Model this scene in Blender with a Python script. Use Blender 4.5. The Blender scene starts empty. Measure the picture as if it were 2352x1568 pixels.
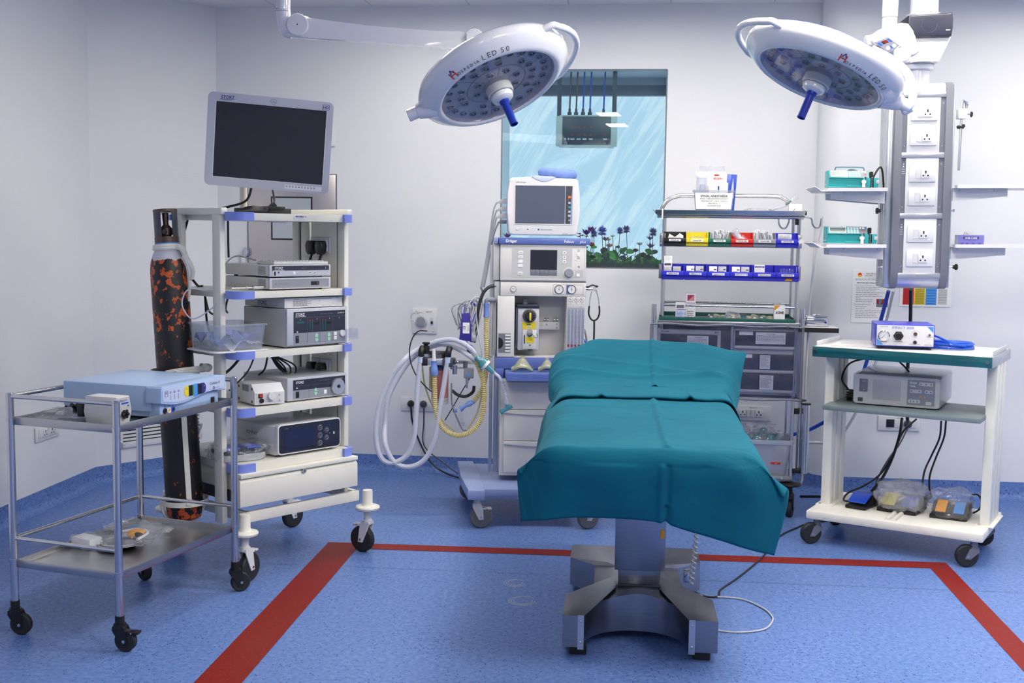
import bpy, bmesh, math, random
from mathutils import Vector, Matrix, noise

D = bpy.data
SC = bpy.context.scene
COL = SC.collection
PI = math.pi

# ------------------------------------------------------------------ camera
cam_data = D.cameras.new('camera')
cam = D.objects.new('camera', cam_data)
COL.objects.link(cam)
SC.camera = cam
cam_data.sensor_width = 36.0
cam_data.lens = 2653.0 / 2352.0 * 36.0
cam_data.clip_start = 0.05
_p, _r = math.radians(5.34), math.radians(0.79)
_F = Vector((0, math.cos(_p), -math.sin(_p)))
_R0 = Vector((1, 0, 0))
_U0 = _R0.cross(_F)
_R = _R0 * math.cos(_r) + _U0 * math.sin(_r)
_U = -_R0 * math.sin(_r) + _U0 * math.cos(_r)
cm = Matrix((_R, _U, -_F)).transposed().to_4x4()
cm.translation = (0, 0, 1.5)
cam.matrix_world = cm

# ------------------------------------------------------------------ daylight outside the window
world = D.worlds.new('daylight')
SC.world = world
world.use_nodes = True
bg = world.node_tree.nodes['Background']
bg.inputs[0].default_value = (0.66, 0.74, 0.82, 1)
bg.inputs[1].default_value = 1.32

SC.view_settings.view_transform = 'Standard'
SC.view_settings.look = 'None'
SC.view_settings.exposure = 0.0
SC.view_settings.gamma = 1.0
SC.view_settings.use_curve_mapping = False
SC.cycles.transparent_max_bounces = 16
LAMP_STRENGTH = 48.0
# x, y centre and x, y size of the ceiling lamps; the first two reflect in the window, others placed for brightness
LAMPS = [(-.32, .9, .24, .42), (-.40, -.4, .24, .42), (.9, 2.1, .6, .6), (2.9, 1.4, .6, .4),
         (1.2, 3.9, .6, .6), (2.7, 3.7, .6, .3),
         (-.7, 5.2, .6, .26), (.75, 5.4, .6, .18), (2.0, 5.3, .6, .18), (3.4, 5.1, .6, .24),
         (-.5, 6.4, .8, .065), (.6, 6.3, .8, .045), (1.7, 6.15, .8, .032), (3.0, 6.0, .8, .06)]  # slim strips added near the back wall to brighten its upper part
LAMP_COLOR = (1.0, 0.92, 0.81)

# ------------------------------------------------------------------ materials
def lin(c):
    c = c / 255.0
    return c / 12.92 if c <= 0.04045 else ((c + 0.055) / 1.055) ** 2.4
def rgb(t): return (lin(t[0]), lin(t[1]), lin(t[2]), 1.0)
MATS = {}
def mat(name, col, rough=0.45, metal=0.0, spec=0.5, var=0.04, scale=30.0, bump=0.0, bscale=200.0,
        aniso=None, clear=0.0, emit=None, sheen=0.0, coat=0.0):
    m = D.materials.new(name); m.use_nodes = True
    nt = m.node_tree; b = nt.nodes['Principled BSDF']
    b.inputs['Roughness'].default_value = rough
    b.inputs['Metallic'].default_value = metal
    b.inputs['Specular IOR Level'].default_value = spec
    if coat: b.inputs['Coat Weight'].default_value = coat
    if sheen: b.inputs['Sheen Weight'].default_value = sheen
    c = rgb(col)
    tc = nt.nodes.new('ShaderNodeTexCoord')
    nz = nt.nodes.new('ShaderNodeTexNoise'); nz.inputs['Scale'].default_value = scale
    nz.inputs['Detail'].default_value = 2.0
    mp = nt.nodes.new('ShaderNodeMapping')
    nt.links.new(tc.outputs['Object'], mp.inputs[0]); nt.links.new(mp.outputs[0], nz.inputs['Vector'])
    if aniso: mp.inputs['Scale'].default_value = aniso
    rp = nt.nodes.new('ShaderNodeMix'); rp.data_type = 'RGBA'
    rp.inputs[6].default_value = tuple(x * (1 - var * 2) for x in c[:3]) + (1,)
    rp.inputs[7].default_value = tuple(min(1, x * (1 + var * 2)) for x in c[:3]) + (1,)
    nt.links.new(nz.outputs[0], rp.inputs[0]); nt.links.new(rp.outputs[2], b.inputs['Base Color'])
    if bump:
        n2 = nt.nodes.new('ShaderNodeTexNoise'); n2.inputs['Scale'].default_value = bscale
        nt.links.new(mp.outputs[0], n2.inputs['Vector'])
        bp = nt.nodes.new('ShaderNodeBump'); bp.inputs['Strength'].default_value = bump
        bp.inputs['Distance'].default_value = 0.01
        nt.links.new(n2.outputs[0], bp.inputs['Height']); nt.links.new(bp.outputs[0], b.inputs['Normal'])
    if emit:
        b.inputs['Emission Color'].default_value = rgb(emit[0]); b.inputs['Emission Strength'].default_value = emit[1]
    MATS[name] = m
    return m

mat('white_wall', (222, 225, 231), .42, var=.012, scale=1.5, spec=.35)
mat('ceiling_white', (226, 227, 232), .6, var=.01, scale=3)
mat('cream', (222, 222, 214), .38, var=.02, scale=8)
mat('cream_worn', (232, 231, 222), .45, var=.04, scale=14)
mat('white', (220, 221, 225), .35, var=.012)
mat('white_gloss', (218, 220, 228), .16, var=.01, coat=.4)
mat('white_matt', (228, 228, 228), .6, var=.012)
mat('paper', (232, 232, 234), .7, var=.02)
mat('offwhite', (212, 212, 212), .42, var=.015)
mat('light_grey', (186, 188, 192), .4, var=.02)
mat('silver_grey', (190, 194, 206), .36, var=.01, metal=.1)
mat('mirror_glass', (186, 194, 200), .08, metal=.5, var=.01)
mat('teal_gloss', (22, 88, 96), .12, var=.2, scale=6, coat=.6)
mat('tube_panel', (196, 200, 212), .3)
mat('grey', (140, 144, 155), .4, var=.02)
mat('mid_grey', (112, 115, 128), .4, var=.02)
mat('dark_grey', (62, 66, 78), .35, var=.03)
mat('navy_panel', (42, 45, 62), .3, var=.02)
mat('gas_blue', (88, 108, 176), .35, var=.02)
mat('gas_blue_pale', (136, 152, 198), .35, var=.02)
mat('bumper_blue', (122, 140, 222), .3, var=.02)
mat('rail_alu', (150, 158, 178), .3, metal=.6, var=.02)
mat('alu', (196, 200, 208), .28, metal=.75, var=.02)
mat('steel', (208, 208, 210), .2, metal=1.0, var=.04, aniso=(3, 3, 60))
mat('steel_brushed', (186, 186, 188), .28, metal=1.0, var=.05, scale=20, aniso=(1, 1, 30), bump=.03, bscale=60)
mat('steel_table', (150, 151, 158), .27, metal=1.0, var=.07, scale=14, aniso=(1, 1, 12))
mat('steel_hatch', (205, 200, 198), .28, metal=.85, var=.03, scale=9, aniso=(1, 1, .2))
mat('chrome', (205, 207, 212), .1, metal=1.0, var=.02)
mat('brass_dark', (96, 80, 74), .4, metal=.7, var=.1)
mat('black', (22, 22, 25), .4, var=.05)
mat('black_gloss', (14, 15, 22), .1, var=.02, coat=.5)
mat('rubber', (34, 35, 40), .65, var=.06)
mat('grey_rubber', (96, 98, 104), .6, var=.04)
mat('wheel_grey', (150, 152, 156), .45, var=.03)
mat('screen_off', (34, 36, 50), .12, var=.01, spec=.5)
mat('screen_slate', (84, 92, 112), .2, var=.01)
mat('screen_blue', (22, 32, 62), .1, var=.02)
mat('lcd', (94, 116, 118), .25, var=.02)
mat('ink_blue', (44, 48, 130), .5)
mat('ink', (40, 40, 52), .6)
mat('ink_grey', (110, 112, 124), .6)
mat('ink_red', (196, 48, 48), .6)
mat('ink_white', (235, 236, 240), .5)
mat('green_button', (150, 214, 184), .4)
mat('green_led', (24, 92, 92), .3)
mat('red', (204, 34, 24), .4)
mat('red_dark', (150, 24, 30), .5)
mat('magenta', (170, 34, 84), .5)
mat('yellow', (226, 206, 40), .45)
mat('yellow_dark', (232, 160, 30), .5)
mat('orange', (232, 120, 26), .4)
mat('green_plastic', (26, 108, 84), .4)
mat('blue_plastic', (44, 48, 202), .35)
mat('blue_royal', (34, 74, 190), .3)
mat('hose_blue', (30, 92, 214), .25)
mat('hose_dark_blue', (28, 70, 180), .35)
mat('sky_blue', (74, 148, 226), .4)
mat('coblator_blue', (160, 186, 222), .36, var=.012)
mat('panel_blue', (186, 200, 228), .35)
mat('pump_teal', (34, 152, 158), .4, var=.03)
mat('handle_blue', (26, 52, 160), .3)
mat('purple_box', (112, 112, 190), .5)
mat('box_blue', (50, 58, 190), .28)
mat('cuff_blue', (46, 40, 140), .7)
mat('cushion_blue', (110, 140, 210), .55, bump=.2, bscale=40)
mat('tray_green', (18, 84, 76), .45)
mat('grey_board', (118, 134, 138), .4, var=.02)
mat('red_granule', (206, 112, 104), .8, var=.35, scale=260)
mat('cotton', (226, 224, 216), .85, var=.03, bump=.3, bscale=80)
mat('stem_green', (34, 96, 62), .6)
mat('leaf_green', (64, 140, 44), .55, var=.2, scale=20)
mat('leaf_dark', (22, 62, 34), .6, var=.2, scale=20)
mat('grass', (28, 44, 26), .8, var=.3, scale=60)
for n_, c_ in [('petal_violet', (72, 44, 150)), ('petal_blue', (96, 102, 210)), ('petal_purple', (128, 40, 140)),
               ('petal_red', (206, 40, 30)), ('petal_pink', (220, 150, 150)), ('petal_yellow', (236, 176, 40)),
               ('petal_maroon', (112, 34, 22)), ('petal_white', (220, 210, 214))]:
    mat(n_, c_, .7, var=.12, scale=40)

def _mixmat(name, build):
    m = D.materials.new(name); m.use_nodes = True
    nt = m.node_tree
    for n in list(nt.nodes): nt.nodes.remove(n)
    out = nt.nodes.new('ShaderNodeOutputMaterial')
    build(nt, out)
    MATS[name] = m
    return m
def N(nt, t, **kw):
    n = nt.nodes.new(t)
    for k, v in kw.items():
        if hasattr(n, k): setattr(n, k, v)
        else: n.inputs[k].default_value = v
    return n
def clearmat(name, tint, opac, body, rough=.08, crinkle=0.0, cs=40.0, gloss=.10):
    """thin clear or milky plastic: transparent + a little diffuse body + gloss, crinkled by noise"""
    def f(nt, out):
        tr = N(nt, 'ShaderNodeBsdfTransparent'); tr.inputs[0].default_value = rgb(tint)
        df = N(nt, 'ShaderNodeBsdfDiffuse'); df.inputs[0].default_value = rgb(body)
        gl = N(nt, 'ShaderNodeBsdfGlossy'); gl.inputs['Roughness'].default_value = rough
        m1 = N(nt, 'ShaderNodeMixShader'); m2 = N(nt, 'ShaderNodeMixShader')
        tc = N(nt, 'ShaderNodeTexCoord'); nz = N(nt, 'ShaderNodeTexNoise'); nz.inputs['Scale'].default_value = cs
        nz.inputs['Detail'].default_value = 3.0
        nt.links.new(tc.outputs['Object'], nz.inputs['Vector'])
        mr = N(nt, 'ShaderNodeMapRange'); mr.inputs[1].default_value = .4; mr.inputs[2].default_value = .75
        mr.inputs[3].default_value = opac; mr.inputs[4].default_value = min(1, opac + .12 * (crinkle > 0))
        nt.links.new(nz.outputs[0], mr.inputs[0]); nt.links.new(mr.outputs[0], m1.inputs[0])
        nt.links.new(tr.outputs[0], m1.inputs[1]); nt.links.new(df.outputs[0], m1.inputs[2])
        lw = N(nt, 'ShaderNodeLayerWeight'); lw.inputs[0].default_value = .35
        ad = N(nt, 'ShaderNodeMath', operation='MULTIPLY_ADD'); ad.inputs[1].default_value = .5; ad.inputs[2].default_value = gloss
        pw = N(nt, 'ShaderNodeMath', operation='POWER'); pw.inputs[1].default_value = 3.0
        nt.links.new(lw.outputs[1], pw.inputs[0]); nt.links.new(pw.outputs[0], ad.inputs[0]); nt.links.new(ad.outputs[0], m2.inputs[0])
        nt.links.new(m1.outputs[0], m2.inputs[1]); nt.links.new(gl.outputs[0], m2.inputs[2])
        if crinkle:
            bp = N(nt, 'ShaderNodeBump'); bp.inputs['Strength'].default_value = crinkle; bp.inputs['Distance'].default_value = .02
            nt.links.new(nz.outputs[0], bp.inputs['Height'])
            nt.links.new(bp.outputs[0], gl.inputs['Normal']); nt.links.new(bp.outputs[0], df.inputs['Normal'])
        nt.links.new(m2.outputs[0], out.inputs[0])
    return _mixmat(name, f)
clearmat('clear_plastic', (246, 248, 252), .06, (230, 232, 238), gloss=.05)
clearmat('tub_clear', (238, 241, 246), .22, (206, 212, 222), gloss=.06)
clearmat('milky_plastic', (225, 230, 240), .55, (208, 214, 226))
clearmat('bag_film', (248, 249, 252), .05, (226, 228, 234), .12, .9, 22, .06)
clearmat('frosted_film', (238, 240, 242), .28, (214, 216, 222), .25, .6, 14, .05)
clearmat('cover_film', (222, 224, 236), .05, (140, 145, 175), .09, .6, 5, .04)
clearmat('hose_clear', (228, 232, 244), .72, (214, 220, 236), .3, gloss=.03)
clearmat('hose_yellow', (232, 224, 176), .62, (232, 220, 164), .3, gloss=.04)
clearmat('mask_clear', (236, 238, 220), .4, (214, 218, 192), .2, gloss=.05)
clearmat('teal_clear', (150, 214, 222), .5, (96, 180, 196), .15)
clearmat('lamp_cover', (238, 238, 242), .02, (150, 150, 165), .04, gloss=.02)
clearmat('glass_tube', (226, 230, 240), .12, (180, 190, 205))

# blue speckled vinyl floor
def _floor(nt, out):
    b = N(nt, 'ShaderNodeBsdfPrincipled'); b.inputs['Roughness'].default_value = .34
    b.inputs['Specular IOR Level'].default_value = .22
    tc = N(nt, 'ShaderNodeTexCoord')
    big = N(nt, 'ShaderNodeTexNoise'); big.inputs['Scale'].default_value = 55; big.inputs['Detail'].default_value = 4
    fine = N(nt, 'ShaderNodeTexNoise'); fine.inputs['Scale'].default_value = 1.3; fine.inputs['Detail'].default_value = 2
    vor = N(nt, 'ShaderNodeTexVoronoi'); vor.inputs['Scale'].default_value = 62
    v2 = N(nt, 'ShaderNodeTexVoronoi'); v2.inputs['Scale'].default_value = 95
    for n in (big, fine, vor, v2): nt.links.new(tc.outputs['Object'], n.inputs['Vector'])
    r1 = N(nt, 'ShaderNodeValToRGB')
    r1.color_ramp.elements[0].position = .36; r1.color_ramp.elements[0].color = rgb((86, 116, 178))
    r1.color_ramp.elements[1].position = .66; r1.color_ramp.elements[1].color = rgb((108, 138, 196))
    nt.links.new(big.outputs[0], r1.inputs[0])
    def speck(v, thr, colr, prev, dens):
        lt = N(nt, 'ShaderNodeMath', operation='LESS_THAN'); lt.inputs[1].default_value = thr
        nt.links.new(v.outputs['Distance'], lt.inputs[0])
        sep = N(nt, 'ShaderNodeSeparateColor'); nt.links.new(v.outputs['Color'], sep.inputs[0])
        l2 = N(nt, 'ShaderNodeMath', operation='LESS_THAN'); l2.inputs[1].default_value = dens
        nt.links.new(sep.outputs[0], l2.inputs[0])
        mu = N(nt, 'ShaderNodeMath', operation='MULTIPLY')
        nt.links.new(lt.outputs[0], mu.inputs[0]); nt.links.new(l2.outputs[0], mu.inputs[1])
        mx = N(nt, 'ShaderNodeMix', data_type='RGBA'); mx.inputs[7].default_value = rgb(colr)
        nt.links.new(mu.outputs[0], mx.inputs[0]); nt.links.new(prev, mx.inputs[6])
        return mx.outputs[2]
    c = speck(vor, .2, (38, 54, 120), r1.outputs[0], .5)
    c = speck(v2, .17, (136, 166, 222), c, .3)
    mr = N(nt, 'ShaderNodeMix', data_type='RGBA', blend_type='MULTIPLY'); mr.inputs[0].default_value = .3
    nt.links.new(c, mr.inputs[6])
    r3 = N(nt, 'ShaderNodeValToRGB'); r3.color_ramp.elements[0].position = .3; r3.color_ramp.elements[1].position = .7
    r3.color_ramp.elements[0].color = (.72, .74, .8, 1)
    nt.links.new(fine.outputs[0], r3.inputs[0]); nt.links.new(r3.outputs[0], mr.inputs[7])
    nt.links.new(mr.outputs[2], b.inputs['Base Color'])
    nt.links.new(b.outputs[0], out.inputs[0])
_mixmat('vinyl_blue', _floor)
def _tape(nt, out):
    b = N(nt, 'ShaderNodeBsdfPrincipled'); b.inputs['Roughness'].default_value = .45; b.inputs['Specular IOR Level'].default_value = .15
    tc = N(nt, 'ShaderNodeTexCoord'); v = N(nt, 'ShaderNodeTexVoronoi'); v.inputs['Scale'].default_value = 90
    nt.links.new(tc.outputs['Object'], v.inputs['Vector'])
    r = N(nt, 'ShaderNodeValToRGB'); r.color_ramp.interpolation = 'CONSTANT'
    r.color_ramp.elements[0].color = rgb((170, 84, 66)); r.color_ramp.elements[1].position = .14
    r.color_ramp.elements[1].color = rgb((122, 28, 18))
    nt.links.new(v.outputs['Distance'], r.inputs[0]); nt.links.new(r.outputs[0], b.inputs['Base Color'])
    nt.links.new(b.outputs[0], out.inputs[0])
_mixmat('tape_red', _tape)
def _cyl(nt, out):   # black paint flaked off an orange undercoat
    b = N(nt, 'ShaderNodeBsdfPrincipled'); b.inputs['Roughness'].default_value = .42
    tc = N(nt, 'ShaderNodeTexCoord'); n1 = N(nt, 'ShaderNodeTexNoise'); n1.inputs['Scale'].default_value = 30
    n1.inputs['Detail'].default_value = 5; n1.inputs['Roughness'].default_value = .62
    mp = N(nt, 'ShaderNodeMapping'); mp.inputs['Scale'].default_value = (1, 1, .8)
    nt.links.new(tc.outputs['Object'], mp.inputs[0]); nt.links.new(mp.outputs[0], n1.inputs['Vector'])
    n2 = N(nt, 'ShaderNodeTexNoise'); n2.inputs['Scale'].default_value = 2.6
    nt.links.new(tc.outputs['Object'], n2.inputs['Vector'])
    sp = N(nt, 'ShaderNodeSeparateXYZ'); nt.links.new(tc.outputs['Object'], sp.inputs[0])
    # the flakes crowd near the shoulder and the foot, where hands and rings rub
    up = N(nt, 'ShaderNodeMapRange'); up.inputs[1].default_value = .55; up.inputs[2].default_value = 1.16
    up.inputs[3].default_value = 0; up.inputs[4].default_value = .14
    nt.links.new(sp.outputs[2], up.inputs[0])
    dn = N(nt, 'ShaderNodeMapRange'); dn.inputs[1].default_value = .16; dn.inputs[2].default_value = .02
    dn.inputs[3].default_value = 0; dn.inputs[4].default_value = .13
    nt.links.new(sp.outputs[2], dn.inputs[0])
    a1 = N(nt, 'ShaderNodeMath', operation='ADD'); a2 = N(nt, 'ShaderNodeMath', operation='ADD')
    a3 = N(nt, 'ShaderNodeMath', operation='MULTIPLY_ADD'); a3.inputs[1].default_value = .22; 
    nt.links.new(up.outputs[0], a1.inputs[0]); nt.links.new(dn.outputs[0], a1.inputs[1])
    nt.links.new(n2.outputs[0], a3.inputs[0]); nt.links.new(a1.outputs[0], a3.inputs[2])
    nt.links.new(n1.outputs[0], a2.inputs[0]); nt.links.new(a3.outputs[0], a2.inputs[1])
    gt = N(nt, 'ShaderNodeMath', operation='GREATER_THAN'); gt.inputs[1].default_value = .762
    nt.links.new(a2.outputs[0], gt.inputs[0])
    mx = N(nt, 'ShaderNodeMix', data_type='RGBA'); mx.inputs[6].default_value = rgb((24, 25, 30)); mx.inputs[7].default_value = rgb((200, 86, 30))
    nt.links.new(gt.outputs[0], mx.inputs[0])
    # bare silver paint of the shoulder
    g2 = N(nt, 'ShaderNodeMath', operation='MULTIPLY_ADD'); g2.inputs[1].default_value = .06
    nt.links.new(n1.outputs[0], g2.inputs[0]); nt.links.new(sp.outputs[2], g2.inputs[2])
    g3 = N(nt, 'ShaderNodeMath', operation='GREATER_THAN'); g3.inputs[1].default_value = 1.165
    nt.links.new(g2.outputs[0], g3.inputs[0])
    m2 = N(nt, 'ShaderNodeMix', data_type='RGBA'); m2.inputs[7].default_value = rgb((196, 198, 206))
    nt.links.new(g3.outputs[0], m2.inputs[0]); nt.links.new(mx.outputs[2], m2.inputs[6])
    nt.links.new(m2.outputs[2], b.inputs['Base Color']); nt.links.new(b.outputs[0], out.inputs[0])
_mixmat('cylinder_paint', _cyl)
def _cloth(nt, out):
    b = N(nt, 'ShaderNodeBsdfPrincipled'); b.inputs['Roughness'].default_value = .78
    b.inputs['Specular IOR Level'].default_value = .12
    b.inputs['Sheen Weight'].default_value = .12; b.inputs['Sheen Tint'].default_value = rgb((120, 210, 220))
    tc = N(nt, 'ShaderNodeTexCoord'); n1 = N(nt, 'ShaderNodeTexNoise'); n1.inputs['Scale'].default_value = 5
    n1.inputs['Detail'].default_value = 4
    nt.links.new(tc.outputs['Object'], n1.inputs['Vector'])
    mx = N(nt, 'ShaderNodeMix', data_type='RGBA'); mx.inputs[6].default_value = rgb((6, 78, 100)); mx.inputs[7].default_value = rgb((10, 98, 120))
    nt.links.new(n1.outputs[0], mx.inputs[0]); nt.links.new(mx.outputs[2], b.inputs['Base Color'])
    mp = N(nt, 'ShaderNodeMapping'); mp.inputs['Scale'].default_value = (2.2, 9, 3)
    nt.links.new(tc.outputs['Object'], mp.inputs[0])
    n2 = N(nt, 'ShaderNodeTexNoise'); n2.inputs['Scale'].default_value = 2.2; n2.inputs['Detail'].default_value = 3; n2.inputs['Distortion'].default_value = .8
    nt.links.new(mp.outputs[0], n2.inputs['Vector'])
    bp = N(nt, 'ShaderNodeBump'); bp.inputs['Strength'].default_value = .5; bp.inputs['Distance'].default_value = .012
    nt.links.new(n2.outputs[0], bp.inputs['Height']); nt.links.new(bp.outputs[0], b.inputs['Normal'])
    nt.links.new(b.outputs[0], out.inputs[0])
_mixmat('teal_cloth', _cloth)
def _sheet(nt, out):  # dusty, scratched plastic sheet outside the window, daylight comes through it
    tr = N(nt, 'ShaderNodeBsdfTransparent')
    tc = N(nt, 'ShaderNodeTexCoord')
    mq = N(nt, 'ShaderNodeMapping'); mq.inputs['Rotation'].default_value = (0, -.55, 0)
    mp = N(nt, 'ShaderNodeMapping'); mp.inputs['Scale'].default_value = (5, 1, .55)
    nt.links.new(tc.outputs['Object'], mq.inputs[0]); nt.links.new(mq.outputs[0], mp.inputs[0])
    n1 = N(nt, 'ShaderNodeTexNoise'); n1.inputs['Scale'].default_value = 3.6; n1.inputs['Detail'].default_value = 7; n1.inputs['Roughness'].default_value = .68; n1.inputs['Distortion'].default_value = .9
    nt.links.new(mp.outputs[0], n1.inputs['Vector'])
    n2 = N(nt, 'ShaderNodeTexNoise'); n2.inputs['Scale'].default_value = 2.2; n2.inputs['Detail'].default_value = 2
    nt.links.new(tc.outputs['Object'], n2.inputs['Vector'])
    mu = N(nt, 'ShaderNodeMath', operation='MULTIPLY_ADD'); mu.inputs[1].default_value = .55; nt.links.new(n2.outputs[0], mu.inputs[0]); nt.links.new(n1.outputs[0], mu.inputs[2])
    r = N(nt, 'ShaderNodeValToRGB')
    r.color_ramp.elements[0].position = .70; r.color_ramp.elements[0].color = (.84, .90, .95, 1)
    r.color_ramp.elements[1].position = .90; r.color_ramp.elements[1].color = (1, 1, 1, 1)
    e = r.color_ramp.elements.new(.79); e.color = (.88, .93, .965, 1)
    nt.links.new(mu.outputs[0], r.inputs[0]); nt.links.new(r.outputs[0], tr.inputs[0])
    tl = N(nt, 'ShaderNodeBsdfTranslucent'); tl.inputs[0].default_value = (1, 1, 1, 1)
    mx = N(nt, 'ShaderNodeMixShader')
    mr = N(nt, 'ShaderNodeMapRange'); mr.inputs[1].default_value = .80; mr.inputs[2].default_value = .92; mr.inputs[4].default_value = .2
    nt.links.new(mu.outputs[0], mr.inputs[0]); nt.links.new(mr.outputs[0], mx.inputs[0])
    nt.links.new(tr.outputs[0], mx.inputs[1]); nt.links.new(tl.outputs[0], mx.inputs[2])
    nt.links.new(mx.outputs[0], out.inputs[0])
_mixmat('dusty_sheet', _sheet)
def _glass(nt, out):
    tr = N(nt, 'ShaderNodeBsdfTransparent'); tr.inputs[0].default_value = rgb((238, 251, 252))
    gl = N(nt, 'ShaderNodeBsdfGlossy'); gl.inputs['Roughness'].default_value = .01
    tc = N(nt, 'ShaderNodeTexCoord'); nz = N(nt, 'ShaderNodeTexNoise'); nz.inputs['Scale'].default_value = 3
    nt.links.new(tc.outputs['Object'], nz.inputs['Vector'])
    mr = N(nt, 'ShaderNodeMapRange'); mr.inputs[3].default_value = .055; mr.inputs[4].default_value = .075
    nt.links.new(nz.outputs[0], mr.inputs[0])
    mx = N(nt, 'ShaderNodeMixShader'); nt.links.new(mr.outputs[0], mx.inputs[0])
    nt.links.new(tr.outputs[0], mx.inputs[1]); nt.links.new(gl.outputs[0], mx.inputs[2]); nt.links.new(mx.outputs[0], out.inputs[0])
_mixmat('window_glass', _glass)
def _lampm(nt, out):
    e = N(nt, 'ShaderNodeEmission'); e.inputs[0].default_value = LAMP_COLOR + (1,); e.inputs[1].default_value = LAMP_STRENGTH
    nt.links.new(e.outputs[0], out.inputs[0])
_mixmat('lamp_diffuser', _lampm)
mat('led_red', (230, 40, 30), .4, emit=((255, 50, 40), 1.2))

# ------------------------------------------------------------------ mesh builder
def rrect(x0, z0, x1, z1, r, n=4):
    out = []
    for cx, cz, a0 in ((x1 - r, z1 - r, 0), (x0 + r, z1 - r, 90), (x0 + r, z0 + r, 180), (x1 - r, z0 + r, 270)):
        for i in range(n + 1):
            a = math.radians(a0 + 90 * i / n)
            out.append((cx + r * math.cos(a), cz + r * math.sin(a)))
    return out
def circ(cx, cz, r, n=24, rz=None, a0=0):
    rz = rz or r
    return [(cx + r * math.cos(2 * PI * i / n + a0), cz + rz * math.sin(2 * PI * i / n + a0)) for i in range(n)]
def spline(pts, n=6):
    P = [Vector(p) for p in pts]
    if len(P) < 3: return P
    Q = [P[0] * 2 - P[1]] + P + [P[-1] * 2 - P[-2]]
    out = []
    for i in range(1, len(Q) - 2):
        a, b, c, d = Q[i - 1], Q[i], Q[i + 1], Q[i + 2]
        for k in range(n):
            t = k / n
            out.append(.5 * ((2 * b) + (c - a) * t + (2 * a - 5 * b + 4 * c - d) * t * t + (3 * b - a - 3 * c + d) * t ** 3))
    out.append(P[-1])
    return out
FONT_CACHE = {}
def text_geo(s, bold=0.0):
    k = (s, bold)
    if k not in FONT_CACHE:
        cu = D.curves.new('lettering', 'FONT'); cu.body = s; cu.size = 1.0; cu.resolution_u = 2
        cu.offset = bold
        ob = D.objects.new('lettering', cu)
        COL.objects.link(ob)
        bpy.context.view_layer.update()
        me = D.meshes.new_from_object(ob)
        vs = [v.co.copy() for v in me.vertices]; fs = [list(p.vertices) for p in me.polygons]
        D.objects.remove(ob); D.meshes.remove(me); D.curves.remove(cu)
        FONT_CACHE[k] = (vs, fs)
    return FONT_CACHE[k]

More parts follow.
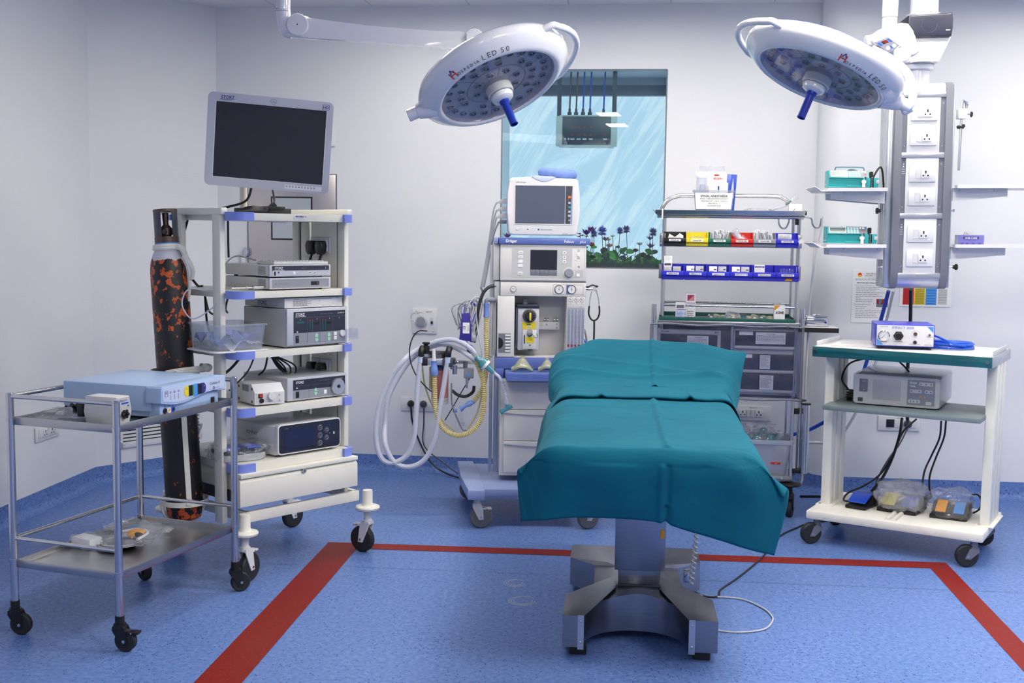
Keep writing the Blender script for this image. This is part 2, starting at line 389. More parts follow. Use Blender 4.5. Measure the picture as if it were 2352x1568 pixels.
class MB:
    def __init__(s, m=None):
        s.V = []; s.F = []; s.MI = []; s.names = []; s.cur = 0; s.T = None
        if m: s.m(m)
    def m(s, name):
        if name not in s.names: s.names.append(name)
        s.cur = s.names.index(name); return s
    def add(s, vs, fs):
        o = len(s.V)
        if s.T is not None: vs = [s.T @ Vector(v) for v in vs]
        s.V.extend([tuple(v) for v in vs])
        for f in fs:
            s.F.append([o + i for i in f]); s.MI.append(s.cur)
        return s
    def _bm(s, bm):
        bm.verts.index_update()
        s.add([v.co.copy() for v in bm.verts], [[v.index for v in f.verts] for f in bm.faces]); bm.free()
    def box(s, x0, y0, z0, x1, y1, z1, b=0.0, seg=2, taper=None):
        vs = [(x, y, z) for z in (z0, z1) for y in (y0, y1) for x in (x0, x1)]
        if taper:  # scale of the top (x, y) about its centre
            cx, cy = (x0 + x1) / 2, (y0 + y1) / 2
            vs = vs[:4] + [(cx + (x - cx) * taper[0], cy + (y - cy) * taper[1], z) for x, y, z in vs[4:]]
        fs = [(0, 2, 3, 1), (4, 5, 7, 6), (0, 1, 5, 4), (2, 6, 7, 3), (0, 4, 6, 2), (1, 3, 7, 5)]
        if b <= 0: return s.add(vs, fs)
        bm = bmesh.new(); bv = [bm.verts.new(v) for v in vs]
        for f in fs: bm.faces.new([bv[i] for i in f])
        bmesh.ops.bevel(bm, geom=bm.edges[:], offset=b, segments=seg, affect='EDGES', profile=.5)
        s._bm(bm); return s
    def cyl(s, p0, p1, r, r2=None, n=16, caps=True):
        return s.tube([p0, p1], r, n, r2=r2, caps=caps, raw=True)
    def tube(s, pts, r, n=8, r2=None, caps=True, raw=False, sp=5, rf=None):
        P = [Vector(p) for p in pts] if raw else spline(pts, sp)
        d0 = (P[1] - P[0]).normalized()
        up = Vector((0, 0, 1)) if abs(d0.z) < .9 else Vector((1, 0, 0))
        x = d0.cross(up).normalized(); vs = []; k = len(P)
        for i, p in enumerate(P):
            d = (P[min(i + 1, k - 1)] - P[max(i - 1, 0)])
            d = d.normalized() if d.length > 1e-9 else d0
            x = (x - d * x.dot(d)); x = x.normalized() if x.length > 1e-6 else d.orthogonal().normalized()
            y = d.cross(x)
            rr = r if r2 is None else r + (r2 - r) * i / (k - 1)
            if rf: rr = rf(i / (k - 1), i)
            for j in range(n):
                a = 2 * PI * j / n
                vs.append(p + x * (rr * math.cos(a)) + y * (rr * math.sin(a)))
        fs = []
        for i in range(k - 1):
            for j in range(n):
                a, b2 = i * n + j, i * n + (j + 1) % n
                fs.append((a, b2, b2 + n, a + n))
        if caps: fs.append(tuple(reversed(range(n)))); fs.append(tuple(range((k - 1) * n, k * n)))
        return s.add(vs, fs)
    def lathe(s, c, axis, prof, n=24):
        c = Vector(c); ax = Vector(axis).normalized(); x = ax.orthogonal().normalized(); y = ax.cross(x)
        vs = []
        for r, h in prof:
            for j in range(n):
                a = 2 * PI * j / n
                vs.append(c + ax * h + (x * math.cos(a) + y * math.sin(a)) * max(r, 1e-5))
        fs = []
        for i in range(len(prof) - 1):
            for j in range(n):
                a, b2 = i * n + j, i * n + (j + 1) % n
                fs.append((a, b2, b2 + n, a + n))
        if prof[0][0] > 1e-4: fs.append(tuple(reversed(range(n))))
        if prof[-1][0] > 1e-4: fs.append(tuple(range((len(prof) - 1) * n, len(prof) * n)))
        return s.add(vs, fs)
    def _pl(s, plane, a, b, d):
        return {'xz': (a, d, b), 'yz': (d, a, b), 'xy': (a, b, d)}[plane]
    def prism(s, ol, d0, d1, plane='xz', b=0.0, seg=2):
        n = len(ol)
        vs = [s._pl(plane, p, q, d0) for p, q in ol] + [s._pl(plane, p, q, d1) for p, q in ol]
        fs = [tuple(range(n)), tuple(reversed(range(n, 2 * n)))] + [(i, i + n, (i + 1) % n + n, (i + 1) % n) for i in range(n)]
        if b <= 0: return s.add(vs, fs)
        bm = bmesh.new(); bv = [bm.verts.new(v) for v in vs]
        for f in fs: bm.faces.new([bv[i] for i in f])
        bm.edges.ensure_lookup_table()
        rim = [e for f in bm.faces if len(f.verts) == n and n != 4 for e in f.edges] if n != 4 else bm.edges[:]
        bmesh.ops.bevel(bm, geom=list(set(rim)), offset=b, segments=seg, affect='EDGES', profile=.5)
        s._bm(bm); return s
    def ring(s, oo, ii, d0, d1, plane='xz'):
        n = len(oo); vs = []
        for ol, d in ((oo, d0), (ii, d0), (oo, d1), (ii, d1)): vs += [s._pl(plane, p, q, d) for p, q in ol]
        fs = []
        for i in range(n):
            j = (i + 1) % n
            fs += [(i, j, n + j, n + i), (2 * n + i, 3 * n + i, 3 * n + j, 2 * n + j), (i, 2 * n + i, 2 * n + j, j), (n + i, n + j, 3 * n + j, 3 * n + i)]
        return s.add(vs, fs)
    def torus(s, c, axis, R, r, n=28, k=8, arc=1.0, a0=0):
        c = Vector(c); ax = Vector(axis).normalized(); x = ax.orthogonal().normalized(); y = ax.cross(x)
        m_ = n if arc >= 1 else n + 1
        pts = [c + (x * math.cos(a0 + 2 * PI * arc * i / n) + y * math.sin(a0 + 2 * PI * arc * i / n)) * R for i in range(n + 1)]
        return s.tube(pts, r, k, raw=True, caps=arc < 1)
    def ball(s, c, r, n=16, k=10):
        rx, ry, rz = r if isinstance(r, (tuple, list)) else (r, r, r)
        vs = []; fs = []
        for i in range(k + 1):
            t = PI * i / k
            for j in range(n):
                a = 2 * PI * j / n
                vs.append((c[0] + rx * math.sin(t) * math.cos(a), c[1] + ry * math.sin(t) * math.sin(a), c[2] - rz * math.cos(t)))
        for i in range(k):
            for j in range(n):
                a, b2 = i * n + j, i * n + (j + 1) % n
                fs.append((a, b2, b2 + n, a + n))
        return s.add(vs, fs)
    def blob(s, c, r, seed=0, amp=.25, freq=2.2, sub=3, flat=None):
        bm = bmesh.new(); bmesh.ops.create_icosphere(bm, subdivisions=sub, radius=1.0)
        for v in bm.verts:
            d = v.co.normalized()
            k = 1 + amp * (noise.noise(d * freq + Vector((seed * 3.7, seed, 0)))) + amp * .5 * noise.noise(d * freq * 3 + Vector((seed, 0, 9)))
            # boxier than a ball
            q = Vector((abs(d.x) ** .7 * (1 if d.x > 0 else -1), abs(d.y) ** .7 * (1 if d.y > 0 else -1), abs(d.z) ** .75 * (1 if d.z > 0 else -1)))
            v.co = Vector((c[0] + q.x * r[0] * k, c[1] + q.y * r[1] * k, c[2] + q.z * r[2] * k))
            if flat is not None and v.co.z < flat: v.co.z = flat
        s._bm(bm); return s
    def text(s, t, o, size, ex=(1, 0, 0), ey=(0, 0, 1), align='l', off=0.0006, bold=0.0, m='ink', wx=1.0):
        """lettering that lies on a face; ex runs along the words, ey is their up direction"""
        vs, fs = text_geo(t, bold)
        if not vs: return s
        ex = Vector(ex).normalized(); ey = Vector(ey).normalized(); nn = ex.cross(ey)
        w = max(v.x for v in vs)
        dx = {'l': 0, 'c': -w / 2, 'r': -w}[align]
        o = Vector(o) + nn * off
        s.m(m)
        return s.add([o + ex * ((v.x + dx) * size * wx) + ey * (v.y * size) for v in vs], fs)
    def lines(s, x0, x1, z, y, n, dz, h=.0012, m='ink_grey', seed=0, words=True):
        """rows of print too small to read, on a face whose normal is -y"""
        rd = random.Random(seed); s.m(m)
        for i in range(n):
            x = x0; e = x1 - (x1 - x0) * rd.random() * .35
            while x < e:
                w = rd.uniform(.05, .16) * (x1 - x0)
                a = min(e, x + w)
                s.add([(x, y, z - i * dz), (a, y, z - i * dz), (a, y, z - i * dz + h), (x, y, z - i * dz + h)], [(0, 1, 2, 3)])
                x = a + .02 * (x1 - x0)
        return s
    def quad(s, x0, z0, x1, z1, y):
        return s.add([(x0, y, z0), (x1, y, z0), (x1, y, z1), (x0, y, z1)], [(0, 1, 2, 3)])
    def grid(s, rows, close=False):
        n = len(rows[0]); vs = [p for r in rows for p in r]; fs = []
        for i in range(len(rows) - 1):
            for j in range(n - 1 + (1 if close else 0)):
                a, b2 = i * n + j, i * n + (j + 1) % n
                fs.append((a, b2, b2 + n, a + n))
        return s.add(vs, fs)
    def build(s, name, parent=None, loc=None, rot=None, sharp=34, label=None):
        if s.names and s.names[0] in ('bag_film', 'frosted_film') and sharp == 34: sharp = 80
        me = D.meshes.new(name); me.from_pydata(s.V, [], s.F)
        for nme in s.names: me.materials.append(MATS[nme])
        me.polygons.foreach_set('material_index', s.MI)
        bm = bmesh.new(); bm.from_mesh(me)
        bmesh.ops.recalc_face_normals(bm, faces=bm.faces[:]); bm.to_mesh(me); bm.free()
        me.polygons.foreach_set('use_smooth', [True] * len(me.polygons))
        me.set_sharp_from_angle(angle=math.radians(sharp))
        me.update()
        o = D.objects.new(name, me); COL.objects.link(o)
        if parent: o.parent = parent
        if loc: o.location = loc
        if rot: o.rotation_euler = rot
        if label: o['label'] = label
        return o

def tag(o, label, cat, group=None, kind=None):
    if label: o['label'] = label
    if cat: o['category'] = cat
    if group: o['group'] = group
    if kind: o['kind'] = kind
    return o
def thing(name, label, cat, loc=(0, 0, 0), yaw=0.0, group=None, rot=None):
    o = D.objects.new(name, None); COL.objects.link(o); o.empty_display_size = .05
    o.location = loc; o.rotation_euler = rot if rot else (0, 0, math.radians(yaw))
    return tag(o, label, cat, group)
def struct(mb, name, **kw):
    o = mb.build(name, **kw); o['kind'] = 'structure'; return o
def solo(mb, name, label, cat, group=None, **kw):
    return tag(mb.build(name, **kw), label, cat, group)
def copy_tree(o, parent=None):
    c = o.copy(); COL.objects.link(c)
    if parent: c.parent = parent
    for ch in list(o.children): copy_tree(ch, c)
    return c
class Frame:
    """a horizontal frame of a cart: u to its right, v to its back, z up"""
    def __init__(s, x, y, yaw):
        s.o = Vector((x, y, 0)); s.yaw = yaw; a = math.radians(yaw)
        s.A = Vector((math.cos(a), math.sin(a), 0)); s.B = Vector((-math.sin(a), math.cos(a), 0))
    def __call__(s, u, v, z=0.0): return s.o + s.A * u + s.B * v + Vector((0, 0, z))
FT = Frame(-1.42, 4.013, -19.39)    # steel trolley
FE = Frame(-1.114, 4.864, 47.0)     # endoscopy tower
FA = Frame(0.0, 6.0, 2.0)           # gas machine
FC = Frame(1.51, 6.1, -8.0)         # medicine cart
FW = Frame(1.539, 5.553, -31.4)     # white cart
FP = Frame(1.9, 5.65, -5.0)         # ceiling pendant
FR = Frame(-0.5, 7.16, -6.37)       # back wall
FB = Frame(0.476, 4.06, -5.0)       # operating table
# ================================================================== the room
HC = 2.865                                   # ceiling height
def wall_run(name, p, q, z0=0.0, z1=HC, th=.1, m='white_wall'):
    p, q = Vector(p), Vector(q); d = (q - p).normalized(); n = Vector((-d.y, d.x, 0)) * th
    b = MB(m)
    vs = [p, q, q + n, p + n]
    b.add([(v.x, v.y, z0) for v in vs] + [(v.x, v.y, z1) for v in vs],
          [(0, 1, 2, 3), (4, 7, 6, 5), (0, 4, 5, 1), (1, 5, 6, 2), (2, 6, 7, 3), (3, 7, 4, 0)])
    return struct(b, name)
def base_run(name, pts):
    """coved vinyl skirting that runs along the foot of the wall; the room is on the right of pts"""
    b = MB('vinyl_blue'); prof = [(0.0, .1), (.004, .1), (.005, .04), (.012, .018), (.026, .006), (.05, .001), (.05, 0), (0, 0)]
    P = [Vector((p[0], p[1], 0)) for p in pts]; rows = []
    for i, p in enumerate(P):
        d = (P[min(i + 1, len(P) - 1)] - P[max(i - 1, 0)]).normalized(); n = Vector((d.y, -d.x, 0))
        rows.append([tuple(p + n * (a - .0) + Vector((0, 0, h))) for a, h in prof])
    b.grid(rows, close=True)
    return struct(b, name)
# floor and ceiling
b = MB('vinyl_blue'); b.box(-4.2, -2.3, -.1, 5.2, 8.2, 0); struct(b, 'floor')
b = MB('ceiling_white'); b.box(-4.2, -2.3, HC, 5.2, 8.2, HC + .1)
struct(b, 'ceiling')
b = MB('light_grey')
for i in range(-6, 9):   # joints of the ceiling panels
    p = FR(i * .6 + .22, -.02); q = FR(i * .6 + .22, -9.0)
    d = FR.A * .004
    b.add([tuple(v) for v in (p - d + Vector((0, 0, HC - .001)), p + d + Vector((0, 0, HC - .001)), q + d + Vector((0, 0, HC - .001)), q - d + Vector((0, 0, HC - .001)))], [(0, 1, 2, 3)])
struct(b, 'trim_1')
B0 = FR(-1.372, 0); L0 = Vector((-2.438, 6.692, 0)); L1 = Vector((-3.40, -2.0, 0))
# the back wall round its window opening
WU0, WU1, WZ0, WZ1 = .423, 1.413, 1.30, 2.485
b = MB('white_wall')
def wb(u0, u1, z0, z1, v0=0.0, v1=.12):
    c = [FR(u0, v0), FR(u1, v0), FR(u1, v1), FR(u0, v1)]
    b.add([(p.x, p.y, z0) for p in c] + [(p.x, p.y, z1) for p in c],
          [(0, 1, 2, 3), (4, 7, 6, 5), (0, 4, 5, 1), (1, 5, 6, 2), (2, 6, 7, 3), (3, 7, 4, 0)])
wb(-1.40, WU0, 0, HC); wb(WU1, 2.33, 0, HC); wb(WU0, WU1, 0, WZ0); wb(WU0, WU1, WZ1, HC)
struct(b, 'wall_back')
wall_run('wall_corner', L0, B0 + (B0 - L0).normalized() * .0)
wall_run('wall_left', L1, L0)
# the wall steps forward at the right behind a rounded corner
b = MB('white_wall'); R0_, nseg = .13, 10
pts = [FR(2.30, .02)] + [FR(2.30 + R0_ * (1 - math.cos(a)), -.05 - R0_ * math.sin(a)) for a in [PI / 2 * i / nseg for i in range(nseg + 1)]] + [FR(4.7, -.12)]
back = [FR(2.30, .12)] * (len(pts) - 1) + [FR(4.7, .12)]
b.grid([[tuple(p) for p in pts], [(p.x, p.y, HC) for p in pts]])
b.grid([[tuple(p) for p in back], [(p.x, p.y, HC) for p in back]])
struct(b, 'wall_right')
RJ = pts
wall_run('wall_side', (4.72, 7.0, 0), (4.72, -2, 0))
wall_run('wall_front', (4.8, -2, 0), (-3.5, -2, 0))
base_run('baseboard_left', [L1, L0]); base_run('baseboard_corner', [L0, B0]); base_run('baseboard_back', [B0, FR(2.30, 0)])
base_run('baseboard_right', pts[1:])
# floor seams and the red line let into the floor
def strip(b, p, q, r, s_, z=.0015):
    b.add([(v[0], v[1], z) for v in (p, q, r, s_)], [(0, 1, 2, 3)])
b = MB('tape_red')
a0, a1 = (-.874, 5.476), (2.036, 5.268); c0, c1 = (-.723, 5.368), (1.93, 5.172)
strip(b, a0, a1, c1, c0)
l0 = (-.874 - .0947 * 7, 5.476 - 7); l1 = (-.723 - .0947 * 7 - .012, 5.368 - 7)
strip(b, a0, c0, l1, l0)
r0 = (2.036 - .1 * 7, 5.268 - 7); r1 = (1.93 - .1 * 7, 5.172 - 7)
strip(b, c1, a1, r0, r1)
struct(b, 'trim_2')
b = MB('dark_grey')
for yy in (4.95, 3.05, 6.35):
    strip(b, (-3.2, yy + .33), (4.6, yy - .33), (4.6, yy - .332), (-3.2, yy + .328), .0009)
struct(b, 'trim_3')
b = MB('light_grey')
def scuff(cx, cy, R, sq=1.0):
    for k in range(3):
        b.torus((cx, cy, .0003), (0, 0, 1), R - k * .011, .0012, n=26, k=4, arc=.8 - .1 * k, a0=k)
scuff(.03, 4.86, .05); scuff(.06, 4.62, .06)
struct(b, 'trim_4')
# ------------------------------------------------------------------ window, niche, daylight sheet
fr = thing('window_1', None, None, FR(0, 0), FR.yaw); fr['kind'] = 'structure'
b = MB('window_glass'); b.box(WU0, .004, WZ0, WU1, .010, WZ1); g = b.build('window_pane', fr)
b = MB('ink_grey')
for x in (WU0, WU1): b.box(x - .003, -.001, WZ0, x + .003, .004, WZ1)
b.box(WU0, -.001, WZ1 - .003, WU1, .004, WZ1 + .003); b.box(WU0, -.001, WZ0 - .004, WU1, .004, WZ0 + .003)
b.build('window_seal', fr)
b = MB('white_wall')
b.box(WU0 - .02, .12, WZ0 - .05, WU1 + .02, .42, WZ0); b.box(WU0 - .02, .12, WZ1, WU1 + .02, .42, WZ1 + .05)
b.box(WU0 - .05, .12, WZ0 - .05, WU0 - .0, .42, WZ1 + .05); b.box(WU1, .12, WZ0 - .05, WU1 + .05, .42, WZ1 + .05)
b.m('mid_grey'); b.box(WU0, .37, 2.375, WU1, .42, 2.44); b.m('light_grey'); b.box(WU0, .37, 2.44, WU1, .42, WZ1)
b.build('window_niche', fr)
b = MB('dusty_sheet'); b.box(WU0, .40, WZ0, WU1, .403, 2.38); b.build('daylight_sheet', fr)
# ------------------------------------------------------------------ steel pass hatch
h = thing('door_1', None, None, FR(0, 0), FR.yaw); h['kind'] = 'structure'
b = MB('ink_grey'); b.box(-1.178, -.003, 1.20, -.603, .001, 1.852)
b.m('steel_hatch'); b.box(-1.170, -.012, 1.208, -.610, -.002, 1.846, .002)
b.m('black'); b.box(-1.022, -.014, 1.44, -.756, -.011, 1.71)
b.build('door_leaf', h)
b = MB('mirror_glass'); b.box(-1.012, -.0165, 1.45, -.766, -.0135, 1.70); b.build('door_glass', h)
b = MB('chrome'); b.box(-1.196, -.028, 1.335, -1.16, -.002, 1.39, .003); b.m('white'); b.box(-1.215, -.03, 1.285, -1.185, -.002, 1.34, .004)
b.m('steel')
for z in (1.345, 1.38): b.cyl((-1.178, -.032, z), (-1.178, -.027, z), .004, n=10)
b.build('door_latch', h)
# ------------------------------------------------------------------ ceiling lamps, with strips added to brighten the upper wall
for i, (x, y, sx, sy) in enumerate(LAMPS):
    o = thing('ceiling_and_fill_light', 'recessed white ceiling panel light above the room, one of a set partly added for brightness', 'light', (x, y, HC), 0, 'ceiling panel lights')
    b = MB('white'); ol = [(-sx / 2 - .02, -sy / 2 - .02), (sx / 2 + .02, -sy / 2 - .02), (sx / 2 + .02, sy / 2 + .02), (-sx / 2 - .02, sy / 2 + .02)]
    il = [(-sx / 2, -sy / 2), (sx / 2, -sy / 2), (sx / 2, sy / 2), (-sx / 2, sy / 2)]
    b.ring(ol, il, -.012, -.0, 'xy'); b.build('frame', o)
    b = MB('lamp_diffuser'); b.box(-sx / 2, -sy / 2, -.008, sx / 2, sy / 2, -.002); b.build('diffuser', o)
# ================================================================== shared small things
def caster(parent, x, y, R, yaw=0.0, z_top=.12, wheel='rubber', hub='wheel_grey', fork='black', lever=None, w=.024, off=None, name='caster'):
    """swivel caster; z_top is where it meets the leg; yaw turns the rolling direction"""
    a = math.radians(yaw); off = R * .45 if off is None else off
    c = MB(fork); M = Matrix.Translation((x, y, 0)) @ Matrix.Rotation(a, 4, 'Z'); c.T = M
    c.cyl((0, 0, z_top - .03), (0, 0, z_top), .017, n=14); c.cyl((0, 0, z_top - .045), (0, 0, z_top - .03), .023, n=16)
    for s_ in (-1, 1):
        y0 = s_ * (w / 2 + .003)
        c.prism([(-off - .012, R - .012), (-off + .012, R - .014), (.022, z_top - .05), (.02, z_top - .036), (-.022, z_top - .036), (-.03, z_top - .055)][::1], y0 - .0025, y0 + .0025, 'xz')
    c.box(-.024, -w / 2 - .005, z_top - .05, .022, w / 2 + .005, z_top - .036, .003)
    c.m('chrome'); c.cyl((-off, -w / 2 - .008, R), (-off, w / 2 + .008, R), .006, n=10)
    if lever: c.m(lever); c.box(-.075, -.016, z_top - .062, -.012, .016, z_top - .052, .003); c.m('chrome'); c.cyl((-.05, -.018, z_top - .057), (-.05, .018, z_top - .057), .003)
    o = c.build(name, parent)
    b = MB(wheel); b.T = M @ Matrix.Translation((-off, 0, R)); h = w / 2
    b.lathe((0, 0, 0), (0, 1, 0), [(R * .66, -h), (R * .9, -h), (R, -h * .6), (R, h * .6), (R * .9, h), (R * .66, h)], 26)
    b.m(hub); b.lathe((0, 0, 0), (0, 1, 0), [(.004, -h * .9), (R * .3, -h * .95), (R * .34, -h * .6), (R * .62, -h * .6), (R * .67, -h * 1.0), (R * .67, h), (R * .62, h * .6), (R * .34, h * .6), (R * .3, h * .95), (.004, h * .9)], 24)
    b.build('wheel', o)
    return o
def socket_geo(b, x, z, y, s=.044):
    """one Indian three pin outlet module, its face at y looking to -y"""
    b.m('white'); b.box(x - s / 2, y - .004, z - s / 2, x + s / 2, y, z + s / 2, .0015)
    b.m('black')
    for dx, dz, r in ((0, .010, .0042), (0, .0035, .0036), (-.011, -.0095, .004), (.011, -.0095, .004)):
        b.cyl((x + dx, y - .0046, z + dz), (x + dx, y - .0038, z + dz), r, n=10)
def switch_geo(b, x, z, y, w=.021, h=.044):
    b.m('white'); b.prism([(y - .003, z - h / 2), (y - .0075, z + h / 2), (y, z + h / 2), (y, z - h / 2)], x - w / 2, x + w / 2, 'yz')
def outlet_plate(parent, x, z, w=.126, h=.080, y=0.0, mods='s_o', part=True):
    b = MB('white'); b.box(x - w / 2, y - .009, z - h / 2, x + w / 2, y, z + h / 2, .003)
    o = b.build('outlet_plate', parent)
    c = MB('white'); n = {'s_o': [('s', -.022), ('o', .014)], 'o_ss_o': [('o', -.06), ('s', -.0245), ('s', -.0), ('o', .036)]}[mods]
    for k, dx in n:
        (socket_geo if k == 'o' else switch_geo)(c, x + dx, z, y - .009)
    c.build('socket', o)
    return o
def cable(name, pts, r, m, label, cat='cable', group=None, **kw):
    return solo(MB(m).tube(pts, r, kw.pop('n', 8), sp=kw.pop('sp', 6)), name, label, cat, group)

# ================================================================== endoscopy tower
E0 = thing('endoscopy_tower_cart', 'tall cream equipment cart with five shelves, blue corner bumpers and a wide drawer', 'cart', FE(0, 0), FE.yaw)
b = MB('cream')
for y in (.09, .395):
    b.box(-.078, y, .24, -.052, y + .06, 1.565, .004)
b.box(-.080, .075, 1.562, -.050, .565, 1.592, .004)
b.build('side_frame', E0)
# right side frame: two posts, a channelled rear post and a panel between them
b = MB('cream')
for v0, v1 in ((.055, .105), (.322, .384), (.402, .452)): b.box(.557, v0, .25, .583, v1, 1.567, .004)
b.box(.563, .118, .30, .573, .310, 1.545); b.box(.552, .03, 1.567, .584, .565, 1.598, .004)
b.m('dark_grey'); b.box(.566, .105, .30, .574, .118, 1.545); b.box(.566, .384, .30, .574, .402, 1.545)
b.build('side_panel', E0)
SH = [(1.54, 1.571), (1.211, 1.239), (.956, .985), (.709, .742), (.470, .503)]
for i, (z0, z1) in enumerate(SH):
    b = MB('cream'); b.prism(rrect(-.05, 0.0, .555, .575, .03, 5), z0, z1, 'xy', .003)
    if i == 0:
        b.m('white'); b.prism(rrect(.235, 1.5455, .31, 1.5665, .009, 4), -.0016, .0005, 'xz')
        b.text('MEDIMEK', (.266, -.0018, 1.5565), .0105, align='c', bold=.02, m='ink_blue'); b.text('v', (.297, -.0018, 1.5565), .013, align='c', bold=.03, m='ink_blue')
        b.quad(.25, 1.549, .295, 1.5495, -.0019); b.quad(.26, 1.552, .285, 1.5525, -.0019)
    if i == 4: pass
    s = b.build('shelf', E0)
    for (cx, cy, a0) in ((-.02, .03, 180), (.525, .03, 270), (-.02, .545, 90), (.525, .545, 0)):
        b = MB('bumper_blue'); R1, R2 = .045, .029
        an = [math.radians(a0 + 90 * k / 6) for k in range(7)]
        oo = [(cx + R1 * math.cos(a), cy + R1 * math.sin(a)) for a in an]; ii = [(cx + R2 * math.cos(a), cy + R2 * math.sin(a)) for a in an]
        L = .042 if (cx < .2) else .022   # straight tails of the bumper
        t0 = Vector((math.sin(an[0]), -math.cos(an[0]))); t1 = Vector((-math.sin(an[-1]), math.cos(an[-1])))
        oo = [tuple(Vector(oo[0]) + t0 * L)] + oo + [tuple(Vector(oo[-1]) + t1 * L)]
        ii = [tuple(Vector(ii[0]) + t0 * L)] + ii + [tuple(Vector(ii[-1]) + t1 * L)]
        b.prism(oo + ii[::-1], z0 - .002, z1 + .003, 'xy'); b.build('corner_bumper', s)
# drawer under the lowest shelf
b = MB('cream'); b.box(-.035, .03, .33, .54, .56, .466, .003); b.m('dark_grey'); b.box(-.045, .015, .335, -.034, .50, .385)
b.build('drawer_housing', E0)
b = MB('cream'); b.box(-.068, -.03, .329, .568, -.008, .434, .003); b.box(-.066, -.034, .452, .566, -.0, .470, .002)
b.prism([(-.03, .434), (-.012, .434), (-.006, .455), (-.012, .455)], -.066, .566, 'yz')
b.box(-.04, -.01, .34, -.030, .30, .43); dr = b.build('drawer', E0)
b = MB('chrome'); b.cyl((.262, -.036, .443), (.262, -.012, .443), .011, n=18); b.m('black'); b.box(.2605, -.037, .438, .2635, -.0358, .448)
b.build('lock', dr)
# base frame
b = MB('cream'); b.box(-.02, -.003, .25, .60, .02, .297, .003); b.box(-.022, .0, .25, .0, .57, .297, .003); b.box(.58, .0, .25, .602, .57, .297, .003); b.box(0, .55, .25, .58, .57, .297, .003)
b.build('base_frame', E0)
for (x, y, yw) in ((-.04, -.02, 200), (.635, -.02, 285), (-.04, .6, 150), (.635, .6, 185)):
    b = MB('cream'); b.lathe((x, y, 0), (0, 0, 1), [(.005, .298), (.022, .297), (.024, .29), (.024, .235), (.03, .226), (.054, .222), (.058, .216), (.056, .208), (.04, .200), (.02, .196), (.017, .19), (.017, .175)], 24)
    o = b.build('bumper_disc', E0)
    caster(E0, x, y, .062, yw, .185, 'rubber', 'white', 'white', 'white', .032, .028)
# twin outlets on the inner side panel, each with a plug
for z, up_ in ((1.432, 'upper'), (.862, 'lower')):
    b = MB('silver_grey')
    for y in (.19, .262):
        b.m('silver_grey'); b.box(.549, y - .035, z - .038, .563, y + .035, z + .038, .003); b.m('white'); b.box(.545, y - .022, z - .026, .550, y + .022, z + .026, .002)
    b.build('outlet_block', E0)
    for y, lr in ((.262, 'left'), (.19, 'right')):
        p = MB('black'); p.prism([(y - .020, z - .03), (y - .026, z + .0), (y - .016, z + .022), (y + .016, z + .022), (y + .026, z + .0), (y + .020, z - .03), (y + .007, z - .042), (y - .007, z - .042)], .508, .544, 'yz', .005)
        p.tube([(.53, y, z - .04), (.527, y + .012, z - .07), (.525, y + .03, z - .10)], .0065, 8)
        o = solo(p, 'power_plug', 'black three pin plug in the %s outlet pair of the cart, %s one' % (up_, lr), 'plug')
        o.location = FE(0, 0); o.rotation_euler = (0, 0, math.radians(FE.yaw))
# cylinder carrier: rings and straps at the left of the cart
CY = Vector((-.255, .325))
def cring(b, cx, cy, z, R):
    b.ring(circ(cx, cy, R + .003, 30), circ(cx, cy, R, 30), z - .011, z + .011, 'xy')
b = MB('cream'); b.m('cream')
cring(b, -.150, .275, .325, .10); cring(b, -.165, .31, .885, .10)
b.box(-.08, .27, .318, -.052, .28, .332); b.box(-.08, .30, .878, -.052, .31, .892)
b.tube([(-.23, .335, .32), (-.21, .32, .25), (-.15, .275, .222), (-.10, .24, .25), (-.08, .22, .32)], .007, 6)
b.add([(-.196, .178, .325), (-.178, .166, .325), (-.190, .198, .885), (-.208, .210, .885), (-.194, .183, .325), (-.176, .171, .325), (-.188, .203, .885), (-.206, .215, .885)], [(0, 1, 2, 3), (4, 7, 6, 5), (0, 4, 5, 1), (1, 5, 6, 2), (2, 6, 7, 3), (3, 7, 4, 0)])     # flat bar in front of the cylinder
b.build('cylinder_ring', E0)

# ------------------------------------------------------------------ gas cylinder
_cb = Vector((-1.416, 4.955, .236)); _ct = Vector((-1.492, 5.00, 1.40))
ax_ = (_ct - _cb).normalized()
cy = thing('oxygen_cylinder', 'tall gas cylinder, black paint flaked to orange, silver shoulder, strapped to the cart', 'gas cylinder', _cb)
cy.rotation_euler = Vector((0, 0, 1)).rotation_difference(ax_).to_euler()
b = MB('cylinder_paint'); b.lathe((0, 0, 0), (0, 0, 1), [(.004, .006), (.045, .0), (.068, .012), (.077, .035), (.079, .06), (.079, 1.08), (.076, 1.115), (.066, 1.15), (.052, 1.18), (.047, 1.19), (.047, 1.215), (.02, 1.216)], 36)
b.build('cylinder_body', cy)
b = MB('brass_dark'); b.ring(circ(0, 0, .051, 28), circ(0, 0, .044, 28), 1.203, 1.232, 'xy'); b.m('sky_blue'); b.ring(circ(0, 0, .0515, 28), circ(0, 0, .050, 28), 1.198, 1.206, 'xy')
b.m('dark_grey')
for a0, a1 in ((150, 262), (-40, 40)):
    aa = [math.radians(a0 + (a1 - a0) * k / 8) for k in range(9)]
    b.prism([(.05 * math.cos(a), .05 * math.sin(a)) for a in aa] + [(.046 * math.cos(a), .046 * math.sin(a)) for a in aa[::-1]], 1.225, 1.345, 'xy')
b.m('brass_dark'); b.ring(circ(0, 0, .051, 28), circ(0, 0, .03, 28), 1.34, 1.35, 'xy')
b.build('valve_guard', cy)
b = MB('brass_dark'); b.lathe((0, 0, 0), (0, 0, 1), [(.02, 1.215), (.02, 1.235), (.024, 1.24), (.024, 1.27), (.012, 1.285), (.012, 1.30), (.013, 1.31), (.013, 1.335), (.004, 1.337)], 14)
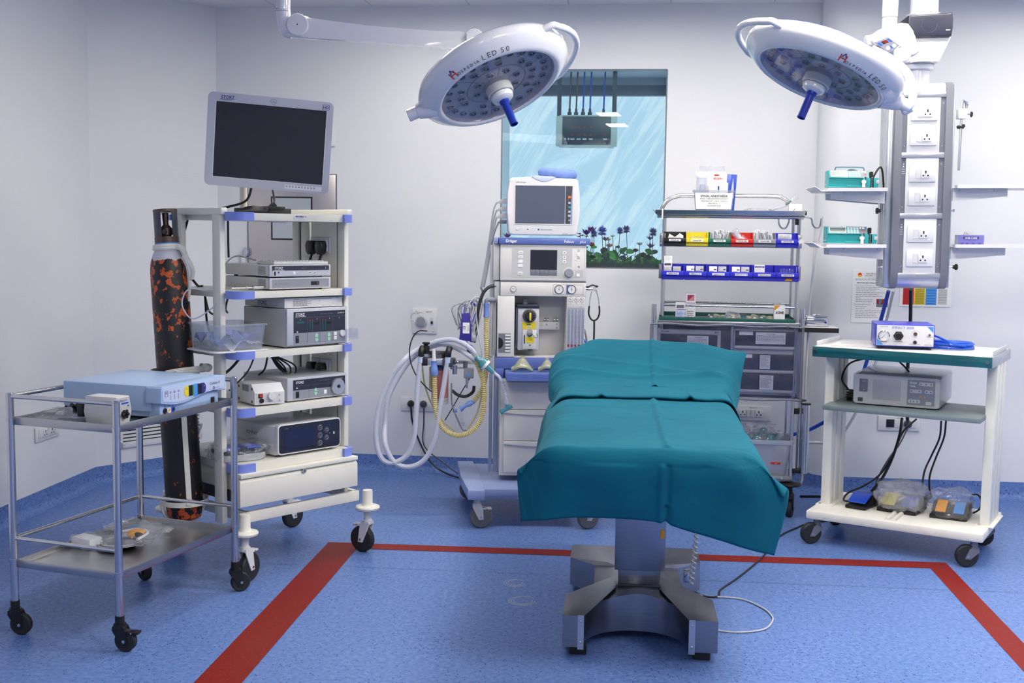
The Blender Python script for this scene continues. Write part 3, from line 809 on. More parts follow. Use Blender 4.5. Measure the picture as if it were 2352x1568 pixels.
b.cyl((0, -.04, 1.252), (0, 0, 1.252), .010, n=12); b.cyl((0, 0, 1.255), (.034, .01, 1.255), .014, n=10); b.build('valve', cy)
# cotton tie round its neck
b = MB('cotton'); ctr = _cb + ax_ * 1.192
b.torus(ctr, ax_, .052, .009, n=28, k=8); b.torus(ctr + ax_ * -.010, ax_, .055, .008, n=28, k=8)
p0 = ctr + Vector((.045, -.03, 0))
b.tube([p0, p0 + Vector((.03, -.005, -.01)), p0 + Vector((.045, 0, -.05))], .013, 8)
b.tube([p0 + Vector((.035, 0, -.04)), p0 + Vector((.055, .0, -.09)), p0 + Vector((.055, .01, -.16)), p0 + Vector((.05, .01, -.235))], .016, 6, r2=.005)
b.tube([p0 + Vector((.04, 0, -.045)), p0 + Vector((.072, .0, -.10)), p0 + Vector((.068, .0, -.14))], .015, 6, r2=.007)
solo(b, 'cloth_tie', 'white gauze strip tied round the neck of the gas cylinder', 'cloth tie')
b = MB('cotton'); c2 = FE(-.165, .31, .892)
b.tube([FE(-.25, .24, .895), FE(-.20, .205, .905), FE(-.13, .20, .908), FE(-.09, .22, .905), FE(-.06, .27, .91)], .010, 6)
b.tube([FE(-.22, .21, .898), FE(-.15, .19, .898), FE(-.08, .22, .893)], .008, 6); b.blob(FE(-.07, .21, .905), (.022, .02, .018), 4, .3, sub=2)
solo(b, 'cloth_tie', 'white gauze strip knotted to the ring at mid height of the gas cylinder', 'cloth tie')

# ------------------------------------------------------------------ big monitor
mo = thing('monitor', 'large silver-framed flat monitor with a switched-off dark screen on top of the cart', 'monitor', (0, 0, 0))
TL, TR, BR, BL = Vector((-1.314, 5.05, 2.10)), Vector((-.800, 5.12, 2.05)), Vector((-.832, 5.14, 1.668)), Vector((-1.335, 5.07, 1.686))
cen = (TL + TR + BR + BL) / 4; ex = ((TR - TL) + (BR - BL)).normalized(); up = ((TL - BL) + (TR - BR)).normalized()
up = (up - ex * up.dot(ex)).normalized(); nn = up.cross(ex)   # faces back
mw, mh = .534, .398
mo.matrix_world = Matrix(((ex.x, nn.x, up.x, cen.x), (ex.y, nn.y, up.y, cen.y), (ex.z, nn.z, up.z, cen.z), (0, 0, 0, 1)))
W2, H2 = mw / 2, mh / 2
b = MB('silver_grey'); b.ring(rrect(-W2, -H2, W2, H2, .022, 5), rrect(-W2 + .033, -H2 + .037, W2 - .026, H2 - .037, .002, 5), -.016, .004)
b.m('white_matt'); b.ring(rrect(-W2 + .033, -H2 + .037, W2 - .026, H2 - .037, .002, 5), rrect(-W2 + .035, -H2 + .039, W2 - .029, H2 - .038, .002, 5), -.0155, .003)
b.m('silver_grey'); b.prism(rrect(-W2 + .004, -H2 + .004, W2 - .004, H2 - .004, .02, 5), .004, .05, 'xz', .006)
b.text('STORZ', (-W2 + .055, -.0165, H2 - .026), .021, bold=.02, m='ink_blue', wx=.85, align='l'); b.quad(-W2 + .05, H2 - .0305, -W2 + .1, H2 - .0285, -.0168)
b.text('HD', (W2 - .033, -.0165, H2 - .030), .017, bold=.02, m='ink_blue', align='c'); b.ring(rrect(W2 - .048, H2 - .035, W2 - .018, H2 - .012, .003, 3), rrect(W2 - .0465, H2 - .0335, W2 - .0195, H2 - .0135, .002, 3), -.0166, -.0160)
b.text('LED', (0.01, -.0165, H2 - .024), .008, align='c', m='ink_blue')
b.ring([(.01, H2 - .036), (.025, H2 - .019), (.019, H2 - .011), (.001, H2 - .011), (-.005, H2 - .019)], [(.01, H2 - .0345), (.0235, H2 - .019), (.0185, H2 - .012), (.0015, H2 - .012), (-.0035, H2 - .019)], -.0166, -.016)
b.m('paper'); b.quad(W2 - .19, -H2 + .010, W2 - .03, -H2 + .029, -.0163)
for k in range(10): b.m('ink_grey' if k != 4 else 'ink'); b.prism(circ(W2 - .181 + k * .0132, -H2 + .0205, .0028, 8), -.0168, -.0164, 'xz')
for k in range(10): b.m('ink_grey'); b.quad(W2 - .185 + k * .0132, -H2 + .025, W2 - .178 + k * .0132, -H2 + .026, -.0168)
b.text('o', (W2 - .04, -.0165, -H2 + .014), .006, m='ink_grey')
b.build('bezel', mo)
b = MB('screen_off'); b.box(-W2 + .035, -.008, -H2 + .039, W2 - .029, -.002, H2 - .038); b.build('screen', mo)
# swivel post under the monitor
b = MB('cream'); pz = 1.571
pp = Vector((-1.215, 5.225, 0)); b.cyl((pp.x, pp.y, 1.571), (pp.x, pp.y, 1.80), .017, n=18); b.cyl((pp.x, pp.y, 1.571), (pp.x, pp.y, 1.578), .035, n=20)
b.box(pp.x - .03, pp.y - .10, 1.76, pp.x + .05, pp.y + .01, 1.84, .004); solo(b, 'monitor_post', 'cream post that carries the large monitor above the cart top', 'stand')
# cables behind and below it
cable('power_cable', [(-1.165, 5.18, 1.70), (-1.19, 5.17, 1.63), (-1.27, 5.16, 1.60), (-1.35, 5.16, 1.584), (-1.39, 5.2, 1.576)], .0055, 'black', 'black cable drooping from the left of the large monitor to the cart top')
cable('power_cable', [FE(.30, .25, 1.66) + Vector((0, 0, .03)), FE(.29, .22, 1.64), FE(.27, .2, 1.61), FE(.22, .17, 1.59)], .005, 'black', 'black cable under the right half of the large monitor')
b = MB('black'); b.T = Matrix.Translation(FE(.235, .17, 1.597)) @ Matrix.Rotation(math.radians(FE.yaw), 4, 'Z') @ Matrix.Rotation(math.radians(-42), 4, 'Y')
b.box(-.028, -.012, -.011, .028, .012, .011, .003); solo(b, 'cable_adapter', 'black block in the monitor cable standing on the cart top', 'adapter')
b = MB('black'); b.T = Matrix.Translation(FE(0, 0, 1.571)) @ Matrix.Rotation(math.radians(FE.yaw), 4, 'Z')
b.box(.13, .16, 0, .34, .30, .026, .004); b.box(.20, .15, .02, .30, .26, .034, .003)
solo(b, 'power_brick', 'flat black power supply lying on the cart top below the monitor', 'power supply')
b = MB('black')
for k in range(5): b.tube([FE(.02 + .012 * k, .10 + .02 * k, 1.578), FE(.09, .08 + .01 * k, 1.583 + .004 * k), FE(.16, .10, 1.585 + .003 * k), FE(.2, .14 + .01 * k, 1.596)], .0042, 6)
solo(b, 'cable_bundle', 'tangle of thin black leads on the cart top beside the power supply', 'cable')
# cables behind the shelves
cable('power_cable', [FE(.02, .5, 1.54), FE(-.01, .5, 1.44), FE(.0, .5, 1.34), FE(.05, .48, 1.25), FE(.07, .46, 1.243)], .006, 'black', 'thick black cable curving from the cart top to the second shelf behind the left frame')
cable('power_cable', [FE(.25, .53, 1.545), FE(.25, .53, 1.45), FE(.252, .53, 1.37)], .005, 'black', 'straight black cable hanging in front of the steel hatch behind the second shelf')
cable('network_cable', [FE(.21, .25, 1.365), FE(.09, .22, 1.385), FE(.0, .17, 1.35), FE(-.022, .15, 1.30), FE(-.012, .15, 1.25)], .0035, 'grey', 'thin grey cable looping down beside the left end of the camera unit')
cable('drawstring', [FE(-.09, .17, 1.24), FE(-.15, .22, 1.245), FE(-.17, .24, 1.18), FE(-.14, .21, 1.12), FE(-.09, .15, 1.16), FE(-.06, .085, 1.225)], .003, 'hose_clear', 'clear thin tube looped and tied to the left frame of the cart', 'tube')
for k, (a, c_, lab) in enumerate([((-.02, .3, 1.21), (.10, .42, .992), 'first'), ((.0, .33, 1.20), (.17, .50, 1.10), 'second'), ((.1, .3, 1.21), (.19, .45, 1.12), 'third')]):
    m_ = [(a[i] + c_[i]) / 2 + (0, .02, -.02)[i] for i in range(3)]
    cable('power_cable', [FE(*a), FE(*m_), FE(*c_)], .005, 'black', ['black cable running down behind the clear tub', 'black cable slanting behind the boxed unit on the third shelf', 'black cable dropping from the second shelf just left of the boxed unit'][k])
cable('power_cable', [FE(.03, .1, .956), FE(-.0, .14, .90), FE(-.05, .2, .84), FE(-.07, .25, .80)], .006, 'black', 'black cable hanging under the third shelf toward the white small unit')
cable('power_cable', [FE(.10, .1, .956), FE(.07, .12, .88), FE(.02, .18, .80)], .0035, 'black', 'thin black cable hanging under the third shelf just right of the thicker one')
b = MB('black')
for k in range(3): b.tube([FE(.24, .2, .956), FE(.27 + .01 * k, .18, .89), FE(.30 + .02 * k, .16, .86 - .01 * k), FE(.31 + .03 * k, .18, .885), FE(.26, .2, .94)], .004, 6)
b.tube([FE(.24, .2, .956), FE(.22, .2, .88), FE(.2, .22, .85)], .0045, 6)
solo(b, 'cable_bundle', 'bunch of looped black cables hanging under the third shelf', 'cable')

# ------------------------------------------------------------------ instruments on the shelves
def unit(name, label, cat, u, v, z, w, d, h, body, yaw_off=0.0, frame=FE, b_=.004):
    o = thing(name, label, cat, frame(u, v, z), frame.yaw + yaw_off)
    b = MB(body); b.box(0, .014, .006, w, d, h, b_); b.m('rubber')
    for fx in (.03, w - .03):
        for fy in (.04, d - .04): b.cyl((fx, fy, 0), (fx, fy, .007), .009, n=12)
    return o, b
# camera control units
o, b = unit('camera_control_unit', 'grey endoscopy camera control unit on the second shelf, lower of the stacked pair', 'medical unit', .13, .03, 1.239, .33, .34, .055, 'offwhite')
b.m('ink_grey')
for k in range(9): b.box(-.0008, .03, .014 + k * .004, 0, .085, .0155 + k * .004)
b.build('housing', o)
b = MB('silver_grey'); b.box(0, 0, .006, .33, .016, .0545, .003); b.m('grey'); b.box(.012, -.001, .012, .318, .001, .049)
b.m('black'); b.box(.218, -.004, .021, .262, 0, .038, .002); b.m('ink_grey'); b.box(.25, -.0045, .024, .254, -.003, .035); b.m('ink_grey'); b.quad(.045, .028, .10, .030, -.0013); b.m('ink'); b.cyl((.03, -.002, .029), (.03, 0, .029), .0018)
b.build('front_panel', o)
o, b = unit('camera_control_unit', 'camera control unit with dark name band, upper of the stacked pair on second shelf', 'medical unit', .13, .03, 1.295, .33, .34, .055, 'offwhite')
b.m('ink_grey')
for k in range(9): b.box(-.0008, .03, .014 + k * .004, 0, .085, .0155 + k * .004)
b.build('housing', o)
b = MB('silver_grey'); b.box(0, 0, .004, .33, .016, .0555, .003); b.m('silver_grey'); b.box(.012, -.001, .008, .318, .001, .03); b.m('navy_panel'); b.box(.012, -.0015, .031, .318, .001, .051)
b.text('STORZ', (.025, -.0018, .036), .015, m='ink_white', bold=.02, wx=.9); b.quad(.02, .032, .075, .0333, -.002); b.text('image1 S', (.165, -.0018, .037), .008, m='ink_grey'); b.text('S', (.296, -.0018, .0365), .012, m='ink_white')
b.m('black'); b.box(.022, -.003, .010, .030, 0, .027, .001)
for x in (.205, .232): b.m('ink_white'); b.box(x, -.0025, .018, x + .016, 0, .0255, .001); b.m('black'); b.box(x + .003, -.003, .0205, x + .013, -.002, .0235)
b.m('paper'); b.box(.12, -.003, .012, .134, 0, .026, .002); b.m('ink_blue'); b.cyl((.045, -.002, .0225), (.045, 0, .0225), .004)
b.build('front_panel', o)
b = MB('offwhite'); b.T = Matrix.Translation(FE(.155, .035, 1.350)) @ Matrix.Rotation(math.radians(FE.yaw), 4, 'Z')
b.box(0, .0, 0.0, .295, .13, .014, .005); b.m('light_grey')
for r_ in range(4):
    for k in range(16): b.box(.01 + k * .017, .012 + r_ * .027, .013, .024 + k * .017, .034 + r_ * .027, .0175, .002)
solo(b, 'keyboard', 'light grey keyboard lying on the upper camera control unit', 'keyboard')
b = MB('steel'); b.T = Matrix.Translation(FE(-.035, .07, 1.245)) @ Matrix.Rotation(math.radians(FE.yaw - 4), 4, 'Z')
b.cyl((0, 0, .008), (.10, 0, .008), .004, n=10); b.cyl((.10, 0, .009), (.15, 0, .009), .0085, n=14); b.m('cotton'); b.torus((.07, 0, .008), (1, 0, 0), .006, .002)
solo(b, 'instrument_key', 'small steel rod tool with string lying at the left of the second shelf', 'tool')
# endoflator
o, b = unit('insufflator', 'grey endoscopy insufflator with dark display panel and green arrow keys on the third shelf', 'medical unit', .198, .0, .985, .332, .33, .172, 'light_grey')
b.build('housing', o)
b = MB('silver_grey'); b.box(0, 0, .012, .332, .016, .174, .004); b.m('grey'); b.box(.034, -.0012, .018, .318, .001, .066); b.m('navy_panel'); b.box(.034, -.0015, .067, .318, .001, .160)
b.text('STORZ', (.044, -.0018, .142), .017, m='ink_white', bold=.02, wx=.9); b.quad(.042, .1375, .10, .139, -.002)
b.text('electronic endoflator', (.178, -.0018, .145), .0085, m='ink_grey'); b.text('26 4305 20', (.275, -.0018, .145), .008, m='ink_white', bold=.01)
b.m('ink_grey')
for x in (.106, .176, .246): b.box(x, -.0022, .018, x + .0008, -.001, .133)
b.box(.034, -.0022, .133, .318, -.001, .1338)
for x in (.118, .132, .19, .204): b.m('green_led'); b.box(x, -.0022, .074, x + .004, -.001, .118); b.m('ink_red'); b.box(x, -.0022, .118, x + .004, -.001, .123)
b.m('green_led'); b.box(.052, -.0022, .108, .088, -.001, .118)
b.text('o', (.066, -.0018, .123), .009, m='ink_white'); b.text('o', (.157, -.0018, .123), .009, m='ink_white'); b.text('o', (.227, -.0018, .123), .009, m='ink_white'); b.text('o', (.282, -.0018, .123), .009, m='ink_white')
b.m('black'); b.box(.142, -.0022, .099, .168, -.0012, .112); b.box(.214, -.0022, .099, .24, -.0012, .112)
b.m('black'); b.box(.044, -.005, .024, .060, 0, .056, .002); b.m('green_led'); b.box(.048, -.0058, .042, .056, -.0045, .052)
b.m('ink_white'); b.prism([(.050, .068), (.058, .072), (.050, .076)], -.0022, -.0012, 'xz')
b.m('green_button')
for x in (.157, .226):
    b.prism([(x - .008, .044), (x + .008, .044), (x + .008, .055), (x, .063), (x - .008, .055)], -.003, -.001, 'xz'); b.prism([(x - .008, .039), (x - .008, .030), (x, .022), (x + .008, .030), (x + .008, .039)][::-1], -.003, -.001, 'xz')
b.m('paper'); b.box(.254, -.003, .046, .27, -.001, .062, .001); b.box(.254, -.003, .027, .27, -.001, .043, .001)
b.build('front_panel', o)
b = MB('clear_plastic'); b.box(.302, -.045, .036, .36, -.008, .074, .003); b.box(.31, -.055, .028, .352, -.04, .082, .002); b.m('white'); b.cyl((.30, -.01, .055), (.30, 0, .055), .014, n=16)
b.build('gas_filter', o, label='clear square gas filter plugged into the front')
# carton above it
b = MB('light_grey'); b.T = Matrix.Translation(FE(.205, .03, 1.160)) @ Matrix.Rotation(math.radians(FE.yaw), 4, 'Z')
b.box(0, .0, 0, .32, .30, .044, .002); b.m('white'); b.box(.001, -.0012, .001, .319, .0, .043)
b.lines(.045, .16, .031, -.0016, 6, .0045, .0022, seed=2); b.text('cc', (.185, -.0014, .026), .010, m='ink'); b.text('STORZ', (.29, -.0014, .037), .006, m='ink', align='c'); b.m('ink'); b.quad(.05, .037, .26, .0385, -.0016)
for i in range(5):
    for j in range(5):
        pass
b.text('STORZ', (-.0002, .20, .012), .022, ex=(0, -1, 0), m='ink_blue', bold=.02); b.m('ink_blue'); b.box(-.0012, .12, .006, -.0005, .2, .008)
solo(b, 'carton', 'flat grey carton with white printed end on top of the insufflator', 'box')
# clear tub
o = thing('storage_tub', 'clear plastic tub holding blue wrapping sheets at the left of the third shelf', 'tub', FE(-.015, .135, .985), FE.yaw - 4)
def tub(b, w, d, h, t=.0025, tap=.90, rim=.008, r=.025):
    def ol(k, e=0): return [((x) * k + (e if x > 0 else -e), (y) * k + (e if y > 0 else -e)) for x, y in rrect(-w / 2, -d / 2, w / 2, d / 2, r, 4)]
    rows = []
    for k, z, e in ((.02, 0.001, 0), (tap * .96, 0.001, 0), (tap, .01, 0), (1, h - rim, 0), (1, h - rim, rim * .7), (1, h, rim * .7), (1, h, -t), (tap, .012, -t), (.02, .004, 0)):
        rows.append([(x, y, z) for x, y in ol(k, e)])
    b.grid(rows, close=True)
b = MB('tub_clear'); tub(b, .25, .24, .118); b.build('tub_body', o)
b = MB('white'); b.prism(rrect(-.135, -.13, .135, .13, .03), 0, .006, 'xy', .002); b.build('tub_lid', o)
b = MB('cushion_blue'); rd = random.Random(3)
def crumple(b, cx, cy, cz, w, d, h, seed, n=16):
    rows = []
    for i in range(n):
        row = []
        for j in range(n):
            x = cx + w * (i / (n - 1) - .5); y = cy + d * (j / (n - 1) - .5)
            row.append((x, y, cz + h * (noise.noise(Vector((i * .2 + seed, j * .2, seed))) + .2 * noise.noise(Vector((i * .5, j * .5, seed + 5))))))
        rows.append(row)
    b.grid(rows)
crumple(b, .0, -.06, .045, .2, .09, .075, 3); crumple(b, -.03, .02, .055, .17, .12, .06, 8); b.m('paper'); crumple(b, .02, -.05, .028, .19, .12, .04, 5); b.m('cuff_blue'); b.torus((.03, .0, .055), (.2, .1, 1), .04, .007); b.torus((.03, .0, .07), (.1, -.1, 1), .032, .006)
solo(b, 'wrapping_sheet', 'blue and white crumpled wrapping sheets inside the clear tub', 'cloth').parent = None
D.objects['wrapping_sheet'].location = FE(-.015, .135, .989); D.objects['wrapping_sheet'].rotation_euler = (0, 0, math.radians(FE.yaw - 4))
# light source
o, b = unit('light_source', 'grey endoscopy light source with round silver port on the fourth shelf', 'medical unit', .22, .03, .742, .333, .34, .108, 'light_grey')
b.build('housing', o)
b = MB('silver_grey'); b.box(0, 0, .006, .333, .016, .109, .004); b.m('grey'); b.box(.03, -.0012, .012, .32, .001, .05); b.m('navy_panel'); b.box(.03, -.0015, .052, .32, .001, .098)
b.text('STORZ', (.044, -.0018, .081), .015, m='ink_white', bold=.02, wx=.9); b.m('ink_grey'); b.box(.034, -.002, .07, .318, -.0012, .0706); b.box(.115, -.002, .012, .1156, -.0012, .07); b.box(.225, -.002, .012, .2256, -.0012, .07)
b.text('power LED 175', (.175, -.0018, .084), .0085, m='ink_grey'); b.text('20 1614 20', (.27, -.0018, .084), .0075, m='ink_white')
b.m('black'); b.box(.044, -.005, .018, .060, 0, .046, .002); b.m('green_button'); b.prism([(.144, .040), (.160, .040), (.160, .049), (.152, .056), (.144, .049)], -.003, -.001, 'xz'); b.prism([(.144, .036), (.144, .028), (.152, .020), (.160, .028), (.160, .036)][::-1], -.003, -.001, 'xz')
b.m('paper'); b.box(.198, -.003, .024, .214, -.001, .042, .002); b.m('ink_white'); b.prism([(.046, .058), (.056, .062), (.046, .066)], -.0022, -.0012, 'xz')
b.build('front_panel', o)
b = MB('alu'); b.lathe((.272, 0, .052), (0, -1, 0), [(.034, 0), (.036, .004), (.036, .014), (.034, .017), (.010, .017), (.008, .010), (.002, .010)], 32); b.m('black'); b.cyl((.272, -.0175, .052), (.272, -.010, .052), .006, n=12); b.build('light_port', o)
b = MB('bag_film'); b.T = Matrix.Translation(FE(.37, .19, .853)) @ Matrix.Rotation(math.radians(FE.yaw), 4, 'Z'); crumple(b, 0, 0, .006, .27, .26, .012, 11); solo(b, 'plastic_sheet', 'clear plastic film lying on the light source', 'plastic film')
# small white pump
o = thing('pump_unit', 'small white motor unit with red switch and round knob on the fourth shelf', 'medical unit', FE(.045, .025, .742), FE.yaw - 9)
b = MB('white'); b.prism([(0, .006), (.15, .006), (.15, .05), (.135, .085), (.0, .088), (0, .05)][:0] or [(.0, .008), (.20, .008), (.20, .09), (.035, .095), (.0, .06)], .0, .142, 'yz', .004); b.m('black')
for x, y in ((-.0008, .02), (-.0008, .15)): b.box(x, y, .014, .0, y + .012, .026); b.box(x, y, .07, 0, y + .012, .08)
b.m('ink_grey')
for k in range(6): b.box(-.0009, .06 + k * .011, .06, 0, .066 + k * .011, .088)
b.build('housing', o)
b = MB('light_grey'); b.T = Matrix.Rotation(math.radians(-34), 4, 'X')
b.box(.008, -.013, .012, .134, -.007, .064, .003) if False else None
b.T = None
b.m('offwhite'); b.prism([(-.002, .016), (-.0025, .058), (.0005, .058), (.0005, .016)], .008, .134, 'yz')
b.m('black'); b.box(.016, -.008, .052 - .014, .036, -.001, .060 - .004, .002); b.m('red'); b.box(.019, -.0095, .042, .033, -.007, .054); b.m('black'); b.cyl((.03, -.010, .026), (.03, 0, .026), .010, n=16)
b.m('white'); b.cyl((.075, -.017, .045), (.075, 0, .045), .0165, n=20); b.cyl((.118, -.008, .025), (.118, 0, .025), .004); b.cyl((.118, -.008, .05), (.118, 0, .05), .004); b.text('MICRON', (.06, -.003, .018), .006, m='ink', align='l')
b.build('front_panel', o)
# wide unit with touch screen
o, b = unit('shaver_console', 'wide white console with rounded black touch screen front on the lowest shelf', 'medical unit', .163, .03, .503, .347, .36, .138, 'white', b_=.012)
b.text('stryker', (-.0002, .235, .085), .030, ex=(0, -1, 0), m='ink_grey'); b.build('housing', o)
b = MB('white'); b.prism(rrect(0, .012, .347, .147, .018, 5), -.006, .02, 'xz', .003); b.m('black_gloss'); b.prism(rrect(.006, .018, .341, .141, .014, 5), -.008, -.005, 'xz'); b.m('screen_blue'); b.box(.034, -.0088, .034, .20, -.0078, .118); b.text('CORE 2', (.034, -.0082, .125), .006, m='ink_grey')
for x, z in ((.228, .112), (.228, .077), (.228, .042)): b.m('ink_grey'); b.torus((x, -.009, z), (0, 1, 0), .0125, .0012); b.m('chrome'); b.torus((x, -.010, z), (0, 1, 0), .008, .0016); b.m('mid_grey'); b.cyl((x, -.012, z), (x, -.008, z), .003)
for x, z in ((.265, .098), (.265, .063)): b.m('ink_grey'); b.torus((x, -.009, z), (0, 1, 0), .0115, .001); b.m('chrome'); b.torus((x, -.010, z), (0, 1, 0), .0055, .0022)
b.text('1', (.28, -.0082, .116), .008, m='sky_blue'); b.text('2', (.28, -.0082, .078), .008, m='yellow_dark'); b.m('ink_white'); b.box(.304, -.0088, .074, .310, -.0078, .084)
b.build('touch_panel', o)
# bagged foot switch on the lowest shelf
o = thing('bagged_foot_pedal', 'dark blue foot switch wrapped in clear plastic on the lowest shelf', 'foot pedal', FE(.03, .14, .503), FE.yaw - 8)
b = MB('light_grey'); b.prism(rrect(-.10, -.08, .11, .08, .04, 6), .003, .032, 'xy', .004); b.m('navy_panel'); b.prism(rrect(-.10, -.08, .11, .08, .04, 6), .032, .05, 'xy', .006); b.m('blue_royal'); b.box(-.08, -.06, .048, -.01, .04, .062, .006); b.box(.02, -.06, .048, .09, .04, .060, .006); b.build('pedal_body', o)
b = MB('bag_film'); b.blob((0, 0, .04), (.122, .098, .042), 5, .35, 2.4, 4, flat=.001); b.build('plastic_bag', o)
b = MB('frosted_film'); b.T = Matrix.Translation(FE(-.0, .47, .58)) @ Matrix.Rotation(math.radians(FE.yaw), 4, 'Z'); b.blob((0, 0, 0), (.04, .04, .075), 9, .5, 2, 4); solo(b, 'plastic_bag', 'crumpled clear plastic bag standing behind the left frame on the lowest shelf', 'plastic bag')
# ================================================================== steel trolley at the left
T0 = thing('instrument_trolley', 'two-tier stainless steel trolley on black casters at the left front', 'trolley', FT(0, 0), FT.yaw)
LG = [(-.425, 0), (.04, 0), (.04, .735), (-.425, .735)]
for (x, y) in LG:
    b = MB('steel'); b.cyl((x, y, .125), (x, y, .895), .0140, n=18); b.m('chrome'); b.lathe((x, y, .895), (0, 0, 1), [(.0142, -.004), (.0142, .001), (.011, .005), (.002, .006)], 18)
    b.m('steel'); b.cyl((x, y, .272), (x, y, .285), .016, n=18); b.cyl((x, y, .793), (x, y, .806), .016, n=18); b.build('leg', T0)
for zt in (.812, .281):
    b = MB('steel_brushed'); x0, x1, y0, y1 = -.415, .030, .008, .727; lo = zt - .030
    b.box(x0, y0, lo + .004, x1, y1, lo + .007); b.box(x0, y0 - .002, lo, x1, y0 + .001, zt, .0008); b.box(x0, y1 - .001, lo, x1, y1 + .002, zt, .0008)
    b.box(x0 - .002, y0, lo, x0 + .001, y1, zt, .0008); b.box(x1 - .001, y0, lo, x1 + .002, y1, zt, .0008); b.build('tray', T0)
for z, r in ((.888, .0085), (.362, .0075)):
    b = MB('steel'); b.cyl((-.42, 0, z), (.035, 0, z), r, n=12); b.cyl((-.425, 0, z), (-.425, .735, z), r, n=12); b.cyl((-.42, .735, z), (.035, .735, z), r, n=12)
    b.build('rail', T0)
for (x, y), yw, lv in zip(LG, (195, 190, 230, 160), (None, 'black', None, None)):
    caster(T0, x, y, .040, yw, .128, 'rubber', 'wheel_grey', 'black', lv, .026, .022)
# surgical generator, its front towards the right end of the trolley
o = thing('surgical_generator', 'pale blue surgical generator with wavy front panel and two small displays on the trolley', 'medical unit', FT(.03, .262, .789), FT.yaw + 90)
# local: x along v, front at y=0 facing -y (the right end of the trolley), depth to +y
b = MB('coblator_blue'); b.box(-.008, .035, .030, .395, .435, .128, .006); b.box(.01, .0, .008, .37, .42, .04, .004)
b.box(.0, -.0, .008, .378, .05, .07, .004); b.m('rubber')
for x in (.03, .35):
    for y in (.04, .38): b.cyl((x, y, 0), (x, y, .01), .012, n=12)
b.build('housing', o)
b = MB('coblator_blue'); wave = [(-.018 + .42 * k / 14, .064 - .012 * math.sin(k / 14 * PI * 2 - .2) + .0 * k) for k in range(15)]
ol = wave + [(.404, .118), (.398, .127), (-.010, .127), (-.016, .121)]
b.prism(ol, -.018, .05, 'xz', .003)
wi = [(-.008 + .40 * k / 14, .071 - .011 * math.sin(k / 14 * PI * 2 - .2)) for k in range(15)]
b.m('panel_blue'); b.prism(wi + [(.392, .112), (.384, .119), (.0, .119), (-.008, .112)], -.0195, -.0175, 'xz')
y = -.0205
b.m('yellow'); b.prism(circ(.140, .094, .017, 18, .021), y - .0004, y + .001, 'xz'); b.m('green_led'); b.box(.150, y - .0006, .073, .178, y, .115); b.m('leaf_green'); b.box(.176, y - .0007, .076, .182, y, .112); b.m('black'); b.box(.153, y - .001, .075, .175, y, .113)
b.m('sky_blue'); b.box(.183, y - .0003, .068, .21, y, .117); b.m('ink_blue'); b.prism(circ(.245, .094, .019, 18, .021), y - .0004, y + .001, 'xz'); b.box(.208, y - .0005, .073, .24, y, .115); b.m('black'); b.box(.213, y - .001, .075, .235, y, .113)
b.text('+', (.138, y - .0003, .098), .012, m='ink', align='c'); b.text('-', (.138, y - .0003, .084), .012, m='ink', align='c'); b.text('+', (.25, y - .0003, .098), .012, m='ink_white', align='c'); b.text('-', (.25, y - .0003, .084), .012, m='ink_white', align='c')
b.text('Coblator II', (.29, y + .0008, .100), .0155, m='ink'); b.m('ink_blue'); b.torus((.318, y + .0008, .086), (0, 1, 0), .005, .0012); b.text('ArthroCare', (.328, y + .0008, .084), .006, m='ink_blue')
b.m('ink_blue')
for k, x in enumerate((.012, .037, .062, .087)):
    if k == 0: b.ring(rrect(x - .009, .088, x + .009, .111, .003, 3), rrect(x - .008, .089, x + .008, .110, .002, 3), y, y + .001)
    b.ring(circ(x, .102, .0045, 10), circ(x, .102, .0035, 10), y, y + .001); 
    if k: b.box(x - .0004, y, .074, x + .0004, y + .001, .092)
b.build('control_panel', o)
b = MB('black')
for x, mm in ((.028, 'black'), (.053, 'white'), (.078, 'blue_royal')):
    b.m(mm); b.torus((x, -.001, .032), (0, 1, 0), .0085, .003); b.m('black' if mm != 'white' else 'yellow_dark'); b.cyl((x, -.002, .032), (x, 0, .032), .006, n=14); b.m('ink'); b.box(x - .0003, -.001, .044, x + .0003, 0, .06)
b.m('black'); b.box(.325, -.004, .024, .347, .0, .046, .001)
b.build('sockets', o)
# small off-white peristaltic box
o = thing('flow_control_box', 'small cream flow control box with six-sided end and black knob at the trolley front', 'medical unit', FT(-.006, .05, .788), FT.yaw + 90)
b = MB('offwhite'); ol = [(.0, .055), (.014, .012), (.08, .012), (.094, .055), (.082, .110), (.012, .110)]
b.prism(ol, 0.0, .135, 'xz', .002); b.m('rubber')
for x in (.022, .072):
    for yy in (.02, .115): b.cyl((x, yy, 0), (x, yy, .014), .008, n=12)
b.build('housing', o)
b = MB('light_grey'); b.prism([(.003, .055), (.016, .015), (.078, .015), (.091, .055), (.080, .107), (.014, .107)], -.002, 0.0, 'xz'); b.text('Coblator II', (.016, -.0022, .093), .011, m='ink_blue'); b.m('blue_royal'); b.box(.036, -.003, .083, .074, -.002, .0885); b.m('green_led'); b.cyl((.072, -.004, .075), (.072, -.001, .075), .003, n=10); b.build('end_panel', o)
b = MB('black')
for k in range(6): a = k * PI / 3; b.ball((.046 + .013 * math.cos(a), -.012, .048 + .013 * math.sin(a)), .0055, 8, 6)
b.cyl((.046, -.016, .048), (.046, -.001, .048), .012, n=14); b.cyl((.046, -.026, .048), (.046, -.016, .048), .005, n=12); b.build('knob', o)
b = MB('black'); b.box(.020, .155, .030, .060, .180, .088, .003); b.cyl((.04, .18, .06), (.04, .20, .06), .006)
for k in range(3): a = k * 2 * PI / 3 + .5; b.tube([(.04, .205, .06), (.04 + .022 * math.cos(a), .205, .06 + .022 * math.sin(a))], .008, 8, raw=True)
b.m('steel'); b.cyl((.04, .135, .052), (.04, .157, .052), .004); b.build('clamp', o)
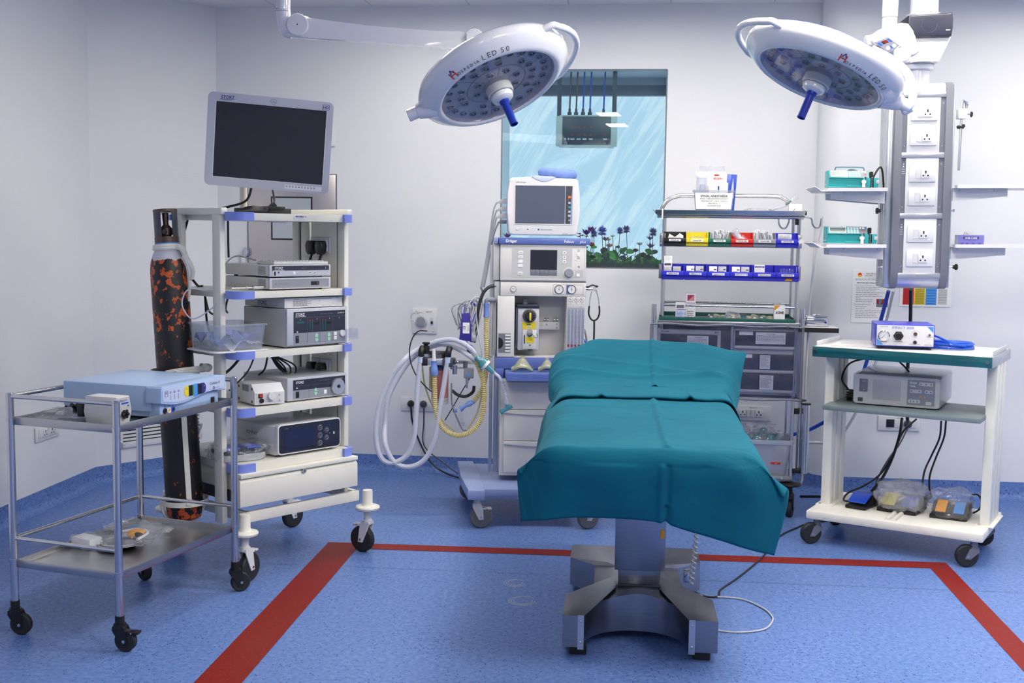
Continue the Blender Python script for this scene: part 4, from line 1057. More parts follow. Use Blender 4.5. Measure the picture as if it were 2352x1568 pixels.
cable('power_cable', [FT(-.40, .42, .88), FT(-.43, .36, .90), FT(-.405, .30, .86), FT(-.40, .25, .80), FT(-.39, .22, .795)], .0045, 'black', 'black cable looping behind the pale blue generator onto the trolley')
b = MB('bag_film'); b.T = Matrix.Translation(FT(-.27, .12, .788)) @ Matrix.Rotation(math.radians(FT.yaw), 4, 'Z'); b.blob((0, 0, .02), (.10, .075, .026), 2, .35, 2.4, 4, flat=.001)
for k in range(3): b.torus((0, 0, .012 + .008 * k), (.1, 0, 1), .05 - .006 * k, .004)
solo(b, 'bagged_cable', 'coiled lead in a clear plastic bag on the upper tray of the trolley', 'bagged cable')
# things on the lower tray
b = MB('steel'); b.T = Matrix.Translation(FT(-.235, .36, .2585)) @ Matrix.Rotation(0, 4, 'Z'); b.lathe((0, 0, 0), (0, 0, 1), [(.002, .001), (.055, .001), (.075, .014), (.088, .016), (.088, .018), (.072, .018), (.052, .005), (.002, .005)], 36)
b.m('light_grey'); b.torus((0.0, 0, .02), (0, 0, 1), .074, .0035); solo(b, 'kidney_dish', 'shallow round steel dish with a coiled tube on the lower tray of the trolley', 'dish')
b = MB('bag_film'); b.T = Matrix.Translation(FT(-.22, .40, .279)) @ Matrix.Rotation(math.radians(FT.yaw - 5), 4, 'Z'); b.blob((.02, 0, .033), (.115, .10, .034), 12, .45, 2.6, 4)
b.m('yellow_dark'); b.blob((.03, .0, .03), (.03, .04, .012), 3, .3, sub=2); b.m('black'); b.blob((.06, -.02, .03), (.018, .012, .01), 3, .2, sub=2); b.m('white'); b.tube([(-.06, 0, .02), (0, .04, .03), (.07, .02, .03), (.08, -.05, .02)], .006, 8); b.m('sky_blue'); b.tube([(-.05, .03, .035), (0, .05, .045)], .003, 6)
solo(b, 'supply_bag', 'clear plastic bag of tubing lying over the steel dish on the lower trolley tray', 'plastic bag')
b = MB('paper'); b.T = Matrix.Translation(FT(-.335, .30, .259)) @ Matrix.Rotation(math.radians(FT.yaw - 8), 4, 'Z'); b.box(-.065, -.035, 0, .04, .035, .045, .012); b.m('bag_film'); b.blob((-.01, 0, .024), (.075, .05, .028), 3, .3, 2, 3, flat=.001)
solo(b, 'tissue_packet', 'white wrapped packet in film at the front left of the lower trolley tray', 'packet')

# ================================================================== operating table
O0 = thing('operating_table', 'operating table on a stainless steel base with scooped front, under teal drapes', 'operating table', FB(0, 0), FB.yaw)
# base outline: front scoop, waisted sides
def arc(cx, cy, r, a0, a1, n): return [(cx + r * math.cos(math.radians(a0 + (a1 - a0) * k / n)), cy + r * math.sin(math.radians(a0 + (a1 - a0) * k / n))) for k in range(n + 1)]
ol = [(-.277, -.08), (-.20, -.08)] + [(-.015 - .185 * math.cos(PI * k / 18), -.08 + .20 * math.sin(PI * k / 18) ** .8) for k in range(1, 18)]
ol += [(.17, -.08), (.272, -.08), (.272, .16), (.20, .26), (.165, .30), (.162, .545), (.262, .655), (.262, .84), (.24, .87), (-.255, .87), (-.277, .85), (-.277, .665), (-.172, .55), (-.172, .30), (-.20, .26), (-.277, .16)]
b = MB('steel_table')
n = len(ol); zb = .035
def zt_(x, y): return .150 + .028 * max(0, 1 - abs(x) / .20) * max(0, min(1, (y + .08) / .2)) * max(0, min(1, (.87 - y) / .2))
b.add([(x, y, zb) for x, y in ol] + [(x, y, zt_(x, y)) for x, y in ol], [tuple(reversed(range(n)))] + [(i, (i + 1) % n, n + (i + 1) % n, n + i) for i in range(n)])
inn = [(x * .45, .38 + (y - .38) * .45, .180) for (x, y) in ol]
b.add([(x, y, zt_(x, y)) for x, y in ol] + inn, [(i, (i + 1) % n, n + (i + 1) % n, n + i) for i in range(n)] + [tuple(range(n, 2 * n))])
b.build('base_cover', O0, sharp=22)
for x0 in (-.222, .17):
    b = MB('steel'); b.box(x0, -.0835, .028, x0 + .022, -.0795, .152)
    b.m('chrome')
    for z in (.055, .132): b.ball((x0 + .011, -.085, z), (.005, .003, .005), 10, 6)
    b.build('trim_plate', O0)
for sx, sy in ((-.22, -.04), (.22, -.04), (-.22, .81), (.22, .81)):
    b = MB('rubber'); b.box(sx - .03, sy - .02, 0, sx + .03, sy + .03, .037, .004); b.build('foot', O0)
b = MB('steel_table'); b.box(-.080, .21, .175, .080, .42, .34, .003); b.m('dark_grey'); b.box(-.082, .206, .178, .082, .211, .183); b.build('inner_column', O0)
b = MB('steel_table'); b.box(-.094, .185, .245, .094, .44, .78, .002); b.m('yellow_dark'); b.box(.074, .1835, .372, .090, .1852, .405); b.build('outer_column', O0)
b = MB('steel_table'); b.T = Matrix.Translation((.20, .60, .085)); b.box(-.02, -.02, -.0, .02, .02, .055, .003); b.m('chrome'); b.box(-.012, -.024, .008, .012, -.019, .05, .002); b.build('hinge_bracket', O0)
b = MB('steel'); b.box(-.22, -.45, .74, .24, 1.30, .775, .004); b.m('rubber'); b.box(-.27, -.52, .775, .28, 1.40, .825, .02); b.build('table_top', O0)
b = MB('rubber'); b.T = Matrix.Translation((0, 1.2, .96)); b.box(-.24, -.16, -.08, .24, .18, .04, .04, 4)
b.build('head_cushion', O0)
b = MB('light_grey')
pts = [Vector((1.535 + .012 * 0, 4.42, 0))]
h0 = Vector((.765, 4.62, .63)); h1 = Vector((.735, 4.56, .10)); cs = []
for k in range(26 * 8 + 1):
    t = k / (26 * 8); p = h0.lerp(h1, t) + Vector((.012 * math.sin(t * 3), 0, 0)); a = 2 * PI * k / 8
    cs.append(p + Vector((math.cos(a) * .008, math.sin(a) * .008, 0)))
b.tube(cs, .0042, 5, raw=True); solo(b, 'spiral_cable', 'grey coiled cord hanging from the operating table to its base', 'cord')

def drape(name, label, rows, su=16, sv=12, thick=.003, fn=None):
    """rows of control points in the table's frame -> a smooth cloth"""
    R1 = [spline(r, su) for r in rows]; n = len(R1[0]); out = [[] for _ in range((len(rows) - 1) * sv + 1)]
    for j in range(n):
        for i, p in enumerate(spline([r[j] for r in R1], sv)): out[i].append(p)
    if fn: out = [[fn(p) for p in r] for r in out]
    b = MB('teal_cloth'); b.grid([[tuple(p) for p in r] for r in out])
    o = solo(b, name, label, 'drape', sharp=80); o.location = FB(0, 0); o.rotation_euler = (0, 0, math.radians(FB.yaw))
    m_ = o.modifiers.new('thickness', 'SOLIDIFY'); m_.thickness = thick; m_.offset = 0
    return o
def srow(v, L, mid, R, zc=None):
    """L: three outer-left points (u,z) outside in, mid z, R: three points inside out"""
    (a, b_, c), (d, e, f) = L, R
    return [(a[0], v, a[1]), (b_[0], v, b_[1]), (c[0], v, c[1]), (-.20, v, mid), (-.06, v, mid), (.045, v, mid + .002), (.13, v, mid), (.24, v, mid - .002), (d[0], v, d[1]), (e[0], v, e[1]), (f[0], v, f[1])]
def ridge(p, u0, w, h): return h * math.exp(-((p.x - u0) / w) ** 2)
def fnA(p):
    z = 0
    top = max(0, min(1, (p.z - .80) / .03))
    z += ridge(p, .050 - .01 * p.y, .010, .009) * (1 if p.y > -.55 else 0)
    z += top * (.006 * math.exp(-((p.y - .30 - .05 * p.x) / .012) ** 2) + .005 * math.exp(-((p.y - .02 + .04 * p.x) / .010) ** 2) + .004 * math.exp(-((p.y + .22 - .1 * p.x) / .010) ** 2))
    z += top * .004 * noise.noise(Vector((p.x * 4, p.y * 9, 1)))
    dy = 0
    if p.z < .80 and p.y < -.5:
        dy = -.008 * math.exp(-((p.x - .040) / .010) ** 2) + .006 * math.exp(-((p.x - .058) / .010) ** 2) + .010 * noise.noise(Vector((p.x * 7, p.z * 3, 2)))
    return Vector((p.x, p.y + dy, p.z + z))
sl = [srow(v, ((-.387 - max(0, v) * .03, .715), (-.356 - max(0, v) * .03, .79), (-.303 - max(0, v) * .01, .842)), .848 + dz, ((.322 + max(0, v) * .012, .842), (.364 + max(0, v) * .026, .79), (.394 + max(0, v) * .026, .715))) for v, dz in ((.70, .016), (.55, .004), (.40, 0), (.20, -.001), (0, 0), (-.20, 0), (-.40, 0))]
sl.append(srow(-.52, ((-.398, .745), (-.362, .80), (-.302, .842)), .848, ((.315, .832), (.365, .78), (.412, .70))))
def fr_(pts): return [tuple(p) for p in pts]
U_ = (-.20, -.06, .045, .13, .24)
sl.append(fr_([(-.410, -.50, .757), (-.36, -.535, .795), (-.305, -.560, .836)] + [(u, -.565, z) for u, z in zip(U_, (.842, .842, .842, .838, .828))] + [(.305, -.555, .808), (.36, -.53, .772), (.433, -.49, .720)]))
sl.append(fr_([(-.411, -.50, .725), (-.352, -.540, .752), (-.290, -.576, .782)] + [(u, -.582, z) for u, z in zip(U_, (.79, .79, .788, .784, .775))] + [(.298, -.572, .752), (.352, -.54, .718), (.433, -.49, .678)]))
sl.append(fr_([(-.405, -.495, .662), (-.340, -.535, .680), (-.272, -.558, .697)] + [(u, -.560, z) for u, z in zip(U_, (.702, .702, .70, .691, .678))] + [(.290, -.55, .655), (.345, -.53, .628), (.418, -.488, .598)]))
sl.append(fr_([(-.398, -.49, .590), (-.328, -.525, .604), (-.255, -.535, .616)] + [(u, -.535, z) for u, z in zip(U_, (.619, .62, .610, .588, .558))] + [(.290, -.53, .542), (.34, -.515, .526), (.398, -.486, .508)]))
drape('surgical_drape', 'teal cloth covering the long foot part of the operating table and hanging over its front', sl, fn=fnA)
# the folded cuff and the sheet over the cushion
def fnB(p):
    w = .005 * noise.noise(Vector((p.x * 5, p.y * 8, 4))) + ridge(p, .058, .010, .009) + .008 * math.exp(-((p.y - .80 - .15 * abs(p.x)) / .014) ** 2) + .006 * math.exp(-((p.y - .90 + .2 * p.x) / .012) ** 2)
    return Vector((p.x, p.y, p.z + w))
cf = [srow(v, ((-.392, .725), (-.362, .80), (-.310, .857 + dz)), .862 + dz, ((.335, .857 + dz), (.378, .80), (.402, .715))) for v, dz in ((.485, -.009), (.475, -.002), (.49, .004), (.56, .006), (.66, .012), (.74, .022))]
def fnC(p):
    return Vector((p.x, p.y, p.z + .012 * math.exp(-((p.x - .19) / .012) ** 2) * max(0, 1 - (p.y - .47) / .3) + .009 * math.exp(-((p.x + .16) / .012) ** 2) * max(0, 1 - (p.y - .47) / .2) + .003 * noise.noise(Vector((p.x * 9, p.y * 9, 7)))))
drape('surgical_drape', 'folded teal cuff of cloth lying across the operating table in front of the cushion', cf, fn=fnC)
hd = [srow(.68, ((-.36, .80), (-.335, .845), (-.305, .872)), .876, ((.325, .872), (.36, .845), (.39, .79))),
      srow(.78, ((-.378, .79), (-.365, .85), (-.31, .888)), .892, ((.335, .888), (.385, .855), (.405, .79))),
      srow(.88, ((-.392, .80), (-.385, .87), (-.325, .925)), .93, ((.335, .925), (.395, .885), (.425, .82))),
      srow(.98, ((-.39, .83), (-.392, .905), (-.33, .965)), .975, ((.33, .968), (.40, .93), (.44, .872))),
      srow(1.06, ((-.386, .86), (-.386, .93), (-.31, .985)), 1.005, ((.31, 1.0), (.40, .972), (.46, .940))),
      srow(1.14, ((-.385, .89), (-.375, .952), (-.27, .995)), 1.023, ((.29, 1.014), (.40, .992), (.475, .985))),
      srow(1.24, ((-.385, .87), (-.36, .93), (-.27, .975)), 1.005, ((.29, .995), (.38, .96), (.43, .92))),
      srow(1.36, ((-.36, .76), (-.33, .82), (-.26, .86)), .90, ((.29, .88), (.34, .84), (.37, .78)))]
drape('surgical_drape', 'teal cloth pulled over the raised cushion at the head of the operating table', hd, fn=fnB)
cable('floor_cable', [(1.86, 5.95, .006), (1.70, 6.02, .005), (1.544, 5.929, .005), (1.50, 5.88, .005), (1.355, 5.684, .005), (1.204, 5.337, .005), (1.092, 5.118, .005), (.996, 4.948, .005), (.9, 4.789, .005), (.875, 4.70, .005), (.815, 4.70, .006), (.77, 4.73, .02)], .0042, 'rubber', 'black cord snaking over the blue floor from the carts to the operating table base', 'cord')
cable('floor_cable', [(.77, 4.70, .02), (.82, 4.70, .006), (.961, 4.674, .005), (1.028, 4.565, .005), (1.045, 4.47, .005), (1.034, 4.40, .005), (.981, 4.304, .005), (.882, 4.266, .005), (.80, 4.282, .006), (.76, 4.30, .02)], .0035, 'light_grey', 'beige cord making a loop on the floor beside the operating table base', 'cord')
# ================================================================== anaesthesia machine
A0 = thing('anaesthesia_machine', 'white and blue anaesthesia machine with control screen, flow tubes, drawers and casters', 'anaesthesia machine', FA(0, 0), FA.yaw)
b = MB('gas_blue'); b.box(-.075, -.012, 1.446, .400, .42, 1.478, .003); b.m('gas_blue_pale'); b.box(-.100, .0, 1.446, -.078, .42, 1.478, .003)
b.text('Dräger', (-.040, -.0128, 1.455), .0205, m='ink_white', bold=.025); b.text('Fabius', (.262, -.0128, 1.455), .0205, m='ink_white', bold=.008); b.text('plus', (.343, -.0128, 1.4555), .0195, ex=(1, 0, 0), ey=(.22, 0, 1), m='ink_white')
b.build('top_shelf', A0)
b = MB('offwhite'); b.box(-.067, .0, 1.257, .380, .40, 1.446, .003); b.m('light_grey'); b.box(-.103, .015, 1.257, -.070, .40, 1.446, .002); b.build('control_housing', A0)
b = MB('offwhite'); b.ring([(-.060, 1.263), (.373, 1.263), (.373, 1.437), (-.060, 1.437)], [(-.058, 1.265), (.371, 1.265), (.371, 1.435), (-.058, 1.435)], -.0015, .001)
b.m('light_grey'); b.box(-.006, -.0008, 1.274, .306, .001, 1.424); b.box(.306, -.0008, 1.274, .364, .001, 1.316); b.m('offwhite'); b.cyl((.291, -.0016, 1.300), (.291, .001, 1.300), .030, n=24)
b.m('paper'); 
for z in (1.404, 1.381, 1.358, 1.335, 1.296): b.m('paper'); b.prism(rrect(.025, z - .008, .051, z + .008, .002, 2), -.003, .0, 'xz'); b.m('ink'); b.box(.0265, -.0035, z + .005, .029, -.002, z + .0065)
for z in (1.404, 1.381, 1.296): b.m('ink_grey'); b.quad(.03, z - .001, .046, z, -.0034); b.quad(.03, z - .004, .046, z - .003, -.0034)
for z in (1.404, 1.381, 1.358): b.m('paper'); b.prism(rrect(.258, z - .008, .275, z + .008, .002, 2), -.003, .0, 'xz'); b.m('ink_grey'); b.quad(.263, z - .002, .270, z + .003, -.0034)
b.m('ink'); b.quad(.333, 1.418, .345, 1.4195, -.001); b.quad(.333, 1.412, .345, 1.4135, -.001); b.m('paper'); b.prism(rrect(.331, 1.389, .347, 1.405, .002, 2), -.003, 0, 'xz'); b.m('ink'); b.quad(.333, 1.381, .345, 1.3825, -.001); b.quad(.331, 1.374, .347, 1.3755, -.001); b.m('ink_blue'); b.torus((.342, -.001, 1.332), (0, 1, 0), .0035, .001)
b.m('paper'); b.prism(rrect(.331, 1.282, .347, 1.298, .002, 2), -.003, 0, 'xz'); b.cyl((.333, -.002, 1.313), (.333, 0, 1.313), .002)
b.build('control_panel', A0)
b = MB('screen_off'); b.box(.090, -.003, 1.315, .228, .001, 1.417); b.m('grey')
for k in range(6): b.m('mid_grey'); b.box(.0905 + k * .0231, -.003, 1.286, .1125 + k * .0231, .001, 1.314, .0008)
b.build('display', A0)
b = MB('grey'); b.lathe((.291, -.0016, 1.300), (0, -1, 0), [(.024, 0), (.0225, .012), (.020, .016), (.002, .016)], 26); b.build('rotary_knob', A0)
# gauge strip
b = MB('offwhite'); b.box(-.064, .0, 1.177, .383, .40, 1.248, .003); b.m('light_grey'); b.box(-.095, .02, 1.16, -.066, .40, 1.252, .002); b.m('ink_grey'); b.box(-.065, .003, 1.2485, .382, .36, 1.2565)
b.ring([(.209, 1.186), (.368, 1.186), (.368, 1.239), (.209, 1.239)], [(.210, 1.187), (.367, 1.187), (.367, 1.238), (.210, 1.238)], -.0008, .001)
b.m('gas_blue'); b.box(.279, -.0012, 1.190, .310, .001, 1.237)
b.m('grey'); b.lathe((.003, 0, 1.213), (0, -1, 0), [(.0165, 0), (.016, .004), (.0125, .004)], 24); b.m('white'); b.cyl((.003, -.0055, 1.213), (.003, 0, 1.213), .0125, n=20); b.text('O2+', (.003, -.006, 1.210), .009, align='c', m='ink')
for x in (.241, .307):
    b.m('dark_grey'); b.torus((x, -.003, 1.214), (0, 1, 0), .0215, .0018); b.m('white'); b.cyl((x, -.003, 1.214), (x, 0, 1.214), .0212, n=26); b.m('ink_grey')
    for k in range(14): a = math.radians(-50 + k * 20); b.box(x + .016 * math.cos(a) - .0007, -.0036, 1.214 + .016 * math.sin(a) - .0007, x + .016 * math.cos(a) + .0007, -.003, 1.214 + .016 * math.sin(a) + .0007)
    b.m('ink'); b.prism([(x - .001, 1.214 - .008), (x + .001, 1.214 - .008), (x + .0005, 1.229), (x - .0005, 1.229)], -.004, -.0033, 'xz'); b.cyl((x, -.0042, 1.214), (x, -.003, 1.214), .0025)
b.build('gauge_strip', A0)
# recess with the vaporizer; door on the left; flow tubes on the right
b = MB('offwhite'); b.box(-.078, .0, .858, .012, .34, 1.176, .002); b.box(.012, .16, .858, .283, .34, 1.176); b.box(.283, .0, .858, .378, .34, 1.176, .002); b.box(.012, .01, .852, .283, .34, .860)
b.m('dark_grey'); b.box(.0115, -.0006, .866, .0135, .01, 1.176); b.m('light_grey'); b.box(-.074, -.0008, .877, -.006, .001, .984); b.m('mid_grey'); b.box(-.071, -.0014, .880, -.009, .001, .980); b.m('black'); b.prism([(-.071 + .026 * math.cos(a), .93 + .03 * math.sin(a)) for a in [math.radians(-90 + 18 * k) for k in range(11)]], -.002, .0, 'xz')
b.m('white')
for k in range(6): b.box(-.036, -.003, .884 + k * .0165, -.010, .0, .893 + k * .0165, .001)
b.build('upper_body', A0)
b = MB('offwhite'); b.box(.286, -.004, 1.117, .377, .002, 1.174, .001)
for k, x in enumerate((.303, .332, .361)): b.m('ink_grey'); b.torus((x, -.005, 1.161), (0, 1, 0), .0105, .0012); b.m('white'); b.cyl((x, -.006, 1.161), (x, 0, 1.161), .0102, n=18); b.m('ink'); b.prism([(x - .007, 1.166), (x - .005, 1.168), (x + .004, 1.159), (x + .002, 1.157)], -.007, -.0062, 'xz')
b.m('ink_grey')
for x in (.300, .329, .358): b.quad(x, 1.139, x + .007, 1.1405, -.0045)
b.text('S-ORC', (.346, -.0045, 1.121), .006, m='ink_grey')
b.m('tube_panel'); b.box(.286, -.002, .908, .377, .001, 1.115)
for k in range(5):
    x = .2945 + k * .0182; b.m('glass_tube'); b.cyl((x, -.005, .915), (x, -.005, 1.112), .0058, n=12); b.m('ink')
    for j in range(26): b.quad(x + (.001 if j % 5 else -.003), .938 + j * .0055, x + .005, .9388 + j * .0055, -.0112)
    b.m('red_dark'); b.prism([(x - .004, .921), (x, .912), (x + .004, .921), (x + .004, .927), (x - .004, .927)], -.012, -.003, 'xz')
b.build('flow_meter', A0)
v = MB('silver_grey'); v.prism([(.030, .90), (.034, .893), (.137, .893), (.141, .90), (.141, 1.118), (.030, 1.118)], .02, .14, 'xz', .003); v.m('mid_grey'); v.prism([(.020, .905), (.032, .905), (.032, 1.116), (.020, 1.116)], .04, .14, 'xz'); v.m('navy_panel'); v.prism([(.022, 1.127), (.032, 1.112), (.141, 1.112), (.141, 1.127), (.134, 1.132), (.028, 1.132)], .016, .13, 'xz', .002)
vp = v.build('vaporizer', A0, label='grey vaporizer block with round black dial')
v = MB('mid_grey'); v.cyl((.067, .06, 1.13), (.067, .06, 1.160), .014, r2=.013, n=18); v.box(.058, .045, 1.145, .076, .052, 1.155); v.build('filler', vp)
v = MB('mid_grey'); v.lathe((.090, .02, 1.074), (0, -1, 0), [(.037, 0), (.036, .01), (.033, .012)], 32); v.m('black'); v.lathe((.090, .008, 1.074), (0, -1, 0), [(.0325, 0), (.031, .012), (.022, .014), (.002, .014)], 30); v.m('navy_panel'); v.cyl((.092, -.012, 1.074), (.092, -.004, 1.074), .020, n=24); v.m('yellow'); v.box(.088, -.017, 1.050, .098, -.010, 1.091, .002); v.m('ink_white')
for k in range(16):
    a = math.radians(-60 + k * 19); v.box(.09 + .0275 * math.cos(a) - .001, -.0072, 1.074 + .0275 * math.sin(a) - .001, .09 + .0275 * math.cos(a) + .001, -.0055, 1.074 + .0275 * math.sin(a) + .001)
v.build('dial', vp)
v = MB('yellow'); v.prism([(.056, 1.004), (.122, 1.004), (.128, 1.043), (.104, 1.036), (.076, 1.036), (.050, 1.043)], .0175, .0205, 'xz'); v.m('white'); v.prism(circ(.088, 1.017, .014, 18, .005), .0168, .0180, 'xz'); v.text('Bentley', (.088, .0172, 1.026), .007, align='c', bold=.02); v.text('SEV 2', (.088, .0166, 1.0145), .006, align='c', m='ink')
v.m('offwhite'); v.box(.056, .008, .899, .128, .02, 1.0, .003); v.m('yellow_dark'); v.m('yellow'); v.prism(rrect(.073, .932, .115, .963, .003, 3), .0065, .0085, 'xz'); v.text('FILL ONLY WITH', (.094, .0062, .950), .0042, align='c', m='ink'); v.text('SEVOFLURANE', (.094, .0062, .943), .0042, align='c', m='ink'); v.m('black'); v.box(.062, .006, .928, .067, .009, .974); v.m('mid_grey'); v.cyl((.094, .005, .92), (.094, .01, .92), .005)
v.m('dark_grey'); v.prism([(.083, .893), (.108, .893), (.104, .9), (.086, .9)], .010, .02, 'xz')
v.build('label_plate', vp)
v = MB('chrome'); v.cyl((.092, .008, .978), (.092, .0, .978), .014, n=18); v.cyl((.092, .0, .986), (.092, -.012, .994), .013, n=18); v.m('mid_grey'); v.cyl((.092, -.010, .992), (.092, -.016, .996), .0145, n=18); v.tube([(.10, -.012, .992), (.112, -.015, .968), (.128, -.014, .962), (.132, -.012, .976), (.126, -.012, .984)], .002, 6); v.build('filler_cap', vp)
b = MB('offwhite'); b.box(.141, .10, .995, .255, .16, 1.035, .003); b.box(.135, .09, 1.0, .15, .16, 1.03); b.m('ink_grey')
for z in (1.028, 1.022, 1.016): b.quad(.150, z, .165, z + .0015, .0992)
b.m('dark_grey'); b.torus((.240, .099, 1.025), (0, 1, 0), .003, .0008); b.torus((.240, .099, 1.005), (0, 1, 0), .003, .0008); b.torus((.186, .099, 1.022), (0, 1, 0), .004, .0008)
b.m('steel')
for x in (.186, .236): b.cyl((x - .012, .13, 1.046), (x + .012, .13, 1.046), .008, n=12); b.cyl((x, .13, 1.035), (x, .13, 1.056), .009, n=12)
b.build('manifold', A0)
# blue work top with pull-out shelf, drawers
b = MB('gas_blue'); b.box(-.085, -.0, .795, .385, .40, .856, .003); b.box(-.085, .0, .745, -.040, .40, .80, .003); b.box(.345, .0, .745, .385, .40, .80, .003)
b.m('dark_grey'); b.box(-.038, .02, .748, .345, .3, .795); b.build('work_top', A0)
b = MB('gas_blue'); b.box(-.036, -.15, .757, .345, .20, .792, .004)
b.prism([(-.03, .752), (.34, .752), (.34, .775)] + [(.34 - .37 * k / 10, .775 - .014 * math.sin(PI * k / 10)) for k in range(1, 10)] + [(-.03, .775)], -.158, -.150, 'xz')
b.build('pull_out_shelf', A0)
b = MB('offwhite'); b.box(-.060, .0, .230, .378, .40, .745, .002); b.box(.345, -.002, .23, .378, .0, .745); b.build('drawer_case', A0)
for k, (z0, z1) in enumerate(((.584, .728), (.418, .581), (.249, .415))):
    b = MB('offwhite'); b.box(-.038, -.012, z0, .345, .0, z1, .0025)
    if k:
        b.prism([(-.036, z1 - .004), (.343, z1 - .004)] + [(.343 - .379 * j / 12, z1 - .013 - .012 * math.sin(PI * j / 12)) for j in range(13)], -.026, -.011, 'xz', .0)
    b.build('drawer', A0)
b = MB('rail_alu')
for x0, x1 in ((-.116, -.098), (-.092, -.066)): b.box(x0, .02, .245, x1, .06, .850, .002)
b.m('light_grey'); b.box(-.118, .04, .86, -.104, .07, 1.44, .002); b.box(-.100, .04, .86, -.086, .34, 1.44, .002); b.build('side_rail', A0)
b = MB('gas_blue_pale'); b.box(-.20, -.20, .158, .36, .46, .200, .006)
for (x0, x1) in ((-.29, -.19), (.38, .48)):
    b.m('gas_blue_pale')
b.prism([(-.222, -.26), (-.136, -.26), (-.16, .10), (-.195, .50), (-.285, .50), (-.262, .10)], .156, .207, 'xy', .006)
b.prism([(.372, -.26), (.458, -.26), (.50, .10), (.53, .50), (.44, .50), (.40, .10)], .156, .207, 'xy', .006)
b.build('base', A0)
for (x, y, yw) in ((-.175, -.20, 185), (-.235, .45, 170), (.415, -.20, 20), (.485, .45, 200)):
    caster(A0, x, y, .058, yw, .158, 'grey_rubber', 'mid_grey', 'light_grey', 'light_grey', .03, .022)
# patient monitor
o = thing('patient_monitor', 'white rounded patient monitor with switched-off slate screen on the anaesthesia machine', 'monitor', FA(.153, .03, 1.492), FA.yaw)
b = MB('white'); ol = [(-.180, .02), (-.172, .004), (-.15, .0), (.15, .0), (.172, .004), (.182, .03), (.188, .12), (.186, .22), (.178, .283), (.165, .292), (.06, .296), (-.06, .30), (-.165, .295), (-.176, .286), (-.184, .22), (-.186, .12)]
b.prism(ol, -.03, .05, 'xz', .008, 3); b.m('gas_blue_pale'); b.prism([(x * 1.01, z * .98 + .002) for x, z in ol], .0, .14, 'xz', .006)
b.m('panel_blue'); b.prism([(-.062, .300)] + [(-.062 + .124 * k / 10, .300 - .022 * math.sin(PI * k / 10)) for k in range(1, 10)] + [(.062, .298), (.04, .304), (-.04, .306)], -.033, .0, 'xz', .002)
b.text('Life Scope', (-.143, -.0305, .268), .0125, m='ink_grey'); b.m('ink_blue'); b.box(-.028, -.0308, .026, -.020, -.030, .034); b.text('NIHON KOHDEN', (-.014, -.0305, .027), .0078, m='ink_blue')
b.m('ink'); b.box(-.083, -.0308, .028, -.076, -.030, .033); b.m('ink_grey')
for k in range(5): b.prism([(.100 + k * .006, .004), (.1015 + k * .006, .004), (.1035 + k * .006, .014), (.102 + k * .006, .014)], -.0308, -.030, 'xz')
b.quad(.135, .005, .16, .007, -.0309); b.m('white'); b.cyl((-.132, -.033, .034), (-.132, -.03, .034), .008); b.build('housing', o)
b = MB('offwhite'); b.ring([(-.150, .056), (.153, .056), (.153, .259), (-.150, .259)], [(-.146, .060), (.149, .060), (.149, .255), (-.146, .255)], -.032, -.029); b.m('screen_slate'); b.box(-.146, -.0305, .060, .112, -.029, .255); b.m('dark_grey'); b.box(.113, -.031, .060, .149, -.029, .255); b.m('gas_blue_pale'); b.prism([(.139, .061), (.148, .061), (.148, .250), (.143, .190)], -.0318, -.030, 'xz'); b.m('light_grey'); b.box(.111, -.0315, .060, .114, -.029, .255)
for z, mm in ((.199, 'orange'), (.169, 'light_grey'), (.147, 'pump_teal'), (.124, 'light_grey'), (.103, 'light_grey'), (.080, 'light_grey')): b.m(mm); b.prism(circ(.134, z, .0085 if z > .19 else .007 if z > .09 else .004, 14, .0068 if z > .19 else .0058 if z > .09 else .004), -.034, -.030, 'xz')
b.m('ink_grey')
for z in (.21, .18, .156, .134, .112): b.quad(.121, z, .129, z + .0015, -.0313)
b.build('screen', o)
b = MB('light_grey')
for z, l in ((.175, .05), (.135, .05), (.098, .055)): b.prism([(-.19, z - .012), (-.19, z + .016), (-.205, z + .016), (-.19 - l, z - .004), (-.19 - l, z - .012)], .03, .05, 'xz', .002)
b.m('mid_grey'); b.box(-.225, .03, .058, -.188, .05, .078, .003); b.build('connectors', o)
b = MB('cushion_blue'); b.T = Matrix.Translation(FA(.232, .13, 1.815)) @ Matrix.Rotation(math.radians(4), 4, 'Y')
rows = []
for i in range(41):
    a = 2 * PI * i / 40; rr = .026 + .002 * math.sin(a * 14)
    rows.append([((.078 + rr * math.cos(t)) * math.cos(a), (.062 + rr * math.cos(t)) * math.sin(a), rr * .95 * math.sin(t)) for t in [2 * PI * k / 12 for k in range(12)]])
b.grid(rows, close=True); solo(b, 'head_ring', 'blue padded ring cushion on top of the patient monitor', 'cushion')
# leads from the monitor down to the coil
for k, (z, dx, m_) in enumerate(((1.66, 0, 'grey'), (1.62, .006, 'grey'), (1.585, .012, 'grey'), (1.56, .016, 'mid_grey'))):
    cable('sensor_lead', [FA(-.075 - (.0 if k == 3 else .012), .07, z), FA(-.105 + dx * .6, .06, z - .05), FA(-.128 + dx, .05, 1.44), FA(-.150 + dx, .03, 1.30), FA(-.165 + dx, .02, 1.22)], .0042, m_, 'grey sensor lead from the side of the patient monitor, %s of four' % ('topmost', 'second', 'third', 'lowest')[k], 'cable')
